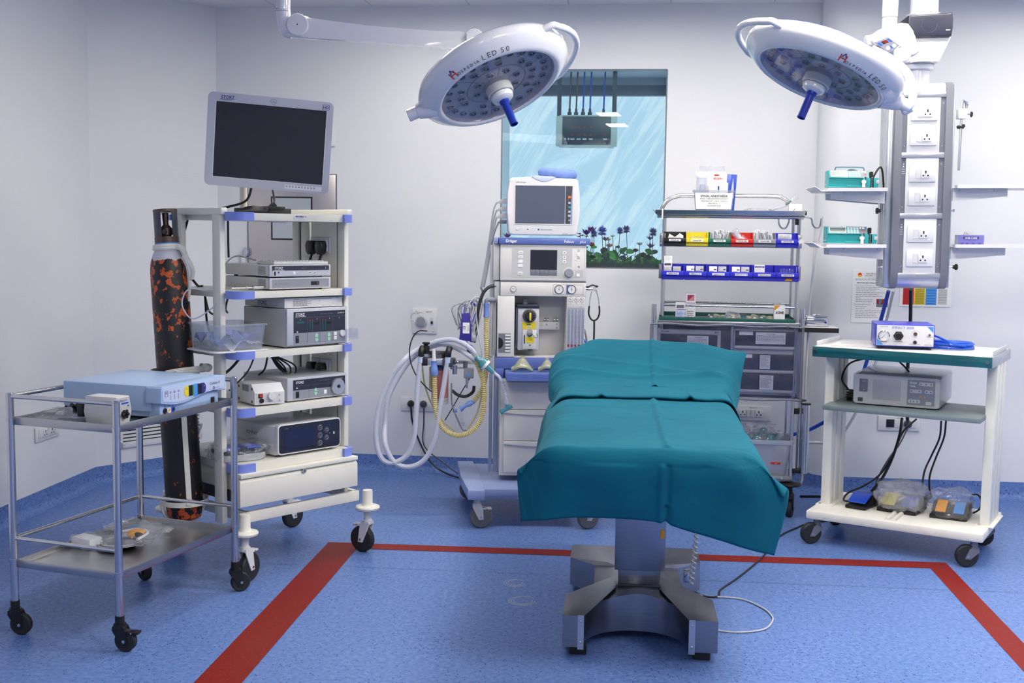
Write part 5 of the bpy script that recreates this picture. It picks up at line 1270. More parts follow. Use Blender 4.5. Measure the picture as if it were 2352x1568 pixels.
# coil of leads with the blue cuff
b = MB('grey'); rd = random.Random(5)
for k in range(9):
    u0 = -.20 - .011 * k; w_ = .018 + .004 * (k % 3)
    zt = 1.165 + .01 * math.sin(k * 1.7) - .005 * k; zl = .96 + .03 * rd.random() + .004 * k
    b.m('blue_royal' if k == 3 else 'mid_grey' if k == 5 else 'light_grey' if k % 2 else 'grey')
    b.tube([FA(u0, .0, zl), FA(u0 - w_, -.01, (zt + zl) / 2 + .03), FA(u0 + .02, 0, zt), FA(u0 + .045, .01, zt - .03), FA(u0 + .03, 0, (zt + zl) / 2 - .02), FA(u0 + .005, -.01, zl - .02)], .0038, 6)
b.m('mid_grey'); b.tube([FA(-.165, .02, 1.22), FA(-.155, .02, 1.18), FA(-.19, .0, 1.12)], .006, 6)
solo(b, 'sensor_lead_coil', 'coil of grey and blue monitor leads hanging left of the anaesthesia machine', 'cable')
b = MB('light_grey'); b.tube([FA(-.20, .0, 1.12), FA(-.225, -.01, 1.02), FA(-.235, -.01, .93), FA(-.225, 0, .87)], .0045, 6); b.tube([FA(-.19, .0, 1.12), FA(-.18, -.01, 1.0), FA(-.16, -.01, .90), FA(-.155, 0, .86)], .004, 6); b.m('grey'); b.blob(FA(-.205, -.01, .955), (.02, .02, .022), 2, .2, sub=2); b.m('blue_royal'); b.prism([(-.225, .90), (-.205, .91), (-.195, .88), (-.205, .865), (-.22, .87)], -.02, -.01, 'xz') if False else None
solo(b, 'sensor_lead', 'pale leads with a grey block hanging below the lead coil', 'cable')
b = MB('blue_royal'); b.T = Matrix.Translation(FA(-.222, -.02, .892)) @ Matrix.Rotation(.25, 4, 'Y'); b.box(-.012, -.006, -.03, .012, .006, .03, .004); b.m('dark_grey'); b.box(-.008, -.009, -.012, .008, .009, .016, .003); solo(b, 'finger_clip', 'small blue finger clip sensor hanging from the leads', 'sensor')
b = MB('black'); b.tube([FA(-.085, .03, 1.225), FA(-.12, .02, 1.222), FA(-.155, .01, 1.185), FA(-.178, .0, 1.10), (FA(-.185, 0, 1.0)), FA(-.195, -.01, .93)], .0095, 10, rf=lambda t, i: .0085 if t < .7 else .0085 * (1 - .8 * (t - .7) / .3) + .002)
b.m('chrome'); b.cyl(FA(-.085, .03, 1.225), FA(-.105, .03, 1.225), .011, n=14); solo(b, 'supply_hose', 'black hose with chrome fitting from the left top of the anaesthesia machine', 'hose')
b = MB('cuff_blue'); ol = [(-.262, 1.085), (-.222, 1.088), (-.212, 1.0), (-.212, .94), (-.276, .948), (-.270, .99)]
b.prism(ol, -.035, -.022, 'xz', .003); b.m('paper'); b.box(-.257, -.0365, .982, -.222, -.0345, 1.038); b.text('13', (-.242, -.0375, 1.01), .02, ex=(0, 0, 1), ey=(-1, 0, 0), align='c', m='ink_blue', bold=.02); b.text('ADULT', (-.226, -.0375, 1.01), .009, ex=(0, 0, 1), ey=(-1, 0, 0), align='c', m='ink')
o = solo(b, 'blood_pressure_cuff', 'dark blue pressure cuff with a white 13 label hanging on the lead coil', 'cuff'); o.location = FA(0, 0); o.rotation_euler = (0, 0, math.radians(FA.yaw))
# absorber and breathing block on an arm
B1 = thing('breathing_block', 'metal breathing block with clear valve domes and pink granule canister on an arm', 'breathing block', FA(-.022, 0), FA.yaw)
def X(px, py, v=-.02): return (((px - 1137) / 2653 * 6.0 - .09), v, 0)
b = MB('alu'); b.box(-.440, -.04, .815, -.305, .05, .85, .004); b.m('black'); b.box(-.447, -.045, .812, -.415, .0, .855, .004); b.box(-.415, -.0, .85, -.30, .06, .882, .008); b.m('dark_grey'); b.box(-.34, -.045, .805, -.285, .0, .85, .006); b.box(-.298, -.01, .815, -.27, .03, .85, .005)
b.build('block_body', B1)
for x in (-.423, -.366):
    b = MB('glass_tube'); b.lathe((x, -.01, .853), (0, 0, 1), [(.022, 0), (.022, .012), (.018, .016), (.017, .028), (.002, .030)], 22)
    b.m('clear_plastic')
    for k in range(14): a = k * 2 * PI / 14; b.cyl((x + .022 * math.cos(a), -.01 + .022 * math.sin(a), .853), (x + .022 * math.cos(a), -.01 + .022 * math.sin(a), .866), .003, n=6)
    b.build('valve_dome', B1)
b = MB('black'); b.cyl((-.425, -.01, .872), (-.425, -.01, .912), .019, n=18); b.lathe((-.425, -.01, .912), (0, 0, 1), [(.012, 0), (.013, .008), (.020, .012), (.021, .018), (.015, .021), (.002, .021)], 22); b.build('oxygen_sensor', B1)
b = MB('clear_plastic'); b.cyl((-.352, .03, .62), (-.352, .03, .79), .046, n=28); b.build('canister_wall', B1)
b = MB('red_granule'); b.cyl((-.352, .03, .635), (-.352, .03, .785), .0435, n=28); b.m('dark_grey'); b.cyl((-.352, .03, .785), (-.352, .03, .812), .044, n=24); b.m('cuff_blue'); b.cyl((-.352, .03, .803), (-.352, .03, .807), .0455, n=24); b.m('light_grey'); b.cyl((-.352, .03, .605), (-.352, .03, .637), .044, r2=.0465, n=24)
b.build('granule_canister', B1, label='canister filled with pink granules')
b = MB('grey'); b.prism([(-.298, .79), (-.285, .79), (-.285, .835), (-.298, .835)], -.01, .02, 'xz', .003); b.m('chrome'); b.cyl((-.275, .0, .765), (-.275, .0, .81), .012, n=16); b.cyl((-.285, -.005, .83), (-.255, -.005, .83), .005, n=10); b.ball((-.26, -.005, .83), (.012, .01, .007), 12, 8); b.m('light_grey'); b.box(-.285, .03, .815, -.11, .055, .835, .003); b.box(-.285, .03, .79, -.215, .05, .797, .002)
b.m('grey'); b.box(-.228, .0, .742, -.175, .05, .795, .006); b.m('sky_blue'); b.cyl((-.205, -.004, .762), (-.205, .0, .762), .008, n=14); b.m('chrome'); b.cyl((-.21, .02, .715), (-.21, .02, .742), .008, n=12); b.cyl((-.212, .02, .69), (-.212, .02, .716), .006, n=12)
b.m('mid_grey'); b.cyl((-.22, .02, .797), (-.22, .02, .83), .012, n=14)
b.build('support_arm', B1)
b = MB('hose_yellow'); b.box(-.41, .03, .68, -.385, .05, .80, .008); b.build('water_trap', B1)
# hoses. helper: point from photo pixel at the depth of the machine's front
def hp(px, py, y=5.95):   # a point of the hose, its real place worked out from the photograph
    F_, R_, U_v = Vector((0, math.cos(_p), -math.sin(_p))), _R, _U
    d = F_ + R_ * ((px - 1176) / 2653.0) - U_v * ((py - 784) / 2653.0)
    t = y / d.y
    return Vector((0, 0, 1.5)) + d * t
def corr(name, pts, r, m, label, ridge_=.0012, pitch=.007, **kw):
    P = spline(pts, 10); L = sum((P[i + 1] - P[i]).length for i in range(len(P) - 1)); n = int(L / pitch) * 2
    # resample evenly, then alternate the radius
    Q = []; acc = 0; i = 0; seg = (P[1] - P[0]).length
    for k in range(n + 1):
        s_ = L * k / n
        while i < len(P) - 2 and acc + seg < s_: acc += seg; i += 1; seg = (P[i + 1] - P[i]).length
        Q.append(P[i].lerp(P[i + 1], min(1, (s_ - acc) / max(seg, 1e-9))))
    return solo(MB(m).tube(Q, r, 10, raw=True, rf=lambda t, i: r + (ridge_ if i % 2 else -ridge_)), name, label, 'hose', **kw)
corr('breathing_hose', [hp(967, 818), hp(965, 836), hp(960, 880), hp(955, 960), hp(950, 1010), hp(935, 1045), hp(905, 1062), hp(880, 1056), hp(866, 1025), hp(864, 975), hp(875, 920), hp(900, 865), hp(930, 825), hp(955, 806, 6.02), hp(1000, 785, 6.02), hp(1040, 780, 5.98), hp(1070, 792), hp(1092, 812)], .0135, 'hose_clear', 'outer milky white corrugated breathing hose looping low at the left', .0005)
corr('breathing_hose', [hp(1029, 820), hp(1026, 838), hp(1020, 880), hp(1008, 950), hp(998, 1010), hp(975, 1055), hp(940, 1072), hp(905, 1060), hp(885, 1020), hp(885, 970, 6.0), hp(893, 910, 6.02), hp(925, 850, 6.04), hp(960, 812, 6.05), hp(1010, 790, 6.05), hp(1050, 800, 6.0), hp(1075, 815), hp(1092, 828)], .0135, 'hose_clear', 'inner milky white corrugated breathing hose ending at the right black port', .0005)
corr('yellow_hose', [hp(998, 858), hp(999, 900), hp(1002, 945), hp(1015, 980), hp(1045, 999), hp(1078, 993), hp(1103, 965), hp(1112, 920), hp(1110, 880), hp(1098, 840), hp(1082, 815)], .0125, 'hose_yellow', 'yellowed corrugated hose curving in a wide loop below the breathing block', .0022, .010)
corr('yellow_hose', [hp(1117, 725, 6.03), hp(1117, 770, 6.03), hp(1118, 830, 6.05), hp(1112, 880, 6.05), hp(1100, 905, 6.05), hp(1085, 925, 6.05)], .0125, 'hose_yellow', 'yellowed corrugated hose hanging down from the left port of the anaesthesia machine', .0022, .010)
b = MB('cushion_blue'); b.tube([hp(1117, 697, 6.03), hp(1117, 712, 6.03), hp(1117, 728, 6.03)], .017, 14, rf=lambda t, i: .0165 - .003 * math.sin(PI * t)); solo(b, 'hose_cuff', 'blue rubber cuff at the top of the hanging yellow hose', 'hose cuff')
b = MB('cushion_blue'); b.tube([hp(997, 828), hp(997, 842), hp(998, 862)], .017, 14, rf=lambda t, i: .0175 - .003 * math.sin(PI * t * 2)); b.m('white'); b.cyl(hp(996, 802), hp(997, 830), .009, r2=.011, n=14); solo(b, 'hose_cuff', 'pale blue rubber cuff joining the yellow loop hose to the block', 'hose cuff')
b = MB('cushion_blue'); b.tube([hp(1057, 940, 6.0), hp(1072, 930, 6.0), hp(1088, 922, 6.02)], .012, 12, rf=lambda t, i: .012 + .003 * math.cos(t * 9)); b.tube([hp(1040, 942, 6.0), hp(1050, 943, 6.0)], .010, 10, raw=True); solo(b, 'hose_cuff', 'blue rubber cuff at the lower end of the hanging yellow hose', 'hose cuff')
b = MB('grey'); b.cyl(hp(1144, 688, 6.03), hp(1124, 688, 6.03), .014, n=16); b.tube([hp(1130, 688, 6.03), hp(1118, 690, 6.03), hp(1117, 702, 6.03)], .011, 12); solo(b, 'elbow_port', 'grey elbow port at the left side of the anaesthesia machine', 'hose fitting')
for k, (p, q) in enumerate((((1113, 815), (1082, 815)),)): pass
b = MB('teal_clear'); e0, e1 = hp(1097, 822, 5.93), hp(1134, 855, 5.93); b.cyl(e0.lerp(e1, -.1), e0.lerp(e1, .25), .013, r2=.020, n=20); b.cyl(e0.lerp(e1, .25), e0.lerp(e1, .42), .030, n=26); b.m('white'); b.cyl(e0.lerp(e1, .42), e0.lerp(e1, .55), .031, n=26); b.m('teal_clear'); b.cyl(e0.lerp(e1, .55), e0.lerp(e1, 1.0), .017, r2=.012, n=18); solo(b, 'breathing_filter', 'turquoise and white breathing filter at the end of the white hoses', 'filter')
b = MB('clear_plastic'); b.tube([hp(1070, 792), hp(1082, 800), hp(1096, 820, 5.93)], .015, 12); b.tube([hp(1072, 818), hp(1084, 814), hp(1096, 820, 5.93)], .012, 12); b.m('white'); b.torus(hp(1104, 820, 5.91), (0, 1, 0), .014, .0018, arc=.7); solo(b, 'y_connector', 'clear Y connector joining the two breathing hoses', 'hose fitting')
corr('catheter_mount', [hp(1134, 855, 5.93), hp(1148, 868, 5.92), hp(1158, 890, 5.91), hp(1163, 915, 5.91), hp(1165, 930, 5.91)], .0085, 'hose_clear', 'short narrow white corrugated tube hanging below the turquoise filter', .0008, .006)
b = MB('teal_clear'); b.cyl(hp(1165, 928, 5.91), hp(1165, 938, 5.91), .011, n=14); b.cyl(hp(1152, 945, 5.91), hp(1176, 932, 5.91), .010, n=14); b.cyl(hp(1149, 947, 5.91), hp(1155, 944, 5.91), .013, n=14); solo(b, 'mask_elbow', 'small clear turquoise elbow at the end of the narrow tube', 'hose fitting')
cable('sensor_cable', [hp(981, 760, 5.95), hp(962, 760), hp(948, 775), hp(941, 800), hp(943, 830), hp(955, 860), hp(975, 885, 6.0), hp(998, 905, 6.04)], .0032, 'black', 'thin black sensor cable looping from the black sensor top')
cable('drain_tube', [hp(970, 840, 6.0), hp(975, 880, 6.02), hp(990, 925, 6.03), hp(1015, 965, 6.03), hp(1045, 990, 6.03)], .0045, 'hose_yellow', 'thin yellow tube left of the pink canister', 'tube')
cable('drain_tube', [hp(1118, 850, 6.06), hp(1108, 900, 6.06), hp(1095, 950, 6.06), hp(1075, 985, 6.06)], .0045, 'hose_yellow', 'thin yellow tube hanging right of the pink canister', 'tube')
cable('gas_hose', [hp(1089, 886, 5.99), hp(1086, 900, 5.99), hp(1070, 910, 6.0), hp(1052, 907, 6.0), hp(1038, 896, 6.0)], .0085, 'black', 'short black curved gas hose under the arm of the breathing block', 'hose')
cable('grey_tube', [hp(1037, 880, 5.96), hp(1038, 925, 5.96), hp(1048, 955, 5.96), hp(1062, 985, 5.96), hp(1072, 988, 5.96)], .0042, 'mid_grey', 'thin grey tube right of the pink canister', 'tube')
cable('sensor_cable', [hp(1083, 862, 6.02), hp(1060, 900, 6.04), hp(1040, 935, 6.04), hp(1022, 965, 6.04)], .0028, 'black', 'thin straight black cable slanting right of the pink canister')
b = MB('clear_plastic'); b.cyl(hp(1057, 945, 5.99), hp(1060, 978, 5.99), .011, r2=.014, n=14); b.cyl(hp(1064, 970, 5.99), hp(1065, 978, 5.99), .01, n=12); solo(b, 'water_bottle', 'small clear water trap cup hanging from the blue cuff', 'water trap')
for k in range(3): cable('sample_line', [hp(1134 + 2 * k, 700, 6.1), hp(1130 + 3 * k, 740, 6.1), hp(1124 + 3 * k, 790, 6.1), hp(1126 + 2 * k, 830, 6.1)], .0018, 'hose_yellow', 'thin yellowish sample line hanging at the left side of the anaesthesia machine', 'tube', 'sample lines at the machine side')
# masks on the pull-out shelf
def facemask(u, w, h, label):
    o = thing('face_mask', label, 'face mask', FA(u, -.075, .7935), FA.yaw)
    b = MB('mask_clear'); rows = []; d = w * .62
    for t, k, z in ((0, 1.0, .008), (.12, .96, .018), (.35, .78, .035), (.6, .52, .058), (.8, .3, .075)):
        rows.append([(w / 2 * k * math.cos(a), d * k * math.sin(a) * .8, z / .09 * h + (.012 * math.cos(a * 2 + PI) if k > .7 else 0) * (1 if math.sin(a) < 0 else .2) + .006) for a in [2 * PI * j / 28 for j in range(28)]])
    b.grid(rows, close=True); b.lathe((0, 0, h * .80), (0, 0, 1), [(w * .15, 0), (w * .12, .012), (w * .125, h * .32), (w * .105, h * .32), (w * .10, .01)], 22); b.build('mask_shell', o)
    b = MB('mask_clear'); pts = [(w / 2 * math.cos(a), d * .8 * math.sin(a), .009 + .012 * math.cos(a * 2 + PI) * (1 if math.sin(a) < 0 else .2) + .008) for a in [2 * PI * j / 28 for j in range(29)]]
    b.tube(pts, .0085, 8, raw=True, caps=False); b.build('mask_cushion', o)
facemask(.052, .100, .070, 'larger clear anaesthesia face mask on the blue pull-out shelf')
facemask(.180, .078, .062, 'smaller clear anaesthesia face mask on the blue pull-out shelf')
# stethoscope on its holder at the right
b = MB('steel'); b.cyl(FA(.383, .02, 1.216), FA(.425, .02, 1.216), .006, n=12); b.m('light_grey'); b.box(*FA(.418, 0, 1.205), *(FA(.434, .035, 1.228)))
b.m('chrome'); b.tube([FA(.412, .0, 1.205), FA(.403, -.005, 1.165), FA(.400, -.005, 1.125)], .0028, 8); b.tube([FA(.434, .0, 1.215), FA(.446, -.005, 1.17), FA(.452, -.005, 1.13)], .0028, 8)
b.m('black'); b.tube([FA(.400, -.005, 1.13), FA(.398, -.005, 1.09), FA(.410, -.005, 1.062), FA(.427, -.005, 1.054), FA(.445, -.005, 1.066), FA(.454, -.005, 1.095), FA(.452, -.005, 1.13)], .0045, 8)
b.tube([FA(.427, -.005, 1.056), FA(.428, -.005, 1.0), FA(.427, .0, .93), FA(.422, .0, .80)], .0048, 8); b.ball(FA(.390, .0, 1.228), (.009, .008, .006), 10, 8); b.ball(FA(.437, .0, 1.232), (.009, .008, .006), 10, 8); b.tube([FA(.395, 0, 1.229), FA(.415, 0, 1.238), FA(.435, 0, 1.232)], .004, 8)
solo(b, 'stethoscope', 'black stethoscope hanging from a metal rod right of the anaesthesia machine', 'stethoscope')
cable('gas_hose', [FA(.378, .05, .95), FA(.40, .03, .925), FA(.43, .03, .89), FA(.46, .1, .80)], .006, 'hose_blue', 'blue hose slanting down right of the flow tubes', 'hose')
cable('gas_hose', [FA(.385, .08, 1.0), FA(.395, .06, .95), FA(.398, .06, .88)], .005, 'mid_grey', 'grey hose close to the right side of the anaesthesia machine', 'hose')
# ------------------------------------------------------------------ back wall outlets
def wall_thing(name, label, cat, u, z, group=None, v=0.0):
    return thing(name, label, cat, FR(u, v, z), FR.yaw, group)
o = wall_thing('wall_outlet', 'wide white wall outlet with a black and a grey plug below the breathing hoses', 'outlet', -.08, .428)
b = MB('white'); b.box(-.11, -.010, -.043, .11, -.001, .043, .003); b.build('outlet_plate', o)
b = MB('white'); b.box(-.085, -.013, -.024, .085, -.009, .024, .001); switch_geo(b, -.012, .0, -.012); switch_geo(b, .012, 0, -.012); b.build('socket', o)
for u, mm, lab in ((-.125, 'black', 'black'), (-.045, 'dark_grey', 'grey')):
    b = MB(mm); c = FR(u, -.03, .432); b.lathe(c + Vector((0, .02, 0)), (0, -1, 0), [(.022, 0), (.022, .016), (.014, .028), (.002, .03)], 14)
    x = c.x; b.tube([c + Vector((0, 0, -.01)), c + Vector((.004, 0, -.04)), c + Vector((.014 if mm == 'black' else .004, 0, -.12)), c + Vector((.07 if mm == 'black' else .01, -.02, -.26)), c + Vector((.14, -.06, -.36)), c + Vector((.24, -.12, -.415)), c + Vector((.40, -.3, -.42))], .0055 if mm == 'black' else .0042, 8)
    solo(b, 'plug_and_cord', '%s plug in the wide wall outlet with its cord falling to the floor' % lab, 'plug')
o = wall_thing('isolator_outlet', 'square white wall outlet with a round grey cap and small breaker switch', 'outlet', -.046, .95)
b = MB('white'); b.box(-.078, -.012, -.078, .078, -.001, .078, .004); b.text('UPSDB-C-R', (-.05, -.0125, .050), .008, m='ink'); b.text('legrand', (.01, -.0125, .056), .013, m='ink_grey', bold=.01)
b.m('steel')
for x, z in ((-.05, .06), (.055, -.06)): b.ball((x, -.012, z), (.005, .003, .005), 10, 6)
b.build('outlet_plate', o)
b = MB('silver_grey'); b.lathe((-.018, -.012, 0), (0, -1, 0), [(.038, 0), (.036, .014), (.028, .017)], 28); b.m('grey'); b.cyl((-.018, -.034, 0), (-.018, -.026, 0), .029, n=8); b.m('steel'); b.torus((-.055, -.014, .025), (0, 1, 0), .028, .0012); b.build('screw_cap', o)
b = MB('silver_grey'); b.box(.040, -.016, -.018, .058, -.01, .024, .001); b.m('black'); b.box(.043, -.022, -.016, .055, -.014, .002, .002); b.build('breaker', o)
o = wall_thing('wall_outlet', 'white wall outlet with two unused sockets behind the medicine cart', 'outlet', 1.978, .436)
outlet_plate(o, 0, 0, .215, .090, 0, 'o_ss_o')
b = MB('ink'); b.text('UPSDB-C-R', (0, -.0135, .030), .010, align='c'); b.build('inscription', o)
o = wall_thing('blank_plate', 'blank white wall plate beside the large monitor', 'wall plate', -.655, 2.065)
b = MB('white'); b.box(-.045, -.012, -.045, .045, -.001, .045, .003); b.build('plate_body', o)
D.objects['blank_plate'].children[0].name = 'cover_plate'
# left wall: outlet and louvre
dl = (L0 - L1).normalized(); yl = math.degrees(math.atan2(dl.y, dl.x))

for px, py, lab in ((967, 822, 'left'), (1029, 823, 'right')):
    b = MB('panel_blue'); b.cyl(hp(px, py - 6), hp(px - 1, py + 10), .0150, n=18); b.m('black'); b.tube([hp(px, py - 4), hp(px + 1, py - 16), hp(px + 4, py - 24, 5.97)], .0165, 14)
    solo(b, 'hose_port', 'black elbow port with pale collar on top of the %s front breathing hose' % lab, 'hose fitting')
ol_ = None
o = thing('wall_outlet', 'white outlet plate low on the left wall behind the steel trolley', 'outlet', L0 + (L1 - L0).normalized() * 0 - dl * -.0 , yl - 180)
# the left wall runs from far to near; local x points to the camera
o.location = L0 - dl * .555 + Vector((0, 0, .405)); o.rotation_euler = (0, 0, math.radians(yl))
b = MB('white'); b.box(-.125, -.010, -.040, .125, -.001, .040, .003); b.build('outlet_plate', o)
b = MB('white'); b.box(-.10, -.013, -.024, .10, -.009, .024, .001); socket_geo(b, -.035, 0, -.012); socket_geo(b, .035, 0, -.012); switch_geo(b, -.0, 0, -.012); switch_geo(b, .075, 0, -.012); b.build('socket', o)
dc = (B0 - L0).normalized(); yc = math.degrees(math.atan2(dc.y, dc.x))
o = thing('air_louvre', 'white horizontal louvre grille low on the angled wall behind the gas cylinder', 'vent', L0 + dc * .15, yc)
b = MB('white'); b.box(.0, -.012, .190, .56, -.001, .226, .002); b.box(.0, -.012, .36, .56, -.001, .385, .002); b.box(.0, -.012, .19, .02, -.001, .385); b.box(.54, -.012, .19, .56, -.001, .385)
b.m('steel'); [b.ball((x, -.012, .207), (.004, .002, .004), 8, 6) for x in (.03, .30, .53)]; b.build('frame', o)
b = MB('black'); b.box(.02, -.004, .225, .54, -.002, .362); b.m('white')
for k in range(6): b.prism([(-.004, .231 + k * .0215), (-.013, .233 + k * .0215), (-.013, .240 + k * .0215), (-.004, .246 + k * .0215)], .02, .54, 'yz')
b.build('slats', o)

# ================================================================== medicine cart
C0 = thing('medicine_cart', 'tall steel medicine cart with bins, film-covered drawers and black casters by the wall', 'cart', FC(0, 0), FC.yaw)
b = MB('steel')
for u in (-.713, -.010):
    for v in (.0, .30): b.cyl((u, v + .0, .17), (u, v, 1.61), .0105, n=14)
b.build('post', C0)
b = MB('steel'); b.tube([(-.735, .33, 1.625), (-.725, .33, 1.665), (-.69, .33, 1.705), (-.64, .33, 1.722), (-.60, .33, 1.725), (-.36, .33, 1.725), (-.12, .33, 1.725), (-.07, .33, 1.715), (-.03, .33, 1.685), (-.01, .33, 1.63)], .0115, 12); b.build('top_rail', C0)
b = MB('steel_brushed'); b.box(-.755, -.06, 1.613, .008, .36, 1.618); b.prism([(-.062, 1.613), (-.07, 1.634), (-.066, 1.636), (-.056, 1.618)], -.76, .012, 'yz'); b.prism([(.36, 1.613), (.368, 1.634), (.364, 1.636), (.354, 1.618)], -.76, .012, 'yz'); b.prism([(-.755, 1.613), (-.775, 1.634), (-.770, 1.637), (-.75, 1.618)], -.06, .36, 'xz'); b.prism([(.008, 1.613), (.020, 1.637), (.015, 1.638), (.003, 1.618)], -.06, .36, 'xz')
b.m('steel'); b.cyl((-.75, -.02, 1.603), (.01, -.02, 1.603), .009, n=14); b.m('black'); b.box(.008, -.05, 1.615, .022, -.02, 1.638, .003); b.box(-.032, -.03, 1.565, -.018, .02, 1.598, .004); b.build('top_tray', C0)
b = MB('paper'); b.prism(rrect(-.726, 1.587, -.719, 1.641, .001, 1), -.074, -.071, 'xz'); b.build('strip_tag', C0)
b = MB('steel_brushed')
for z0, z1 in ((1.442, 1.512), (1.272, 1.348)): b.box(-.735, .002, z0, .006, .006, z1, .001); b.box(-.735, -.012, z0, -.706, .002, z1, .001); b.box(-.018, -.012, z0, .006, .002, z1, .001)
b.m('steel')
for z in (1.458, 1.50):
    for u in (-.727, -.004): b.ball((u, -.013, z), (.0045, .003, .0045), 8, 6)
b.build('bin_rail', C0)
b = MB('steel'); b.cyl((-.713, 0, 1.130), (-.01, 0, 1.130), .0065, n=12); b.cyl((-.713, .3, 1.130), (-.01, .3, 1.130), .0065, n=12); b.build('low_rail', C0)
b = MB('steel_brushed'); b.box(-.735, -.035, 1.034, .012, .34, 1.050, .002); b.m('steel'); b.cyl((-.755, -.035, 1.03), (-.755, -.035, 1.135), .0135, n=16); b.cyl((.020, -.035, 1.03), (.020, -.035, 1.128), .0135, n=16); b.build('work_top', C0)
b = MB('tray_green'); b.box(-.725, -.03, 1.050, -.015, .31, 1.056); b.box(-.728, -.034, 1.050, -.012, -.030, 1.069, .001); b.box(-.728, .308, 1.050, -.012, .312, 1.075, .001); b.box(-.728, -.03, 1.05, -.724, .31, 1.075); b.box(-.016, -.03, 1.05, -.012, .31, 1.069); 
solo_tray = solo(b, 'green_tray', 'dark green tray with vials and cartons on the work top of the medicine cart', 'tray'); solo_tray.location = FC(0, 0); solo_tray.rotation_euler = (0, 0, math.radians(FC.yaw))
# drawer cabinets
b = MB('mid_grey'); b.box(-.735, .04, .655, .005, .36, 1.02); b.m('light_grey'); b.box(-.732, -.008, .66, -.398, .04, 1.0, .002); b.box(-.330, -.004, .660, -.006, .04, 1.016, .002)
b.m('steel'); b.box(-.345, -.01, .65, -.332, .04, 1.02); b.m('navy_panel'); b.box(-.398, .0, .66, -.345, .05, 1.0); b.box(-.740, -.0, .645, .01, .36, .655)
b.build('drawer_cabinet', C0)
def cdrawer(u0, u1, z0, z1, lab, title, seed, handle=True, white=None):
    d = MB('mid_grey'); d.m('navy_panel'); d.box(u0, -.014, z0, u1, -.003, z1, .001); d.m('mid_grey')
    d.m('paper')
    if white: d.box(white, -.0155, z1 - .022, white + .072, -.0135, z1 - .003)
    l0, l1, lz = lab; d.box(l0, -.016, lz, l1, -.0138, z1 - .006)
    d.text(title, ((l0 + l1) / 2, -.0165, z1 - .017), .0075, align='c', m='ink', bold=.01)
    d.lines(l0 + .004, l1 - .004, z1 - .025, -.0166, int((z1 - .03 - lz) / .0065), .0065, .0018, seed=seed)
    d.m('ink_grey')
    for k in range(int((z1 - .02 - lz) / .0065)): d.quad(l0, z1 - .021 - k * .0065, l1, z1 - .0206 - k * .0065, -.0167)
    d.quad(l1 - .012, lz, l1 - .0115, z1 - .02, -.0167)
    if handle: d.m('light_grey'); d.box(u0 - .002, -.020, z0 - .016, u1 + .002, -.0, z0 - .001, .002)
    return d.build('drawer', C0)
cdrawer(-.322, -.016, .923, 1.002, (-.215, -.060, .934), '4 TH DRAWER', 1, white=-.302); cdrawer(-.322, -.016, .796, .880, (-.190, -.136, .800), '5 TH DRAWER', 2, white=-.302); cdrawer(-.322, -.016, .690, .773, (-.188, -.116, .691), '6 TH DRAWER', 3)
cdrawer(-.715, -.415, .862, .974, (-.575, -.462, .89), '1 ST DRAWER', 4); cdrawer(-.715, -.415, .68, .838, (-.575, -.5, .70), '2 ND DRAWER', 5)
b = MB('light_grey'); b.box(-.731, -.012, .977, -.40, -.006, .999, .001); b.text('DIVYAJEE', (-.715, -.0125, .985), .010, bold=.02); b.text('MEDI', (-.412, -.0125, .985), .009, align='r', bold=.02); b.text('DO NOT SPRAY', (-.028, -.0055, .664), .0075, align='r', m='ink_red', bold=.02); b.text('DISINFECTANT', (-.028, -.0055, .6605), .004, align='r', m='ink_red'); b.build('cabinet_fascia', C0)
# clear zip cover over the cabinets
b = MB('cover_film')
rows = []
def cv(u, z, e): return (u, -.040 + .006 * noise.noise(Vector((u * 9, z * 11, 3))) + .004 * noise.noise(Vector((u * 31, z * 25, 8))), z)
for i in range(22): rows.append([cv(-.760 + .780 * j / 40, .648 + .374 * i / 21, 0) for j in range(41)])
b.grid(rows); b.box(-.763, -.04, .645, -.761, .38, 1.025); b.box(.021, -.04, .645, .023, .38, 1.025); b.build('clear_cover', C0)
b = MB('mid_grey'); rd = random.Random(4)
def edge(p, q, n=12): return [Vector(p).lerp(Vector(q), k / n) + Vector((0, 0, .003 * math.sin(k * 1.3))) for k in range(n + 1)]
for (p, q) in (((-.765, -.042, 1.030), (.025, -.042, 1.026)), ((-.765, -.042, .645), (.025, -.042, .640)), ((-.768, -.042, 1.03), (-.766, -.042, .645)), ((.026, -.042, 1.026), (.027, -.042, .640)), ((.024, -.042, 1.026), (.024, .36, 1.026)), ((.024, -.042, .642), (.024, .36, .642))):
    b.tube(edge(p, q), .0068, 6)
b.m('steel')
for (p, q) in (((-.76, -.050, 1.030), (.02, -.050, 1.026)), ((-.76, -.050, .645), (.02, -.050, .640))): b.tube(edge(p, q), .0022, 4)
b.build('cover_piping', C0)
b = MB('steel_brushed'); b.box(-.745, -.02, .205, .0, .34, .214); b.box(-.745, -.024, .200, .0, -.020, .229, .001); b.m('chrome'); b.ball((-.055, -.026, .214), (.005, .003, .005), 8, 6); b.ball((-.69, -.026, .214), (.005, .003, .005), 8, 6); b.build('lower_shelf', C0)
for (x, y, yw) in ((-.010, .0, 255), (-.713, .0, 250), (-.010, .30, 230), (-.713, .3, 240)):
    b = MB('black'); b.lathe((x, y, 0), (0, 0, 1), [(.01, .172), (.055, .176), (.062, .182), (.060, .188), (.03, .192), (.012, .200)], 26); b.build('bumper_disc', C0)
    caster(C0, x, y, .048, yw, .165, 'rubber', 'wheel_grey', 'black', None, .034, .026)
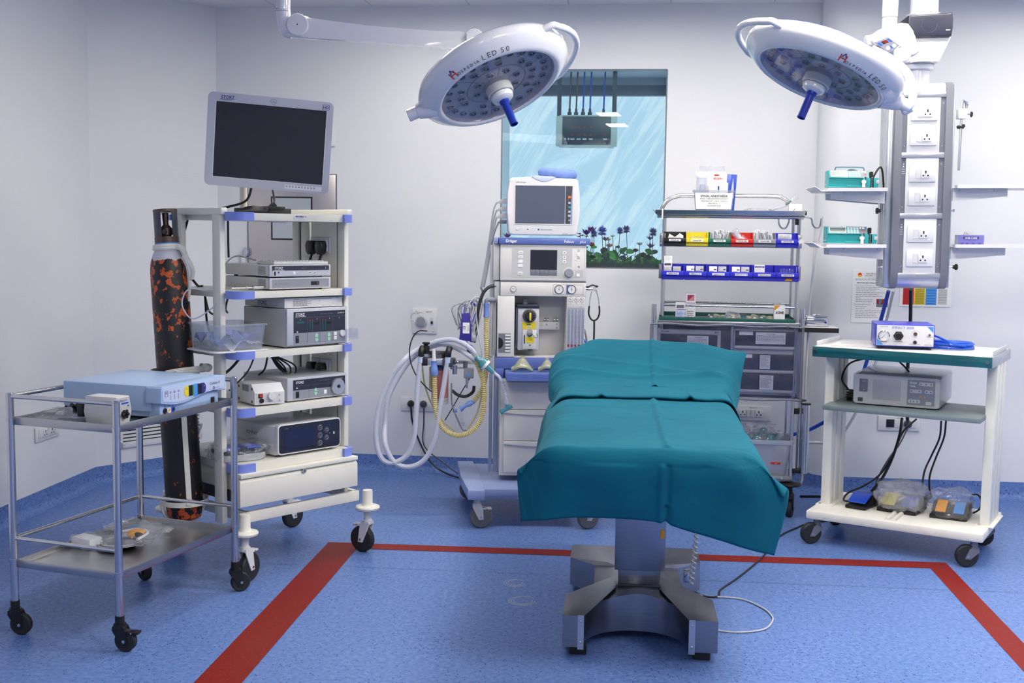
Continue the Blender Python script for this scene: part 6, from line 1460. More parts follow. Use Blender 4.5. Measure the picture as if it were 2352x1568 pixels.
b = MB('steel'); b.cyl((.063, .02, .242), (.063, .02, .614), .021, n=20); b.cyl((.035, .05, .26), (.035, .05, .63), .014, n=16); b.m('black'); b.cyl((.063, .02, .612), (.063, .02, .618), .026, n=20); b.cyl((.04, .045, .628), (.04, .045, .634), .028, n=20); b.box(.0, .01, .24, .05, .04, .262, .004); b.box(.0, .01, .56, .03, .03, .59, .003); b.build('cylinder_holder', C0)
b = MB('steel'); b.tube([(-.116, .0, 1.604), (-.114, .0, 1.572), (-.10, .0, 1.549), (-.078, .0, 1.549), (-.065, .0, 1.575), (-.058, .0, 1.601), (-.02, .0, 1.606), (.03, .0, 1.606), (.052, .0, 1.598), (.058, .0, 1.57), (.075, .0, 1.552), (.095, .0, 1.558), (.104, .0, 1.60)], .0045, 8, sp=8); b.build('hanging_hook', C0)
cable('drip_tube', [FC(.107, -.0, 1.61), FC(.104, -.0, 1.55), FC(.085, .0, 1.45), FC(.072, .02, 1.30), FC(.063, .04, 1.12), FC(.065, .08, .90), FC(.062, .1, .62)], .0055, 'white', 'white flexible tube hanging from the steel hook of the medicine cart', 'tube')
cable('white_hose', [FC(.055, .03, .26), FC(.058, .04, .20), FC(.045, .06, .16)], .007, 'white', 'white hose end hanging below the holder at the right of the medicine cart', 'hose')
b = MB('white'); b.box(.0, -.04, 1.006, .208, .20, 1.030, .001); b.m('black'); b.box(.0, -.042, 1.004, .209, -.0395, 1.029); b.build('side_board', C0)
b = MB('chrome'); b.T = Matrix.Translation(FC(.102, .06, 1.030)) @ Matrix.Rotation(math.radians(FC.yaw), 4, 'Z'); b.prism(rrect(-.068, -.05, .062, .05, .02, 4), .0, .045, 'xy', .006); b.prism(rrect(-.072, -.054, .068, .054, .022, 4), .042, .050, 'xy', .002); b.prism(rrect(-.064, -.046, .060, .046, .02, 4), .050, .058, 'xy', .004); b.box(-.02, -.008, .058, .018, .008, .064, .002)
solo(b, 'instrument_box', 'shiny lidded steel instrument box on the black-edged side board', 'box')

# bins
FCR = (0, 0, math.radians(FC.yaw))
def bin_(u0, w, z, h, col, label, group, text, extra=None, twotone=False):
    o = thing('storage_bin', label, 'bin', FC(u0 + w / 2, -.004, z), FC.yaw, group)
    b = MB(col); W = w / 2 - .002; dp = .105
    for s_ in (-1, 1):
        b.prism([(-dp + .012, .004), (-.002, .004), (-.002, h), (-.05, h), (-dp * .78, h * .62), (-dp + .0, h * .55), (-dp, h * .50)], s_ * W - .0015, s_ * W + .0015, 'yz')
    b.box(-W, -dp + .012, .0, W, -.002, .004); b.box(-W, -.006, 0, W, -.002, h); b.prism([(-dp + .012, 0), (-dp + .012, h * .42), (-dp, h * .50), (-dp, h * .56), (-dp + .005, h * .56), (-dp + .016, h * .40), (-dp + .016, 0)], -W, W, 'yz')
    b.box(-W - .001, -dp - .004, h * .28, W + .001, -dp, h * .56, .001)
    for s_ in (-1, 1): b.box(s_ * W - .004, -.055, h - .004, s_ * W + .004, -.002, h + .001, .001)
    b.build('bin_body', o)
    b = MB('paper'); tw = w * .54; b.box(-tw / 2, -dp - .0052, h * .33, tw / 2, -dp - .0035, h * .33 + .011); b.text(text, (0, -dp - .0055, h * .33 + .003), .0075, align='c', bold=.03, m='ink'); b.build('bin_label', o)
    return o
def packs(o_u, z, n, kind, label, group, seed, w=.1, cat='packet'):
    rd = random.Random(seed)
    for k in range(n):
        x = -w / 2 + w * (k + .5) / n; b = MB('bag_film')
        hh = rd.uniform(.055, .085); t1 = rd.uniform(-.35, .35)
        b.T = Matrix.Translation(FC(o_u + x, -.055 + rd.uniform(-.02, .02), z + .008)) @ Matrix.Rotation(math.radians(FC.yaw), 4, 'Z') @ Matrix.Rotation(t1, 4, 'Y')
        b.box(-.013, -.003, 0, .013, .003, hh, .002); b.m('paper'); b.box(-.012, .0028, 0, .012, .0036, hh); b.m('ink_grey'); b.quad(-.008, hh * .3, -.003, hh * .9, -.0036); b.m('glass_tube' if k % 2 else 'light_grey'); b.cyl((0, 0, .005), (0, 0, hh - .01), .006, n=8)
        solo(b, 'syringe_pack', label, cat, group)
ROW1 = [('black', 'black', 'SYRINGE 1ML'), ('yellow', 'yellow', 'SYRINGE 2ML'), ('green_plastic', 'green', 'SYRINGE 5ML'), ('red', 'red', 'SYRINGE 10ML'), ('grey', 'grey', 'SYRINGE 20ML'), ('blue_plastic', 'blue', 'SYRINGE 50ML')]
w1 = .1155; U1 = -.712
for k, (m_, nm, tx) in enumerate(ROW1):
    bin_(U1 + k * w1, w1, 1.447, .074, m_, '%s open plastic bin in the upper row of the medicine cart' % nm, 'bins of the upper row', tx)
def cz(k): return U1 + (k + .5) * w1
b = MB('paper'); b.T = Matrix.Translation(FC(cz(0), -.06, 1.456)) @ Matrix.Rotation(math.radians(FC.yaw), 4, 'Z'); b.prism([(-.042, .012), (.044, .012), (.044, .045), (.025, .058), (.0, .035), (-.03, .055)], -.02, .01, 'xz', .002); b.lines(-.038, .04, .034, -.0205, 4, .006, .002, seed=7); solo(b, 'folded_paper', 'crumpled printed papers in the black bin', 'papers')
b = MB('mask_clear'); b.T = Matrix.Translation(FC(cz(1), -.06, 1.452)) @ Matrix.Rotation(math.radians(FC.yaw), 4, 'Z')
b.blob((0, 0, .025), (.042, .03, .02), 4, .3, 3, 3, flat=0); solo(b, 'needle_pack', 'heap of small clear packets in the yellow bin', 'packet')
packs(cz(2), 1.452, 7, 's', 'wrapped syringe standing among others in the green bin', 'syringes in the green bin', 3, .085)
b = MB('hose_clear'); b.T = Matrix.Translation(FC(cz(3) - .012, -.06, 1.49)) @ Matrix.Rotation(math.radians(FC.yaw), 4, 'Z') @ Matrix.Rotation(-.65, 4, 'Y') @ Matrix.Rotation(0, 4, 'Z'); b.cyl((0, 0, -.035), (0, 0, .045), .015, n=14); b.m('bag_film'); b.box(-.022, -.018, -.045, .022, .018, .055, .008); solo(b, 'syringe_pack', 'large wrapped syringe leaning in the red bin', 'packet')
b = MB('bag_film'); b.T = Matrix.Translation(FC(cz(3) + .022, -.06, 1.48)) @ Matrix.Rotation(math.radians(FC.yaw), 4, 'Z') @ Matrix.Rotation(-.9, 4, 'Y'); b.box(-.014, -.012, -.03, .014, .012, .035, .006); b.m('paper'); b.box(-.004, -.013, -.03, .004, -.012, .03); solo(b, 'syringe_pack', 'second wrapped syringe lying beside the leaning one in the red bin', 'packet')
packs(cz(4), 1.452, 6, 's', 'wrapped syringe standing among others in the grey bin', 'syringes in the grey bin', 9, .09)
b = MB('paper'); b.T = Matrix.Translation(FC(cz(5) - .01, -.055, 1.496)) @ Matrix.Rotation(math.radians(FC.yaw), 4, 'Z'); b.cyl((-.035, 0, 0), (.033, 0, 0), .020, n=16); b.m('bag_film'); b.cyl((-.037, 0, .003), (.035, 0, .003), .023, n=16); b.lines(-.03, .03, .01, -.0205, 3, .006, .002, seed=3); solo(b, 'dressing_roll', 'white wrapped roll lying in the blue bin of the upper row', 'roll')
b = MB('paper'); b.T = Matrix.Translation(FC(.0, -.115, 1.475)) @ Matrix.Rotation(math.radians(FC.yaw), 4, 'Z') @ Matrix.Rotation(-.6, 4, 'Y'); b.box(-.018, -.001, 0, .006, .0, .018); solo(b, 'loose_label', 'torn white label stuck on the corner of the upper right blue bin', 'label')
ROW2 = ['NEEDLE 18 / 20', 'NEEDLE 22 / 23', 'NEEDLE 24 / 26', 'VENFLOW 18 / 20', 'VENFLOW 22 / 24', 'STERILE WATER']
w2 = .1182; U2 = -.720
PL = ['leftmost', 'second from the left', 'third from the left', 'third from the right', 'second from the right', 'rightmost']
for k, tx in enumerate(ROW2):
    bin_(U2 + k * w2, w2, 1.270, .082, 'blue_plastic', 'royal blue bin of the lower row, %s, labelled %s' % (PL[k], tx.lower()), 'blue bins of the lower row', tx)
def carton(u, z, w, h, d, label, front, group=None, v=-.055, face='paper', yaw=0, cat='box', name='medicine_carton'):
    b = MB(face); b.T = Matrix.Translation(FC(u, v, z)) @ Matrix.Rotation(math.radians(FC.yaw + yaw), 4, 'Z'); b.box(-w / 2, -d / 2, 0, w / 2, d / 2, h, .0008)
    front(b, w, h, -d / 2)
    return solo(b, name, label, cat, group)
def f_lines(seed): 
    def f(b, w, h, y): b.lines(-w * .42, w * .42, h * .8, y - .0004, max(2, int(h / .007)), .006, .0016, seed=seed)
    return f
def f_blue(seed, t=None):
    def f(b, w, h, y):
        b.m('ink_blue'); b.quad(w * .1, h * .72, w * .42, h * .80, y - .0004)
        b.lines(-w * .42, w * .35, h * .6, y - .0004, 4, .007, .0018, m='ink', seed=seed)
    return f
for k in range(4):
    for j, du in enumerate((-.024, .024)):
        carton(U2 + (k + .5) * w2 + du - .003, 1.276, .041, .066 if k else .062, .05, 'small white carton in the %s blue bin, %s of its pair' % (PL[k], ('left', 'right')[j]), f_lines(k * 3 + j) if k == 0 else f_blue(k * 3 + j), 'cartons in the blue bins', v=-.06, face='light_grey' if k == 0 or j else 'paper')
def f_top(b, w, h, y): b.m('dark_grey'); b.quad(-w * .42, h * .10, w * .38, h * .30, y - .0004); b.lines(-w * .42, w * .4, h * .9, y - .0004, 3, .007, .0014, seed=5)
carton(U2 + .033, 1.338, .043, .055, .04, 'white carton with a dark band standing above the leftmost blue bin', f_top, v=-.062)
def f_lox(b, w, h, y): b.m('ink_blue'); b.quad(-w * .46, h * .80, w * .46, h * .93, y - .0004); b.text('LOXICARD', (0, y - .0006, h * .83), .0075, align='c', m='ink_white', bold=.02); b.lines(-w * .42, w * .42, h * .7, y - .0004, 6, .007, .0016, seed=6)
carton(U2 + 4.5 * w2 - .024, 1.276, .052, .078, .05, 'white carton with blue header in the second blue bin from the right', f_lox, v=-.06)
b = MB('clear_plastic'); b.T = Matrix.Translation(FC(U2 + 5.5 * w2, -.06, 1.276)) @ Matrix.Rotation(math.radians(FC.yaw), 4, 'Z')
for k in range(5): b.m('clear_plastic'); b.box(-.036 + k * .0145, -.01, .012, -.024 + k * .0145, .005, .06, .002); b.m('ink_red'); b.box(-.033 + k * .0145, -.0112, .03, -.027 + k * .0145, -.010, .034)
solo(b, 'ampoule_strip', 'strip of clear plastic ampoules in the rightmost blue bin', 'ampoules')
b = MB('red_dark'); b.T = Matrix.Translation(FC(U2 + 5.5 * w2 + .006, -.0985, 1.274)) @ Matrix.Rotation(math.radians(FC.yaw), 4, 'Z'); b.box(-.019, -.0008, 0, .019, .0, .014); b.m('yellow'); b.box(-.019, -.0012, 0, .019, -.0004, .003); b.text('ARISTO', (0, -.0009, .0045), .0085, align='c', m='yellow', bold=.04); solo(b, 'brand_sticker', 'red and yellow sticker on the front of the rightmost blue bin', 'sticker')
# green tray contents
def f_mag(b, w, h, y):
    b.m('magenta'); b.quad(-w * .32, h * .70, w * .34, h * .92, y - .0004); b.m('petal_pink'); b.add([(-w * .25, y - .0006, h * .71), (w * .30, y - .0006, h * .71), (w * .30, y - .0006, h * .90)], [(0, 1, 2)]); b.m('red_dark'); b.quad(-w * .45, h * .60, w * .45, h * .62, y - .0004); b.lines(-w * .35, w * .4, h * .28, y - .0004, 3, .010, .003, m='ink', seed=8); b.lines(-w * .1, w * .4, h * .52, y - .0004, 2, .008, .0014, seed=9)
carton(-.562, 1.057, .053, .140, .045, 'tall white carton with a magenta square on the green tray', f_mag, v=.02)
def f_mix(b, w, h, y): b.m('panel_blue'); b.quad(-w * .49, 0, w * .49, h * .58, y - .0003); b.m('ink_grey'); b.quad(-w * .4, h * .66, w * .4, h * .86, y - .0004); b.m('ink_blue'); b.lines(-w * .4, w * .4, h * .4, y - .0005, 4, .007, .002, m='ink_blue', seed=10); b.m('red_dark'); b.quad(-w * .49, h * .575, w * .49, h * .60, y - .0005)
carton(-.616, 1.057, .050, .088, .045, 'short grey and pale blue carton left of the tall one on the green tray', f_mix, v=.0)
def f_x(b, w, h, y): b.m('yellow_dark'); b.add([(-w * .48, y - .0003, h * .99), (w * .1, y - .0003, h * .99), (-w * .48, y - .0003, h * .65)], [(0, 1, 2)]); b.text('XONE', (0, y - .0006, h * .47), .0175, align='c', bold=.035, m='black', wx=.85); b.text('1', (0, y - .0006, h * .28), .008, align='c', m='ink_grey'); b.m('green_plastic'); b.quad(-w * .3, 0, w * .49, h * .08, y - .0004)
carton(-.097, 1.057, .056, .086, .05, 'white and yellow carton printed xone at the right end of the green tray', f_x, v=-.0)
rd = random.Random(21)
for k in range(11):
    x = -.655 + k * .0165; b = MB('brass_dark' if k % 3 == 0 else 'dark_grey' if k % 3 == 1 else 'glass_tube'); p = FC(x, -.008, 1.0565); b.cyl(p, p + Vector((0, 0, .011)), .006, n=10); b.m('steel'); b.cyl(p + Vector((0, 0, .011)), p + Vector((0, 0, .014)), .006, n=10); b.m('glass_tube'); solo(b, 'vial', 'tiny stoppered vial in the row at the left front of the green tray', 'vial', 'vials on the green tray')
for k in range(12):
    x = -.45 + k * .028 + rd.uniform(-.004, .004); y = rd.uniform(-.005, .04); s_ = rd.uniform(.8, 1.2)
    b = MB('mask_clear' if k % 3 else 'clear_plastic'); p = FC(x, y, 1.0565)
    b.blob((p.x, p.y, p.z + .014 * s_), (.017 * s_, .014, .014 * s_), k, .3, 3, 2, flat=p.z)
    b.m(['white', 'ink_grey', 'teal_clear', 'petal_pink'][k % 4]); q = p + Vector((0, -.016, .012)); b.cyl(q + Vector((0, .002, 0)), q, .007 * s_, n=12)
    solo(b, 'vial_pack', 'small clear packet or bottle among the clutter in the middle of the green tray', 'packet', 'clutter on the green tray')
b = MB('hose_clear'); c = FC(-.335, .05, 1.072)
for k in range(4): b.torus(c + Vector((0, 0, .006 * k)), (.1, -.15, 1), .042 - .003 * k, .0028)
b.m('ink_red'); b.box(c.x - .006, c.y - .05, c.z + .01, c.x + .006, c.y - .045, c.z + .016); solo(b, 'coiled_tube', 'coiled clear tube in the middle of the green tray', 'tube')
# spinal anaesthesia box
o = thing('labelled_tub', 'clear tub with a printed spinal anesthesia label on the cart top tray', 'tub', FC(-.455, .06, 1.6185), FC.yaw)
b = MB('tub_clear'); tub(b, .215, .12, .125, tap=.88); b.build('tub_body', o)
b = MB('paper'); b.prism([(-.092, .024), (.090, .024), (.098, .110), (-.100, .110)], -.0635, -.0625, 'xz')
b.text('SPINAL ANESTHESIA', (0, -.064, .0875), .0165, align='c', bold=.015, m='ink', wx=.95)
for k, t in enumerate(('SPINAL NEEDLES 20/22/23/25/26/27', 'EPIDURAL SET - 18/16 - 2 EACH', 'MINI PACK - 2', 'TEGADERM 8526')): b.text(t, (0, -.064, .0755 - k * .0125), .0098, align='c', m='ink')
b.build('tub_label', o)
b = MB('paper'); b.T = Matrix.Translation(FC(-.465, .07, 1.624)) @ Matrix.Rotation(math.radians(FC.yaw), 4, 'Z'); b.box(-.085, .0, .0, .072, .035, .218, .002); b.text('8526IN', (.03, -.0004, .178), .016, align='c', m='ink_red', bold=.02); b.m('ink_red'); b.quad(.01, .197, .035, .205, -.0005); b.m('bag_film'); b.box(-.070, .02, .2, .065, .03, .25); solo(b, 'dressing_carton', 'white carton with red print standing in the labelled tub', 'box')
b = MB('clear_plastic'); b.T = Matrix.Translation(FC(-.52, .045, 1.624)) @ Matrix.Rotation(math.radians(FC.yaw), 4, 'Z'); b.cyl((0, 0, 0), (0, 0, .185), .029, n=20); b.cyl((0, 0, .185), (0, 0, .20), .031, n=20); b.m('hose_clear'); b.cyl((.004, 0, .02), (.004, 0, .15), .015, n=12); solo(b, 'specimen_tube', 'tall clear jar standing at the left in the labelled tub', 'jar')
b = MB('paper'); b.T = Matrix.Translation(FC(-.432, .038, 1.626)) @ Matrix.Rotation(math.radians(FC.yaw), 4, 'Z'); b.box(-.05, -.004, .0, .05, .004, .158, .002); b.m('blue_royal'); b.prism([(-.004, .12), (-.001, .12), (-.001, .106), (.001, .106), (.001, .12), (.004, .12), (.004, .14), (-.004, .14)], -.006, -.004, 'xz'); solo(b, 'needle_pouch', 'white paper pouch with a small blue mark in the labelled tub', 'packet')
b = MB('blue_royal'); b.T = Matrix.Translation(FC(-.372, .085, 1.626)) @ Matrix.Rotation(math.radians(FC.yaw + 10), 4, 'Z') @ Matrix.Rotation(.06, 4, 'Y'); b.box(-.024, -.004, .0, .026, .006, .205, .001); b.m('hose_clear'); b.prism([(-.004, .08), (.016, .08), (.010, .15), (.004, .185)], -.012, -.006, 'xz'); solo(b, 'blue_booklet', 'blue folded card standing at the right in the labelled tub', 'card')
b = MB('paper'); b.T = Matrix.Translation(FC(-.03, .05, 1.6185)) @ Matrix.Rotation(math.radians(FC.yaw), 4, 'Z'); b.box(-.032, -.025, 0, .035, .03, .056, .002); b.m('ink_grey'); b.add([(-.032, -.0254, .0), (-.028, -.0254, 0), (.002, -.0254, .032), (-.002, -.0254, .032)], [(0, 1, 2, 3)]); solo(b, 'white_carton', 'plain white carton at the right end of the cart top tray', 'box')
b = MB('bag_film'); b.T = Matrix.Translation(FC(-.22, .02, 1.6185)) @ Matrix.Rotation(math.radians(FC.yaw), 4, 'Z'); b.blob((0, 0, .014), (.075, .04, .016), 6, .4, 3, 3, flat=.001); b.m('paper'); b.box(-.06, -.02, .002, .055, .02, .014, .004); b.m('tray_green'); b.box(.02, .02, .004, .1, .05, .014, .003); solo(b, 'wrapped_pack', 'flat white pack wrapped in film lying on the cart top tray', 'packet')
b = MB('bag_film'); b.T = Matrix.Translation(FC(0, .06, 0)) @ Matrix.Rotation(math.radians(FC.yaw), 4, 'Z'); b.tube([(-.145, 0, 1.645), (-.09, 0, 1.662), (-.05, 0, 1.695), (-.02, 0, 1.718)], .008, 8, rf=lambda t, i: .005 + .010 * t); b.m('green_plastic'); b.tube([(-.078, 0, 1.672), (-.05, 0, 1.692)], .006, 6, raw=True); b.m('hose_clear'); b.tube([(-.16, 0, 1.64), (-.078, 0, 1.668)], .004, 6, raw=True); solo(b, 'laryngoscope_pack', 'slim green and clear wrapped tube sticking up at the right of the cart top tray', 'packet')
b = MB('bag_film'); b.T = Matrix.Translation(FC(-.64, .08, 1.6185)) @ Matrix.Rotation(math.radians(FC.yaw), 4, 'Z'); b.box(-.06, -.03, 0, .08, .03, .010, .004); b.m('paper'); b.box(-.05, -.025, .001, .07, .025, .007); solo(b, 'wrapped_pack', 'thin white pack lying at the left end of the cart top tray', 'packet')
# tub of masks on the lower shelf
o = thing('storage_tub', 'milky plastic tub of bagged masks on the lower shelf of the medicine cart', 'tub', FC(-.175, .10, .2145), FC.yaw)
b = MB('milky_plastic'); tub(b, .335, .24, .205, tap=.86, rim=.020); b.build('tub_body', o)
b = MB('red'); b.box(.060, -.1135, .075, .112, -.112, .086); b.text('CE', (.088, -.1140, .077), .008, m='ink_white', align='c'); b.build('tub_mark', o)
for k, (x, y, z, s_) in enumerate(((-.09, -.02, .43, 1), (-.015, -.03, .425, 1.1), (.065, -.03, .43, 1.2), (-.10, .05, .45, 1), (.03, .05, .455, 1.2), (.10, .03, .43, .9))):
    b = MB('teal_clear'); p = FC(-.175 + x, .10 + y, z - .015); b.lathe(p - Vector((0, 0, .03)), (0, 0, 1), [(.024 * s_, 0), (.022 * s_, .025), (.016 * s_, .045), (.004, .05)], 16); b.m('bag_film'); b.blob((p.x, p.y, p.z - .005), (.046 * s_, .035, .048 * s_), k + 3, .55, 2.6, 3)
    solo(b, 'bagged_mask', 'turquoise face mask in a clear bag in the milky tub', 'face mask', 'bagged masks in the milky tub')

# ================================================================== white cart at the right
W0 = thing('equipment_cart', 'white three-level equipment cart with teal-edged top and grey casters', 'cart', FW(0, 0), FW.yaw)
b = MB('cream_worn'); b.prism([(-.085, -.02), (.735, -.02), (.735, .505), (-.085, .505)], .124, .166, 'xy', .008, 2); b.m('cream_worn'); b.tube([(.30, .0, .168), (.30, .1, .168), (.30, .49, .168)], .012, 8, raw=True); b.tube([(.33, .0, .168), (.33, .1, .168), (.33, .49, .168)], .012, 8, raw=True); b.build('base_shelf', W0)
for u0 in (-.062, .690):
    b = MB('cream_worn')
    for v0 in (.145, .235, .325): b.box(u0, v0, .166, u0 + .045, v0 + .07, .93, .004)
    b.box(u0 + .012, .2, .166, u0 + .033, .34, .93); b.m('brass_dark')
    b.m('cream_worn'); b.box(u0 - .02, .125, .164, u0 + .065, .41, .171, .002); b.m('steel')
    for v in (.137, .40): b.cyl((u0 + .0, v, .171), (u0 + .0, v, .176), .006, n=10)
    b.build('post', W0)
b = MB('teal_gloss'); b.box(-.083, -.017, .926, .735, -.012, .975, .001); b.m('grey_board'); b.box(-.080, -.014, .928, .732, .495, .970); b.m('offwhite'); b.box(-.076, -.012, .970, .728, .49, .9765, .001); b.m('teal_gloss'); b.box(-.083, .494, .926, .735, .498, .975, .001); b.m('alu'); b.box(.733, -.017, .926, .737, .498, .976, .001); b.box(-.085, -.017, .926, -.081, .498, .976); b.m('steel')
for u in (-.07, .715): b.cyl((u, -.021, .952), (u, -.016, .952), .009, n=14)
for v in (.02, .2, .42): b.cyl((.736, v, .955), (.739, v, .955), .003, n=8)
b.build('top_shelf', W0)
for u in (-.078, .724): b = MB('white'); b.box(u, .03, .975, u + .004, .42, .999, .001); b.build('end_lip', W0)
b = MB('grey_board'); b.box(-.03, .0, .668, .695, .46, .691, .003); b.build('middle_shelf', W0)
for (x, y, yw) in ((-.04, .02, 35), (.69, .02, 20), (.69, .46, 10), (-.04, .46, 30)):
    caster(W0, x, y, .052 if y < .1 else .05, yw + 8, .124, 'rubber', 'wheel_grey', 'mid_grey', None, .034, .03)
b = MB('paper'); b.T = Matrix.Translation(FW(.09, .16, .9775)) @ Matrix.Rotation(math.radians(FW.yaw + 8), 4, 'Z'); b.box(-.12, -.08, 0, .10, .15, .0006); b.m('ink_grey')
for k in range(9): b.box(-.09, -.06 + k * .02, .0006, .06 - .01 * (k % 3), -.057 + k * .02, .0009)
solo(b, 'printed_sheet', 'printed sheet of paper lying on top of the white cart', 'paper')
# the blue drive unit
o = thing('drive_console', 'blue cased control box with white front, gauge and black knob on the white cart', 'medical unit', FW(.200, .045, .977), FW.yaw + 19)
b = MB('box_blue'); b.box(0, .0, .014, .266, .25, .118, .002); b.m('black')
for x in (.02, .246):
    for y in (.02, .22): b.cyl((x, y, 0), (x, y, .015), .010, n=14)
b.build('housing', o)
b = MB('white'); b.box(.004, -.003, .018, .262, .001, .114, .001); b.m('sky_blue')
b.prism([(.006, .02), (.036, .02)] + [(.006 + .03 * math.cos(a) ** 2, .02 + .03 * math.sin(a) ** 2) for a in [PI / 2 * k / 8 for k in range(1, 8)]] + [(.006, .05)], -.0036, -.0028, 'xz')
b.prism([(.260, .112), (.230, .112)] + [(.260 - .03 * math.cos(a) ** 2, .112 - .03 * math.sin(a) ** 2) for a in [PI / 2 * k / 8 for k in range(1, 8)]] + [(.260, .082)], -.0036, -.0028, 'xz')
b.text('IMPACT 2000', (.122, -.0036, .098), .0175, align='c', m='blue_royal'); b.text('PNM-SYSTEM', (.02, -.0036, .105), .006, m='ink_blue'); b.text('PRESSURE', (.037, -.0036, .0325), .007, align='c', m='ink_blue'); b.text('REGULATOR', (.103, -.0036, .035), .007, align='c', m='ink_blue'); b.text('FOOT SW. CONN.', (.178, -.0036, .024), .006, align='c', m='ink_blue'); b.text('INDICATOR', (.238, -.0036, .023), .006, align='c', m='ink_blue'); b.text('HANDPIECE', (.243, -.0036, .062), .0055, align='c', m='ink_blue')
b.m('ink_blue')
for x, z in ((.163, .085), (.172, .09), (.184, .09), (.193, .085)): b.quad(x, z, x + .006, z + .001, -.0034)
b.build('front_panel', o)
b = MB('chrome'); b.lathe((.037, -.003, .064), (0, -1, 0), [(.0265, 0), (.0265, .010), (.0225, .012), (.0225, .009), (.002, .009)], 30); b.m('paper'); b.cyl((.037, -.0125, .064), (.037, -.011, .064), .0222, n=26); b.m('ink')
for k in range(20): a = math.radians(-50 + k * 14.5); b.box(.037 + .018 * math.cos(a) - .0005, -.0132, .064 + .018 * math.sin(a) - .0005, .037 + .018 * math.cos(a) + .0012, -.0124, .064 + .018 * math.sin(a) + .0012)
b.add([(.025, -.0135, .054), (.027, -.0135, .052), (.047, -.0135, .074)], [(0, 1, 2)]); b.build('pressure_gauge', o)
b = MB('black'); b.cyl((.103, -.01, .065), (.103, -.003, .065), .023, n=6); b.lathe((.103, -.01, .065), (0, -1, 0), [(.018, 0), (.0165, .022), (.014, .025), (.002, .025)], 20); b.build('regulator_knob', o)
b = MB('black'); b.cyl((.179, -.012, .076), (.179, -.003, .076), .008, n=14); b.m('orange'); b.box(.174, -.0125, .075, .184, -.0115, .077); b.m('chrome'); b.cyl((.178, -.010, .036), (.178, -.003, .036), .0095, n=16); b.m('black'); b.cyl((.178, -.0115, .036), (.178, -.009, .036), .007, n=14); b.m('chrome'); b.cyl((.242, -.014, .073), (.242, -.003, .073), .006, n=12); b.m('brass_dark'); b.cyl((.242, -.018, .073), (.242, -.012, .073), .0035, n=10); b.build('connectors', o)
b = MB('hose_blue'); c = FW(.50, .30, .983)
for k, (R_i, dz, dx) in enumerate(((.098, .0, 0), (.092, .009, .006), (.100, .018, -.003), (.088, .026, .004))): b.torus(c + Vector((dx, dx * .5, dz)), (.04 * (k % 2), .03, 1), R_i, .0052, n=36)
b.tube([FW(.40, .26, 1.045), FW(.45, .22, 1.035), FW(.53, .17, 1.012), FW(.575, .22, 1.0)], .005, 8)
solo(b, 'coiled_air_hose', 'bright blue coiled air hose lying right of the blue control box', 'hose')
# electrosurgical unit in film
o = thing('electrosurgery_unit', 'white electrosurgery unit with grey touch screen on the middle shelf, under clear film', 'medical unit', FW(.085, .13, .691), FW.yaw + 3.5)
b = MB('white'); b.box(0, .012, .006, .40, .40, .148, .008); b.m('rubber'); b.box(.02, .03, 0, .38, .36, .008); b.build('housing', o)
b = MB('offwhite'); b.prism(rrect(0, .006, .40, .152, .014, 4), -.006, .02, 'xz', .003); b.m('mid_grey'); b.box(.027, -.008, .065, .067, -.005, .128, .001); b.m('light_grey'); b.box(.091, -.008, .032, .222, -.005, .128, .001); b.m('grey'); b.box(.252, -.008, .018, .378, -.005, .138, .002)
b.text('Shalya', (.262, -.0082, .121), .0135, m='ink_white', bold=.03); b.text('Vista', (.262, -.0082, .105), .0135, m='ink_white', bold=.03)
b.m('offwhite')
for x0, x1, z in ((.305, .368, .121), (.264, .318, .085), (.332, .368, .085), (.258, .312, .036), (.338, .364, .030)): b.prism(rrect(x0, z - .008, x1, z + .008, .003, 2), -.0105, -.007, 'xz')
b.m('yellow_dark')
for x in (.314, .332): b.prism([(x - .006, .056), (x + .006, .056), (x, .067)], -.0088, -.0078, 'xz')
b.prism([(.044, .072), (.054, .072), (.049, .081)], -.0088, -.0078, 'xz'); b.m('black'); b.box(.022, -.010, .018, .046, -.006, .036, .001)
for x, z in ((.314, .121), (.336, .121), (.36, .121), (.272, .085), (.308, .085), (.34, .085), (.36, .085), (.27, .036), (.283, .036), (.30, .036)): b.cyl((x, -.012, z), (x, -.010, z), .003, n=8)
b.text('RADIO', (.049, -.0082, .115), .006, align='c', m='ink_white'); b.build('front_panel', o)
b = MB('clear_plastic'); b.box(-.004, -.014, .008, .404, .404, .156, .012, 3); b.build('film_wrap', o)
# foot pedals on the base shelf
def fpedal(name, label, u, v, w, d, h, pads, bag, yaw=0.0, text='shalya'):
    o = thing(name, label, 'foot pedal', FW(u, v, .167), FW.yaw + yaw)
    b = MB('black'); b.box(-w / 2, -d / 2, 0, w / 2, d / 2, h * .18, .004); b.box(-w / 2, d * .10, .0, w / 2, d / 2, h * .62, .006); b.prism([(-d * .1, h * .18), (d * .12, h * .18), (d * .12, h * .6)], -w / 2, w / 2, 'yz'); b.text(text, (-w * .1, d * .14, h * .63), .018, ex=(1, 0, 0), ey=(0, 1, 0), align='l', m='ink_white', bold=.01); b.prism(circ(-w * .25, d * .2, .016, 16, .009), h * .62, h * .63, 'xy'); b.build('pedal_body', o)
    for (x0, x1, mm) in pads:
        b = MB(mm); b.prism([(-d * .42, h * .32), (-d * .40, h * .36), (-d * .12, h * .62), (d * .12, h * .72), (d * .12, h * .64), (-d * .12, h * .50)], x0, x1, 'yz', .001)
        for k in range(12): t = k / 12; b.box(x0 + .001 + (x1 - x0 - .002) * t, -d * .39, h * .37, x0 + .002 + (x1 - x0 - .002) * t, -d * .38, h * .38)
        b.build('foot_plate', o)
    if bag: b = MB(bag); b.blob((0, .0, h * .62), (w * .58, d * .62, h * .72), int(u * 50), .28, 2.2, 4, flat=.001); b.build('plastic_bag', o)
    return o
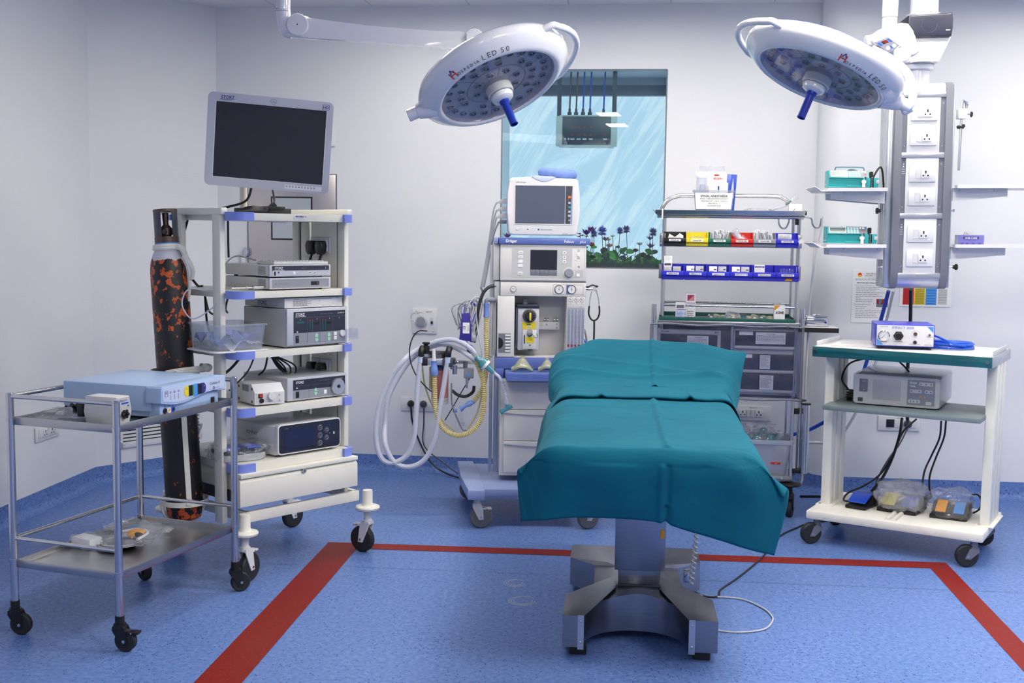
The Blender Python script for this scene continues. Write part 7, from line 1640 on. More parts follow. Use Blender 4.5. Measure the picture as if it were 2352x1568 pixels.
fpedal('foot_pedal', 'black foot pedal with one blue plate at the left of the cart base', .125, .22, .105, .17, .095, [(-.045, .045, 'blue_royal')], None, -8)
fpedal('double_foot_pedal', 'bagged foot pedal with pale yellow and blue plates in the middle of the cart base', .31, .26, .19, .19, .105, [(-.085, -.015, 'yellow'), (.015, .085, 'blue_royal')], 'frosted_film', -4)
fpedal('double_foot_pedal', 'bagged foot pedal with orange and sky blue plates at the right of the cart base', .54, .26, .17, .17, .10, [(-.062, -.015, 'yellow_dark'), (.02, .068, 'sky_blue')], 'bag_film', 2)
# cables of that cart
b = MB('black')
for k in range(6): b.torus(FW(.065, .26, .70 + .008 * k), (.1 * (k % 3 - 1), .1, 1), .045 + .004 * (k % 2), .0048, n=24)
b.tube([FW(.03, .25, .74), FW(.0, .22, .80), FW(.04, .20, .88), FW(.12, .22, .91), FW(.2, .25, .925)], .0045, 8); solo(b, 'coiled_cable', 'coil of black cable on the middle shelf at the left of the electrosurgery unit', 'cable')
cable('power_cable', [FW(.24, .30, .925), FW(.25, .31, .90), FW(.28, .32, .87), FW(.30, .33, .845)], .0045, 'black', 'short black cable from the cart top down behind the electrosurgery unit')
cable('power_cable', [hp(2072, 960, 5.95), hp(2066, 1000, 5.9), hp(2050, 1050, 5.85), hp(2028, 1095, 5.8), hp(2002, 1128, 5.75)], .0075, 'black', 'thickest of the black cables falling behind the cart to the left pedal')
cable('power_cable', [hp(2105, 962, 5.95), hp(2075, 990, 5.92), hp(2055, 1035, 5.88), hp(2025, 1085, 5.82), hp(1985, 1115, 5.75), hp(1950, 1130, 5.72), hp(1938, 1148, 5.68), hp(1962, 1152, 5.68)], .005, 'black', 'black cable falling behind the cart and looping left of the blue pedal')
cable('power_cable', [hp(2086, 980, 6.2), hp(2066, 1020, 6.05), hp(2040, 1055, 5.95), hp(2015, 1100, 5.85), hp(2010, 1125, 5.76)], .0042, 'black', 'thinner black cable from the wall plug to the left pedal')
cable('power_cable', [hp(2162, 966, 5.75), hp(2158, 1005, 5.75), hp(2140, 1045, 5.75), hp(2124, 1080, 5.7), hp(2118, 1115, 5.62)], .005, 'black', 'left of the two black cables hanging to the bagged pedals')
cable('power_cable', [hp(2173, 966, 5.75), hp(2168, 1005, 5.75), hp(2150, 1050, 5.75), hp(2136, 1090, 5.7), hp(2135, 1120, 5.65), hp(2138, 1142, 5.6), hp(2120, 1146, 5.6)], .005, 'black', 'right of the two black cables hanging to the bagged pedals')
cable('power_cable', [hp(2232, 1136, 5.55), hp(2246, 1136, 5.5), hp(2254, 1150, 5.46), hp(2250, 1168, 5.44), hp(2236, 1178, 5.42)], .0045, 'black', 'black cable loop at the right side of the right bagged pedal')
cable('power_cable', [hp(1838, 1140, 6.4), hp(1870, 1140, 6.35), hp(1900, 1141, 6.3)], .008, 'black', 'thick black cable on the floor between the medicine cart and the white cart')
cable('air_hose', [hp(2041, 668, 6.0), hp(2020, 745, 6.1), hp(2000, 800, 6.2), hp(1978, 870, 6.25), hp(1962, 905, 6.3), hp(1940, 940, 6.35), hp(1895, 968, 6.45), hp(1850, 990, 6.5), hp(1800, 1002, 6.55)], .0105, 'hose_dark_blue', 'thick blue gas hose from the pendant down behind both carts', 'hose')
cable('clear_hose', [hp(2052, 668, 6.1), hp(2035, 740, 6.2), hp(2012, 830, 6.3), hp(1995, 880, 6.35), hp(1970, 940, 6.4), hp(1935, 995, 6.45), hp(1900, 1015, 6.5), hp(1858, 1016, 6.55)], .0085, 'white', 'pale hose from the pendant behind the white cart toward the medicine cart', 'hose')
cable('thick_cable', [hp(2092, 664, 5.9), hp(2091, 740, 6.05), hp(2087, 800, 6.15), hp(2084, 870, 6.2), hp(2082, 905, 6.2), hp(2084, 955, 6.25), hp(2085, 968, 6.3)], .0095, 'black', 'thick black cable hanging from the bottom of the pendant')
FRW = Frame(*(FR(2.43, -.18).xy), FR.yaw + 1.5)
o = thing('wall_outlet', 'white wall outlet with black socket behind the white cart', 'outlet', FRW(.372, 0, .427), FRW.yaw)
b = MB('white'); b.box(-.12, -.010, -.043, .12, -.001, .043, .003); b.build('outlet_plate', o)
b = MB('black'); b.box(-.073, -.014, -.022, -.028, -.009, .024, .001); b.m('white'); b.box(-.024, -.013, -.024, .10, -.009, .024, .001); b.m('dark_grey'); b.lathe((.048, -.013, .0), (0, -1, 0), [(.024, 0), (.022, .02), (.008, .03), (.002, .03)], 16); b.text('UPSDB', (-.0, -.0105, .030), .009, align='c'); b.build('socket', o)
# notices on the wall
def poster(name, label, u, z, w, h, fn):
    b = MB('paper'); b.box(0, -.0025, 0, w, -.001, h); fn(b); o = solo(b, name, label, 'notice'); o.location = FRW(u, 0, z); o.rotation_euler = (0, 0, math.radians(FRW.yaw)); return o
def p1(b):
    y = -.0028
    b.m('yellow_dark'); b.prism(circ(.040, .277, .0125, 20), y, y + .0004, 'xz'); b.m('red'); b.prism([(.0275 + .025 * k / 8, .277 + .0125 * math.sin(PI * k / 8)) for k in range(9)], y - .0002, y, 'xz'); b.m('yellow'); b.prism([(.030, .268), (.037, .277), (.040, .273), (.044, .279), (.050, .268)], y - .0004, y - .0002, 'xz')
    b.text('ADI AROGYAM', (.118, y, .281), .0125, align='c'); b.text('HUMAN REMEDY YOGASANS HOSPITAL', (.068, y, .273), .0062, align='l', bold=.01); b.text('PREVENTION, INTERVENTION, REHABILITATION', (.068, y, .266), .0045, m='ink_grey'); b.lines(.09, .16, .259, y, 1, .005, .002); b.lines(.015, .20, .252, y, 2, .0055, .002, seed=4)
    b.text('NEEDLE STICK INJURY: PREVENTION AND CARE', (.024, y, .229), .0072, bold=.02); b.text('1. What to do when you get a needle stick injury', (.012, y, .2165), .0052)
    b.lines(.022, .19, .2055, y, 6, .0105, .0022, seed=11); b.lines(.022, .06, .1425, y, 1, .01, .0022); b.lines(.022, .14, .132, y, 2, .0105, .0022, seed=12)
    b.text('2. Preventing Blood Injuries and Exposures', (.012, y, .105), .0055, bold=.01); b.lines(.022, .09, .0925, y, 2, .0105, .0022, seed=14); b.lines(.022, .19, .0715, y, 5, .0105, .0022, seed=13)
    b.m('mid_grey'); b.prism([(.140, .092), (.205, .092), (.205, .140), (.140, .140)], y - .0002, y + .0003, 'xz'); b.m('red_dark'); b.prism([(.165, .11), (.205, .105), (.205, .138), (.175, .138)], y - .0006, y, 'xz'); b.prism([(.140, .118), (.152, .108), (.152, .138), (.140, .138)], y - .0006, y, 'xz')
poster('safety_notice', 'white printed needle stick injury notice with a round orange logo', .075, 1.012, .215, .305, p1)
def p2(b):
    y = -.0028
    for k, mm in enumerate(('red', 'yellow', 'sky_blue', 'paper')):
        b.m(mm); b.box(.018 + k * .064, y, .010, .080 + k * .064, y + .0006, .20)
        for j in range(17): w_ = .05 * (1 - .35 * noise.noise(Vector((k * 3, j, 1)))); b.m('ink' if k != 0 else 'red_dark'); b.quad(.049 + k * .064 - w_ / 2, .016 + j * .0052, .049 + k * .064 + w_ / 2, .018 + j * .0052, y - .0002) if not (k == 2 and j % 3) else None
poster('waste_chart', 'notice with red, yellow, blue and white columns below the pendant', .345, 1.112, .29, .215, p2)
# ================================================================== surgical lamp heads
def at(px, py, y): return hp(px, py, y)
def lamp_head(name, label, c, N_, E1, text_a, flip, K=.955):
    n_ = N_.normalized(); e1 = (E1 - n_ * E1.dot(n_)).normalized(); e2 = n_.cross(e1)
    o = thing(name, label, 'surgical light', (0, 0, 0)); o.matrix_world = Matrix(((e1.x, e2.x, n_.x, c.x), (e1.y, e2.y, n_.y, c.y), (e1.z, e2.z, n_.z, c.z), (0, 0, 0, 1))) @ Matrix.Scale(K, 4)
    b = MB('white_gloss')   # local z is where the light goes
    prof = [(.246, -.030), (.247, -.006), (.252, .0), (.262, .002), (.276, -.004), (.318, -.034), (.327, -.050), (.328, -.066), (.318, -.086), (.300, -.094), (.22, -.105), (.1, -.112), (.002, -.113)]
    b.lathe((0, 0, 0), (0, 0, 1), prof, 72)
    # the housing narrows into the pivot
    sg = flip
    for (x0, r0, x1, r1) in ((.27, .050, .345, .030),): b.tube([(sg * x0, 0, -.045), (sg * .31, 0, -.046), (sg * x1, 0, -.047)], .05, 20, rf=lambda t, i: .052 - .022 * t)
    b.cyl((sg * .345, 0, -.047), (sg * .385, 0, -.047), .026, n=24); b.m('sky_blue'); b.cyl((sg * .384, 0, -.047), (sg * .387, 0, -.047), .0245, n=24)
    b.m('ink_blue'); b.torus((0, 0, -.090), (0, 0, 1), .306, .0035, n=64, k=6)
    b.build('housing', o, sharp=50)
    b = MB('white_gloss'); s2 = -flip
    pts = [(s2 * .345 * math.cos(math.radians(a)) + s2 * .0, .345 * math.sin(math.radians(a)) * 1.0, -.06) for a in range(-38, 39, 4)]
    pts = [(s2 * .30 * math.cos(math.radians(44)), -.30 * math.sin(math.radians(44)), -.055)] + [(x + s2 * .025 * math.cos((k - 10) / 10 * PI / 2), y, z) for k, (x, y, z) in enumerate(pts)] + [(s2 * .30 * math.cos(math.radians(44)), .30 * math.sin(math.radians(44)), -.055)]
    b.tube(pts, .0145, 12, sp=3); b.build('rim_handle', o, sharp=60)
    b = MB('white_matt'); b.cyl((0, 0, -.034), (0, 0, -.028), .246, n=60)
    b.m('mid_grey')
    for k in range(6): a = k * PI / 3 + .3; d = Vector((math.cos(a), math.sin(a), 0)); q = Vector((-d.y, d.x, 0)) * .0012; b.add([tuple(d * .06 + q + Vector((0, 0, -.0275))), tuple(d * .246 + q + Vector((0, 0, -.0275))), tuple(d * .246 - q + Vector((0, 0, -.0275))), tuple(d * .06 - q + Vector((0, 0, -.0275)))], [(0, 1, 2, 3)])
    b.m('light_grey'); b.torus((0, 0, -.028), (0, 0, 1), .128, .003, n=48, k=6)
    b.build('reflector', o)
    for R_l, cnt, a0 in ((.092, 8, .2), (.158, 18, 0), (.212, 24, .13)):
        for k in range(cnt):
            if R_l == .158 and k % 4 == 3: continue
            a = a0 + 2 * PI * k / cnt; x, y = R_l * math.cos(a), R_l * math.sin(a)
            l = MB('alu'); l.lathe((x, y, -.030), (0, 0, 1), [(.0165, 0), (.0155, .010), (.0125, .010), (.0105, .002)], 16); l.m('dark_grey'); l.cyl((x, y, -.029), (x, y, -.024), .0108, n=14); l.m('chrome'); l.ball((x, y, -.024), (.005, .005, .003), 8, 5)
            l.build('led_lens', o)
    b = MB('lamp_cover'); b.cyl((0, 0, -.008), (0, 0, -.006), .247, n=60); b.build('front_glass', o)
    b = MB('light_grey'); b.lathe((0, 0, 0), (0, 0, 1), [(.056, -.028), (.056, .022), (.052, .026), (.03, .026)], 36); b.m('white_gloss'); b.lathe((0, 0, 0), (0, 0, 1), [(.030, .024), (.046, .028), (.048, .036), (.044, .048), (.03, .056), (.018, .058), (.002, .058)], 32); b.build('hub', o)
    b = MB('handle_blue'); b.lathe((0, 0, 0), (0, 0, 1), [(.014, .054), (.021, .056), (.021, .068), (.0165, .074), (.0165, .165), (.0175, .170), (.0155, .172), (.013, .170), (.013, .14), (.002, .14)], 24); b.build('sterile_handle', o)
    # lettering round the bevel of the rim
    b = MB('ink')
    a0, direction = text_a, 1
    def put(ch, ang, size, col, bold=0.0, rr=.280, dz=0.0):
        a = math.radians(ang); rad = Vector((math.cos(a), math.sin(a), 0)); tn = Vector((math.sin(a), -math.cos(a), 0)); eyv = (rad * .81 - Vector((0, 0, 1)) * .58)
        b.text(ch, rad * rr + Vector((0, 0, -.006 + dz)), size, ex=tn, ey=eyv, align='c', m=col, off=.0022, bold=bold)
    put('H', a0, .048, 'ink_red', -.0, .273, .004)
    put('^', a0 - .6, .050, 'ink_blue', .0, .278)
    a = a0 - 4.6
    for ch in 'OSPEDIA': put(ch, a, .017, 'ink', .01, .274, .003); a -= 3.15 if ch != 'I' else 2.6
    a -= 2.2
    for ch in 'LED 50': put(ch, a, .030, 'ink', 0, .275, .003); a -= 4.6 if ch != ' ' else 2.2
    b.build('rim_lettering', o)
    return o
def tilt(c, r_, u_, ratio):
    """normal of a disc seen as an ellipse of this axis ratio, its front leaning to (r_, u_)"""
    d = (c - Vector((0, 0, 1.5))).normalized(); R3 = d.cross(Vector((0, 0, 1))).normalized(); U3 = R3.cross(d)
    R4 = R3 * math.cos(_r) + U3 * math.sin(_r); U4 = -R3 * math.sin(_r) + U3 * math.cos(_r)
    return (R4 * r_ + U4 * u_).normalized() * math.sqrt(1 - ratio * ratio) - d * ratio
cc1 = at(1146, 205, 4.6); N1 = tilt(cc1, .41, -.91, .45)
lamp_head('surgical_lamp_head', 'round white surgical light with blue handle, left of the two, above the operating table', cc1, N1, _R * .92 + _U * .39, 124, -1)
cc2 = at(1878, 182, 4.5); N2 = tilt(cc2, -.38, -.925, .33)
lamp_head('surgical_lamp_head', 'round white surgical light with blue handle, right of the two, beside its control box', cc2, N2, _R * .914 - _U * .407, 88, 1)
# sprung arm of the left light
ar = thing('suspension_arm', 'long white sprung arm reaching from the ceiling to the left surgical light', 'suspension arm', (0, 0, 0))
Y1 = 4.72
def q(px, py, y=Y1): return at(px, py, y)
b = MB('white_gloss'); bot = [(655, 84), (720, 90), (820, 96), (950, 106), (1060, 116), (1085, 118)]; top = [(1110, 96), (1100, 80), (1080, 76), (1060, 82), (1000, 74), (850, 62), (720, 52), (708, 40), (690, 34)]
pl = [q(*p) for p in bot] + [q(*p) for p in top]
fwd = Vector((0, .028, 0))
n = len(pl); bm = bmesh.new(); v0 = [bm.verts.new(p - fwd) for p in pl]; v1 = [bm.verts.new(p + fwd) for p in pl]
f0 = bm.faces.new(v0); f1 = bm.faces.new(list(reversed(v1)))
for i in range(n): bm.faces.new([v0[i], v1[i], v1[(i + 1) % n], v0[(i + 1) % n]])
bmesh.ops.bevel(bm, geom=[e for f in (f0, f1) for e in f.edges], offset=.012, segments=3, affect='EDGES', profile=.5)
b._bm(bm); b.build('arm_shell', ar, sharp=50)
for (px, py, r) in ((687, 60, .044), (1091, 90, .036)):
    b = MB('white_gloss'); c = q(px, py); b.lathe(c, (0, -1, 0), [(r, -.04), (r, .034), (r - .004, .039), (.004, .040)], 36); b.m('ink'); b.cyl(c - Vector((0, .0395, 0)), c - Vector((0, .0415, 0)), .0025, n=10); b.build('joint_cap', ar)
b = MB('white_gloss'); c = q(650, 30); e = q(652, 60)
b.tube([Vector((c.x, c.y, HC)), Vector((c.x, c.y, c.z + .06)), c + Vector((0, 0, .01)), e + Vector((.006, 0, -.01)), q(672, 72)], .03, 20, sp=6); b.m('mid_grey'); b.torus(c + Vector((0, 0, .006)), (0, 0, 1), .030, .0012, n=30, k=5)
b.m('white_gloss'); b.box(c.x - .11, c.y - .05, HC - .18, c.x + .05, c.y + .05, c.z + .11 if False else HC - .02, .02, 3); b.build('ceiling_drop', ar)
b = MB('white_gloss'); b.tube([q(1091, 90), q(1110, 110, 4.76), cc1 - N1 * .10], .026, 16); b.build('yoke', ar)
# pole, control box and curved yoke of the right light
pr_ = thing('lamp_control_arm', 'white drop pole with rounded control box and curved tube carrying the right surgical light', 'lamp arm', (0, 0, 0))
c = at(2043, 60, 4.86); b = MB('white_gloss'); b.cyl((c.x, c.y, c.z - .06), (c.x, c.y, HC), .0305, n=28); b.cyl((c.x, c.y, c.z + .035), (c.x, c.y, HC), .032, n=28); b.m('mid_grey'); b.torus((c.x, c.y, c.z + .034), (0, 0, 1), .0315, .001, n=30, k=4); b.build('drop_pole', pr_)
ol = [at(x, y, 4.80) for x, y in ((1994, 96), (1998, 84), (2012, 72), (2036, 64), (2062, 56), (2078, 58), (2090, 74), (2104, 116), (2103, 124), (2092, 132), (2074, 134), (2056, 131), (2030, 118), (2006, 106))]
def slab(b, ol, d0, d1, off, seg=3):
    n = len(ol); bm = bmesh.new(); v0 = [bm.verts.new(p + d0) for p in ol]; v1 = [bm.verts.new(p + d1) for p in ol]
    f0 = bm.faces.new(v0); f1 = bm.faces.new(list(reversed(v1)))
    for i in range(n): bm.faces.new([v0[i], v1[i], v1[(i + 1) % n], v0[(i + 1) % n]])
    if off: bmesh.ops.bevel(bm, geom=[e for f in (f0, f1) for e in f.edges], offset=off, segments=seg, affect='EDGES', profile=.5)
    b._bm(bm)
b = MB('white_gloss'); slab(b, ol, Vector((0, -.05, 0)), Vector((0, .05, 0)), .014); b.cyl(at(1988, 96, 4.8), at(2010, 92, 4.8), .024, n=22)
cpt = at(2073, 122, 4.745); b.m('white_matt'); b.torus(cpt, (0, -1, .1), .030, .006, n=30); b.m('white_wall'); b.cyl(cpt + Vector((0, .002, 0)), cpt + Vector((0, -.001, 0)), .027, n=28); b.build('control_box', pr_, sharp=50)
b = MB('mid_grey'); pn = [at(x, y, 4.745) for x, y in ((2009, 97), (2039, 86), (2070, 108), (2039, 121))]; slab(b, pn, Vector((0, -.003, 0)), Vector((0, .003, 0)), 0)
def pq(s_, t, d=.004): return pn[0].lerp(pn[1], s_).lerp(pn[3].lerp(pn[2], s_), t) - Vector((0, d, 0))
def pp(b, s0, t0, s1, t1, m): b.m(m); b.add([pq(s0, t0), pq(s1, t0), pq(s1, t1), pq(s0, t1)], [(0, 1, 2, 3)])
pp(b, .30, .12, .72, .36, 'black'); pp(b, .48, .16, .66, .30, 'led_red'); pp(b, .04, .12, .22, .40, 'blue_royal'); pp(b, .80, .10, .96, .38, 'blue_royal'); pp(b, .42, .62, .58, .82, 'blue_royal')
b.m('white'); b.cyl(pq(.28, .72, .003), pq(.28, .72, .006), .008, n=14); b.cyl(pq(.72, .72, .003), pq(.72, .72, .006), .008, n=14); b.build('button_panel', pr_)
b = MB('white_gloss'); st = cc2 + (_R * .914 - _U * .407) * .372 - N2 * .047
b.tube([at(2006, 112, 4.78), at(2030, 126, 4.74), at(2062, 146, 4.68), at(2086, 172, 4.60), at(2097, 205, 4.55), at(2093, 235, 4.52), at(2078, 254, 4.50), st], .0165, 16, sp=8); b.build('curved_yoke', pr_, sharp=60)

# ================================================================== ceiling pendant with sockets and shelves
P0 = thing('medical_pendant', 'white and grey ceiling pendant with six outlets and four side shelves', 'ceiling pendant', FP(0, 0), rot=(0, math.radians(-.7), math.radians(FP.yaw)))
P0.location = FP(0, 0) + FP.A * .020
b = MB('white'); b.box(-.06, .012, 1.30, .215, .20, 2.20, .002); b.m('alu'); b.box(-.086, .02, 1.262, -.058, .19, 2.235, .003); b.box(.213, .02, 1.262, .226, .19, 2.235, .003); b.m('light_grey')
for v in (.045, .085, .125): b.box(-.088, v, 1.28, -.085, v + .012, 2.23)
b.build('body', P0)
for u0, u1 in ((-.060, -.023), (.178, .215)):
    b = MB('mid_grey'); ol = [(.0, 1.34), (.0, 2.215), (.006, 2.238), (.03, 2.252), (.19, 2.252), (.19, 1.256), (.045, 1.256), (.02, 1.266), (.006, 1.29)]
    b.prism(ol, u0, u1, 'yz', .003); b.build('edge_strip', P0)
for z in (2.18, 1.89, 1.598, 1.308): b = MB('alu'); b.box(-.024, .003, z, .179, .02, z + .026, .001); b.build('crossbar', P0)
b = MB('white'); b.prism([(.014, 2.208), (.016, 2.232), (.03, 2.248), (.19, 2.248), (.19, 2.208)], -.024, .179, 'yz'); b.build('end_cap', P0)
b = MB('alu'); b.prism([(.014, 1.308), (.018, 1.282), (.03, 1.266), (.05, 1.258), (.19, 1.258), (.19, 1.308)], -.024, .179, 'yz'); b.build('end_cap', P0)
for z0, z1 in ((1.916, 2.18), (1.624, 1.89), (1.334, 1.598)):
    b = MB('white'); b.box(.0, .006, z0, .154, .014, z1, .001); b.m('mid_grey'); b.box(-.023, .010, z0, .0, .014, z1); b.box(.154, .010, z0, .178, .014, z1); b.m('steel')
    for u in (-.011, .167): b.ball((u, .009, z0 + .03), (.0028, .002, .0028), 8, 5); b.ball((u, .009, z1 - .03), (.0028, .002, .0028), 8, 5)
    if z0 < 1.8: b.text('A', (-.011, .0095, z1 - .045), .012, align='c', m='ink_white', bold=.03); b.m('ink_white'); [b.quad(-.019, z1 - .055 - k * .010, -.003, z1 - .0535 - k * .010, .0095) for k in range(3)]
    b.build('socket_panel', P0)
for z in (2.107, 1.989, 1.8145, 1.700, 1.524, 1.406): outlet_plate(P0, .077, z, .126, .080, .006)
b = MB('white_gloss'); b.cyl((.060, .10, 2.24), (.060, .10, 2.322), .060, n=36); b.lathe((.060, .10, 0), (0, 0, 1), [(.062, 2.318), (.080, 2.318), (.084, 2.324), (.084, 2.340), (.078, 2.346), (.06, 2.350)], 40)
b.m('white'); b.prism([(-.022, 2.344), (.145, 2.344), (.200, 2.47), (-.004, 2.47)], .02, .22, 'xz', .012, 3); b.cyl((.06, .02, 2.345), (.06, .02, 2.43), .052, r2=.045, n=30); b.build('rotary_joint', P0)
b = MB('navy_panel'); b.prism([(-.006, 2.462), (.190, 2.466), (.194, 2.50), (.194, 2.55), (.190, 2.576), (-.012, 2.564), (-.014, 2.50)], -.005, .23, 'xz', .006, 3); b.m('dark_grey'); b.torus((.085, -.005, 2.518), (0, 1, 0), .036, .0014, n=32, k=5); b.m('paper'); b.box(.162, -.007, 2.492, .182, -.005, 2.496); b.build('joint_cover', P0)
b = MB('white_gloss'); b.lathe((.085, .10, 0), (0, 0, 1), [(.08, 2.572), (.085, 2.582), (.066, 2.592), (.066, HC)], 36); b.build('ceiling_tube', P0)
def pshelf(u_in, u_out, z, sgn, tag_):
    b = MB('white'); ua, ub = min(u_in, u_out), max(u_in, u_out)
    b.box(ua, -.05, z, ub, .24, z + .003); b.prism([(ua + .02, z), (ub - .004, z), (ub - .004, z + .0165), (ua + .03, z + .0165)] if sgn < 0 else [(ua + .004, z), (ub - .02, z), (ub - .03, z + .0165), (ua + .004, z + .0165)], -.052, -.049, 'xz')
    b.box(ua + .02, .238, z, ub, .241, z + .017)
    e = u_out; b.prism([(e, z), (e + sgn * .002, z), (e + sgn * .035, z + .022), (e + sgn * .033, z + .024), (e - sgn * .0, z + .004)], -.05, .24, 'xz')
    b.m('silver_grey'); b.box(min(u_in, u_in - sgn * -.012), -.05, z, max(u_in, u_in - sgn * -.012), -.01, z + .016)
    s = b.build('side_shelf', P0)
    b = MB('white')
    a, c = u_in, u_in + sgn * .258
    b.prism([(a, z - .006), (c, z - .006), (c, z - .036), (a, z - .058)], .02, .026, 'xz'); b.prism([(a, z - .006), (c, z - .006), (c, z - .036), (a, z - .058)], .17, .176, 'xz'); b.box(min(a, c), .015, z - .008, max(a, c), .18, z - .001); b.m('steel')
    for t in (.12, .75): b.ball((a + (c - a) * t, .016, z - .007), .0035, 8, 6)
    b.build('shelf_bracket', s)
for z, t in ((1.729, 'upper'), (1.457, 'lower')):
    pshelf(-.092, -.405, z, -1, t)
pshelf(.228, .66, 1.742, 1, 'upper right'); pshelf(.228, .66, 1.458, 1, 'lower right')
for (u, z, sgn) in ((-.105, 1.637, -1), (.25, 1.363, 1)):
    b = MB('black'); b.cyl((u, .05, z), (u + sgn * .012, .05, z), .009, n=12)
    for k in range(6): a = k * PI / 3; b.ball((u + sgn * .016, .05 + .011 * math.cos(a), z + .011 * math.sin(a)), (.006, .0055, .0055), 8, 6)
    b.cyl((u + sgn * .012, .05, z), (u + sgn * .022, .05, z), .012, n=14); b.m('steel'); b.cyl((u, .05, z), (u - sgn * .022, .05, z), .004, n=8); b.build('clamp_knob', P0)
b = MB('steel'); b.cyl((-.088, .05, 1.361), (-.103, .05, 1.361), .0045, n=8); b.cyl((-.103, .05, 1.361), (-.108, .05, 1.361), .0075, n=6); b.build('bolt', P0)
b = MB('steel'); b.cyl((.228, .05, 1.638), (.243, .05, 1.638), .0045, n=8); b.cyl((.243, .05, 1.638), (.248, .05, 1.638), .0075, n=6); b.build('bolt', P0)
# drip pole clamp at its right side
o = thing('drip_pole', 'thin steel drip rod with white clamp and black knobs at the right of the pendant', 'drip pole', FP(.262, .06), FP.yaw)
b = MB('steel'); b.tube([(.0, 0, 1.835), (.0, 0, 1.99), (.0, 0, 2.148), (.003, 0, 2.165), (.012, 0, 2.168), (.02, 0, 2.155), (.022, 0, 2.135)], .0062, 10); b.m('chrome'); b.torus((.024, 0, 2.155), (1, .4, 0), .010, .002); b.build('rod', o)
b = MB('white'); b.box(-.020, -.022, 2.082, .022, .022, 2.130, .003); b.build('clamp_block', o)
b = MB('steel'); b.cyl((.022, 0, 2.106), (.042, 0, 2.106), .003, n=8); b.m('black')
for k in range(5): a = k * 2 * PI / 5; b.ball((.047, .009 * math.cos(a), 2.106 + .009 * math.sin(a)), .0055, 8, 6)
b.cyl((.042, 0, 2.106), (.052, 0, 2.106), .009, n=12); b.build('knob', o)
b = MB('black'); b.cyl((-.013, 0, 2.044), (.013, 0, 2.044), .008, n=10); b.ball((-.012, 0, 2.044), .009, 10, 6); b.ball((.012, 0, 2.050), .009, 10, 6); b.build('collar', o)
# two syringe pumps
def pump(u, z, label, handle):
    o = thing('syringe_pump', label, 'syringe pump', FP(u, -.0, z), FP.yaw)
    b = MB('pump_teal'); b.prism([(-.0, .0), (.115, .0), (.115, .082), (.022, .082), (-.004, .046), (.006, .042), (.006, .004)], .0, .192, 'yz', .002); b.box(.085, -.010, .0, .19, .01, .010, .001); b.box(.160, -.012, .0, .196, .05, .045, .002); b.build('housing', o)
    sl = Vector((0, .026, .036)).normalized(); nrm = Vector((0, -.036, .026)).normalized()
    b = MB('light_grey'); o0 = Vector((0, -.004, .046))
    def P3(x, t, d): return o0 + Vector((x, 0, 0)) + sl * t + nrm * d
    def rq(x0, t0, x1, t1, m, d=.001): b.m(m); b.add([P3(x0, t0, d), P3(x1, t0, d), P3(x1, t1, d), P3(x0, t1, d)], [(0, 1, 2, 3)])
    rq(.006, .003, .186, .043, 'mid_grey', .0006); rq(.008, .004, .090, .042, 'white', .001); rq(.012, .012, .086, .037, 'lcd', .0016); rq(.012, .0055, .05, .0075, 'pump_teal', .0016); rq(.06, .0055, .085, .0075, 'ink_grey', .0016)
    rq(.092, .004, .150, .041, 'pump_teal', .0008)
    for r_ in range(3):
        for k in range(3): rq(.096 + k * .0145, .006 + r_ * .0125, .107 + k * .0145, .014 + r_ * .0125, 'white', .0014)
        rq(.139, .006 + r_ * .0125, .150, .014 + r_ * .0125, 'white', .0014)
    rq(.154, .031, .164, .040, 'white', .0014); rq(.168, .031, .178, .040, 'white', .0014); rq(.156, .018, .162, .025, 'pump_teal', .0014); rq(.167, .015, .179, .021, 'red', .0014); rq(.167, .023, .176, .025, 'pump_teal', .0014)
    b.build('control_panel', o)
    b = MB('white'); b.cyl((.163, -.018, .018), (.163, -.018, .0), .008, n=12); b.cyl((.163, -.022, .026), (.163, -.008, .026), .0105, n=18); b.m('black'); b.box(.170, -.018, .006, .173, -.004, .05); b.build('syringe_clamp', o)
    b = MB('black'); b.cyl((.200, .03, .0), (.200, .03, .055), .008, n=12); b.prism(rrect(.198, .045, .214, .078, .007, 4), .02, .04, 'xz'); 
    for k in range(5): b.torus((.205, .0, .006 + k * .009), (0, 0, 1), .007, .002, n=12, k=5)
    b.m('chrome'); b.cyl((.205, .0, .0), (.205, .0, .05), .004, n=8); b.cyl((.202, -.003, .0), (.202, -.003, .05), .0025, n=8); b.build('drive_spindle', o)
    b = MB('pump_teal'); b.box(.212, -.010, .0, .235, .04, .047, .002); b.m('light_grey'); b.box(.222, -.013, .018, .238, .01, .036, .002); b.build('plunger_head', o)
    b = MB('chrome'); b.cyl((-.016, .02, .015), (.0, .02, .015), .002, n=8); b.cyl((-.004, .02, .055), (.0, .02, .055), .003, n=8); b.build('side_pin', o)
    if handle: b = MB('chrome'); b.tube([(.036, .05, .080), (.038, .05, .092), (.046, .05, .098), (.10, .05, .099), (.165, .05, .098), (.174, .05, .092), (.176, .05, .080)], .0032, 8); b.m('black'); b.tube([(.095, .08, .080), (.115, .08, .088), (.14, .08, .086), (.155, .08, .08)], .004, 6); b.build('carry_handle', o)
    return o
pump(-.367, 1.7465, 'teal syringe pump with wire handle on the upper left shelf of the pendant', True)
pump(-.364, 1.4745, 'teal syringe pump without handle on the lower left shelf of the pendant', False)
cable('pump_cable', [FP(-.152, .06, 1.78), FP(-.128, .06, 1.83), FP(-.110, .06, 1.848), FP(-.100, .06, 1.82), FP(-.093, .06, 1.76), FP(-.091, .06, 1.75)], .0048, 'black', 'black cable looping from the upper syringe pump to the pendant')
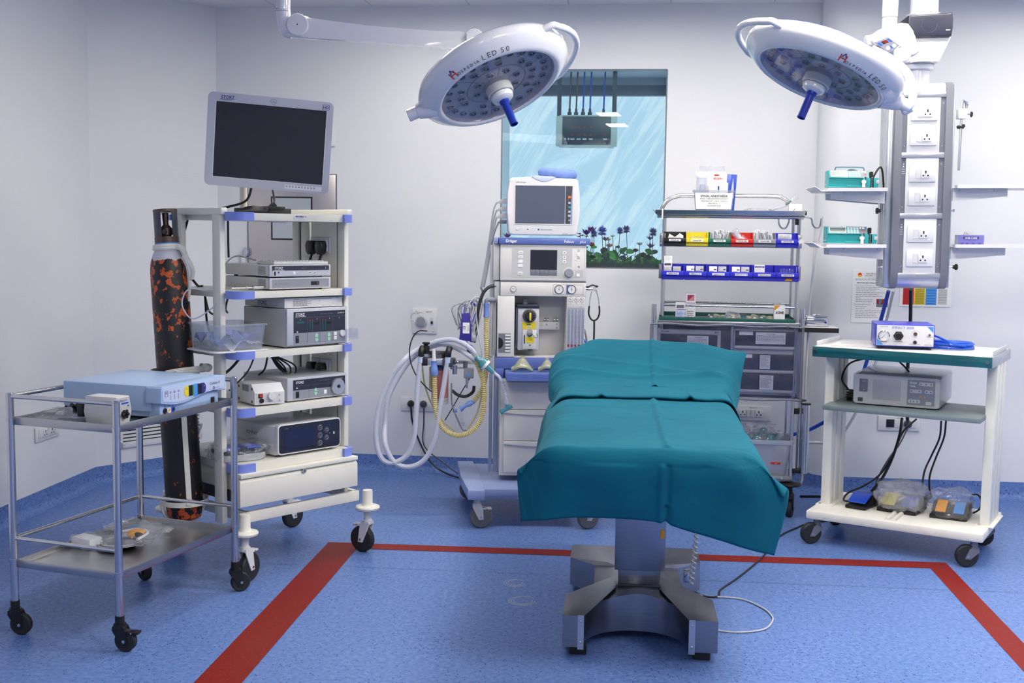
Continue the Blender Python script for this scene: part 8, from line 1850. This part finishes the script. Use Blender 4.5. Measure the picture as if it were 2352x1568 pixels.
b = MB('purple_box'); b.T = Matrix.Translation(FP(.268, .03, 1.4625)) @ Matrix.Rotation(math.radians(FP.yaw - 6), 4, 'Z'); b.box(0, 0, 0, .118, .10, .060, .001); b.m('panel_blue'); b.box(-.0006, .002, .002, .0, .098, .058); b.m('cuff_blue'); b.quad(.022, .040, .094, .053, -.0004); b.text('HHB-CARE', (.058, -.0006, .042), .0118, align='c', m='ink_white', bold=.02); b.text('Multi-Purpose Gloves', (.058, -.0004, .032), .0055, align='c', m='ink_blue')
for x in (.018, .041, .068, .098): b.m('ink_blue'); b.ring(circ(x, .017, .0070, 14), circ(x, .017, .0055, 14), -.0008, -.0002); b.prism(circ(x, .017, .003, 6), -.0008, -.0002, 'xz')
b.m('paper'); b.blob((.055, .05, .064), (.024, .015, .013), 4, .5, 3, 2); solo(b, 'glove_box', 'purple glove box printed hhb-care on the lower right shelf of the pendant', 'box')

# ================================================================== behind the window
o = thing('gas_alarm_box', 'grey control box with red and green readouts hanging behind the window glass', 'control box', FR(0, .06), FR.yaw)
b = MB('pump_teal'); b = MB('light_grey'); b.box(.748, .0, 2.036, 1.119, .05, 2.216, .002); b.box(.77, .002, 2.028, 1.10, .05, 2.222); b.m('steel')
for u in (.763, 1.104):
    for z in (2.06, 2.18): b.ball((u, -.001, z), (.004, .003, .004), 8, 6)
b.build('enclosure', o)
b = MB('dark_grey'); b.box(.787, -.003, 2.044, 1.083, .0, 2.214, .001)
for k, u in enumerate((.850, .888, .924, .962, 1.048)):
    b.m('ink_red'); b.text('88', (u, -.0035, 2.144), .015, align='c', m='ink_red'); b.text('88', (u, -.0035, 2.121), .015, align='c', m='green_led'); b.text('88', (u, -.0035, 2.097), .015, align='c', m='ink_red'); b.m('light_grey'); b.box(u - .012, -.0045, 2.073, u + .012, -.003, 2.082)
for u in (.806, .826): b.cyl((u, -.0045, 2.078), (u, -.003, 2.078), .006, n=12)
b.build('readout_panel', o)
b = MB('dark_grey'); b.box(.752, .015, 2.20, .777, .04, WZ1 - .002); b.box(1.087, .015, 2.20, 1.113, .04, WZ1 - .002); b.build('hanger', o)
for k, (u, mm, lab) in enumerate(((.828, 'yellow_dark', 'leftmost, yellowish'), (.868, 'yellow_dark', 'second, yellowish'), (.910, 'hose_dark_blue', 'third, blue'), (.952, 'hose_dark_blue', 'fourth, blue'), (1.035, 'hose_dark_blue', 'rightmost, blue'))):
    b = MB({'yellow_dark': 'brass_dark'}.get(mm, mm)); b.m('brass_dark' if k < 2 else 'hose_dark_blue'); b.cyl(FR(u, .085, 2.255), FR(u + .006, .085, WZ1 - .002), .0050, n=10); b.m('dark_grey'); b.cyl(FR(u, .085, 2.222), FR(u, .085, 2.242), .013, n=8); b.cyl(FR(u, .085, 2.242), FR(u, .085, 2.262), .008, n=10)
    solo(b, 'signal_cable', '%s cable entering the top of the box behind the window' % lab, 'cable')
# artificial flowers standing in a strip of plastic grass on the sill
b = MB('grass'); rd = random.Random(2); b.box(WU0 + .004, .016, WZ0 + .0005, WU1 - .004, .20, WZ0 + .016)
for k in range(2600):
    x = rd.uniform(WU0 + .006, WU1 - .006); y = .018 + .17 * rd.random() ** 2; h = rd.uniform(.018, .036); dx = rd.uniform(-.008, .008); w_ = .0016
    b.add([(x - w_, y, WZ0 + .012), (x + w_, y, WZ0 + .012), (x + dx, y + rd.uniform(-.004, .004), WZ0 + .008 + h)], [(0, 1, 2)])
g = b.build('artificial_grass'); g.location = FR(0, 0); g.rotation_euler = (0, 0, math.radians(FR.yaw)); tag(g, 'dark green plastic grass strip along the sill behind the window', 'grass', kind='stuff')
def flower(u, v, z, kind, col, r, label, leaves=3, seed=0, leafm='leaf_green', lean=.0):
    r *= {'pom': 1.18, 'rose': 1.35, 'daisy': 1.3}.get(kind, 1.1)
    rd = random.Random(seed); o = thing('artificial_flower', label, 'flower', FR(u, v, WZ0 + .012), FR.yaw, None)
    h = z - WZ0 - .012; b = MB('stem_green'); b.tube([(-lean, 0, 0), (-lean * .6, .003, h * .5), (0, 0, h)], .0022, 6); b.build('stem', o)
    b = MB(col)
    def petal(d, L, w, up, c0=(0, 0, 0)):
        d = Vector(d).normalized(); s_ = d.cross(Vector((0, 0, 1))); s_ = s_.normalized() if s_.length > 1e-4 else Vector((1, 0, 0)); c0 = Vector(c0) + Vector((0, 0, h))
        a = c0; m1 = c0 + d * L * .45; t = c0 + d * L; bend = Vector((0, 0, up * L))
        b.add([a, m1 + s_ * w + bend * .4, t + bend, m1 - s_ * w + bend * .4, m1 + bend * .25], [(0, 1, 4), (1, 2, 4), (2, 3, 4), (3, 0, 4)])
    if kind == 'pom':
        for k in range(150):
            t = rd.random() * 1.7 - .7; a = rd.uniform(0, 2 * PI); q_ = math.sqrt(max(0, 1 - t * t))
            petal((q_ * math.cos(a), q_ * math.sin(a), t), r * rd.uniform(.8, 1.05), r * .16, .05)
    elif kind == 'lily':
        for k in range(7): a = 2 * PI * k / 7 + seed; petal((math.cos(a), math.sin(a), .65 + .3 * (k % 2)), r, r * .19, .15)
        for k in range(5): a = 2 * PI * k / 5 + seed + .4; petal((math.cos(a) * .5, math.sin(a) * .5, 1), r * .8, r * .17, .0)
    elif kind == 'rose':
        for ring_, (n_, el, L) in enumerate(((5, 1.6, .7), (6, .9, .9), (7, .35, 1.0))):
            for k in range(n_): a = 2 * PI * k / n_ + ring_ * .5; petal((math.cos(a), math.sin(a), el), r * L, r * .42, .12)
        b.ball((0, 0, h + r * .35), (r * .45, r * .45, r * .4), 10, 6)
    elif kind == 'daisy':
        for k in range(9): a = 2 * PI * k / 9; petal((math.cos(a), math.sin(a) * .7, .6), r, r * .24, .1)
    elif kind == 'bunch':
        for k in range(9):
            c0 = (rd.uniform(-1, 1) * r, rd.uniform(-.5, .5) * r, rd.uniform(-1.6, .6) * r)
            for j in range(5): a = 2 * PI * j / 5; petal((math.cos(a), math.sin(a), .5), r * .5, r * .24, .1, c0)
    b.build('bloom', o, sharp=180)
    for k in range(leaves):
        b = MB(leafm if k % 2 else 'leaf_dark'); a = rd.uniform(0, 2 * PI); L = rd.uniform(.035, .062); z0 = rd.uniform(.02, max(.03, h * .55)); w_ = L * .30
        d = Vector((math.cos(a), math.sin(a) * .4, rd.uniform(.2, .9))).normalized(); s_ = Vector((-d.z, 0, d.x)).normalized() * (1 if k % 2 else -1); c0 = Vector((0, 0, z0)); rows = []
        for i in range(6):
            t = i / 5; ww = w_ * math.sin(PI * min(1, t * .95 + .03)) ** .7; p = c0 + d * (L * t) - Vector((0, 0, .02 * t * t)); rows.append([tuple(p - s_ * ww), tuple(p + Vector((0, .004, 0))), tuple(p + s_ * ww)])
        b.grid(rows); b.build('leaf', o, sharp=180)
FL = [(.455, .10, 1.47, 'lily', 'petal_purple', .040, 'purple lily peeping out at the left of the patient monitor'),
      (.905, .12, 1.50, 'bunch', 'petal_red', .036, 'cluster of small red blossoms just right of the patient monitor'),
      (.945, .10, 1.495, 'lily', 'petal_purple', .048, 'purple lily, leftmost of those right of the monitor'),
      (.975, .13, 1.515, 'lily', 'petal_purple', .044, 'tall purple lily behind the leftmost one'),
      (.990, .15, 1.50, 'pom', 'petal_blue', .028, 'small blue pompon flower half hidden behind the lilies'),
      (.978, .06, 1.430, 'rose', 'petal_red', .024, 'red and white rose in front of the lilies'),
      (1.040, .10, 1.515, 'pom', 'petal_blue', .036, 'large blue pompon flower left of the two tall ones'),
      (1.062, .14, 1.46, 'lily', 'petal_purple', .036, 'purple drooping flower below the large blue pompon'),
      (1.082, .07, 1.462, 'daisy', 'petal_yellow', .020, 'yellow flower, lower of the two yellow ones'),
      (1.106, .10, 1.485, 'daisy', 'petal_yellow', .017, 'yellow flower, higher of the two yellow ones'),
      (1.088, .06, 1.425, 'rose', 'petal_pink', .024, 'pink rose below the yellow flowers'),
      (1.150, .12, 1.522, 'pom', 'petal_blue', .027, 'tall pale blue pompon flower beside the dark violet one'),
      (1.190, .10, 1.530, 'pom', 'petal_violet', .030, 'tall dark violet pompon flower in the middle of the sill'),
      (1.272, .08, 1.440, 'rose', 'petal_white', .020, 'white and pink rosebud in front of bright glass'),
      (1.248, .07, 1.398, 'rose', 'petal_maroon', .022, 'dark maroon flower, left of the maroon pair'),
      (1.296, .06, 1.372, 'rose', 'petal_maroon', .025, 'dark maroon flower, right of the maroon pair'),
      (1.352, .12, 1.515, 'pom', 'petal_violet', .031, 'violet pompon flower at the right end of the sill'),
      (1.335, .08, 1.470, 'lily', 'petal_purple', .034, 'purple lily under the rightmost pompon flower'),
      (1.340, .07, 1.422, 'lily', 'petal_purple', .038, 'lower purple lily at the right end of the sill')]
for k, (u, v, z, kd, c_, r, lab) in enumerate(FL): flower(u, v, z, kd, c_, r, lab, 4, k + 1, lean=.01 * ((k % 3) - 1))
for k, (u, h) in enumerate(((.93, .12), (1.005, .10), (1.125, .16), (1.20, .09), (1.30, .09), (1.375, .10))):
    rd = random.Random(50 + k); b = MB('leaf_dark' if k == 2 else 'leaf_green')
    for j in range(20):
        a = rd.uniform(-1.2, 1.2); L = h * rd.uniform(.4, .9); x = u + rd.uniform(-.025, .025); y = rd.uniform(.05, .16); w_ = .0035 if k == 2 else rd.uniform(.004, .013)
        d = Vector((math.sin(a), rd.uniform(-.2, .2), math.cos(a))).normalized(); s_ = Vector((d.z, 0, -d.x)); rows = []
        for i in range(6): t = i / 5; ww = w_ * math.sin(PI * (.08 + .9 * t)); p = Vector((x, y, WZ0 + .014)) + d * (L * t) + Vector((.02 * t * t * math.sin(a), 0, -.012 * t * t)); rows.append([tuple(p - s_ * ww), tuple(p + Vector((0, .003, 0))), tuple(p + s_ * ww)])
        b.grid(rows)
    o = solo(b, 'artificial_plant', ['low leafy plastic plant beside the purple lilies', 'low leafy plastic plant under the large blue pompon', 'dark spiky plastic grass tuft under the yellow flowers', 'broad leafy plastic plant under the violet pompon pair', 'low leafy plant between the maroon flowers', 'low leafy plant at the right end of the sill'][k], 'plant', sharp=180); o.location = FR(0, 0); o.rotation_euler = (0, 0, math.radians(FR.yaw))
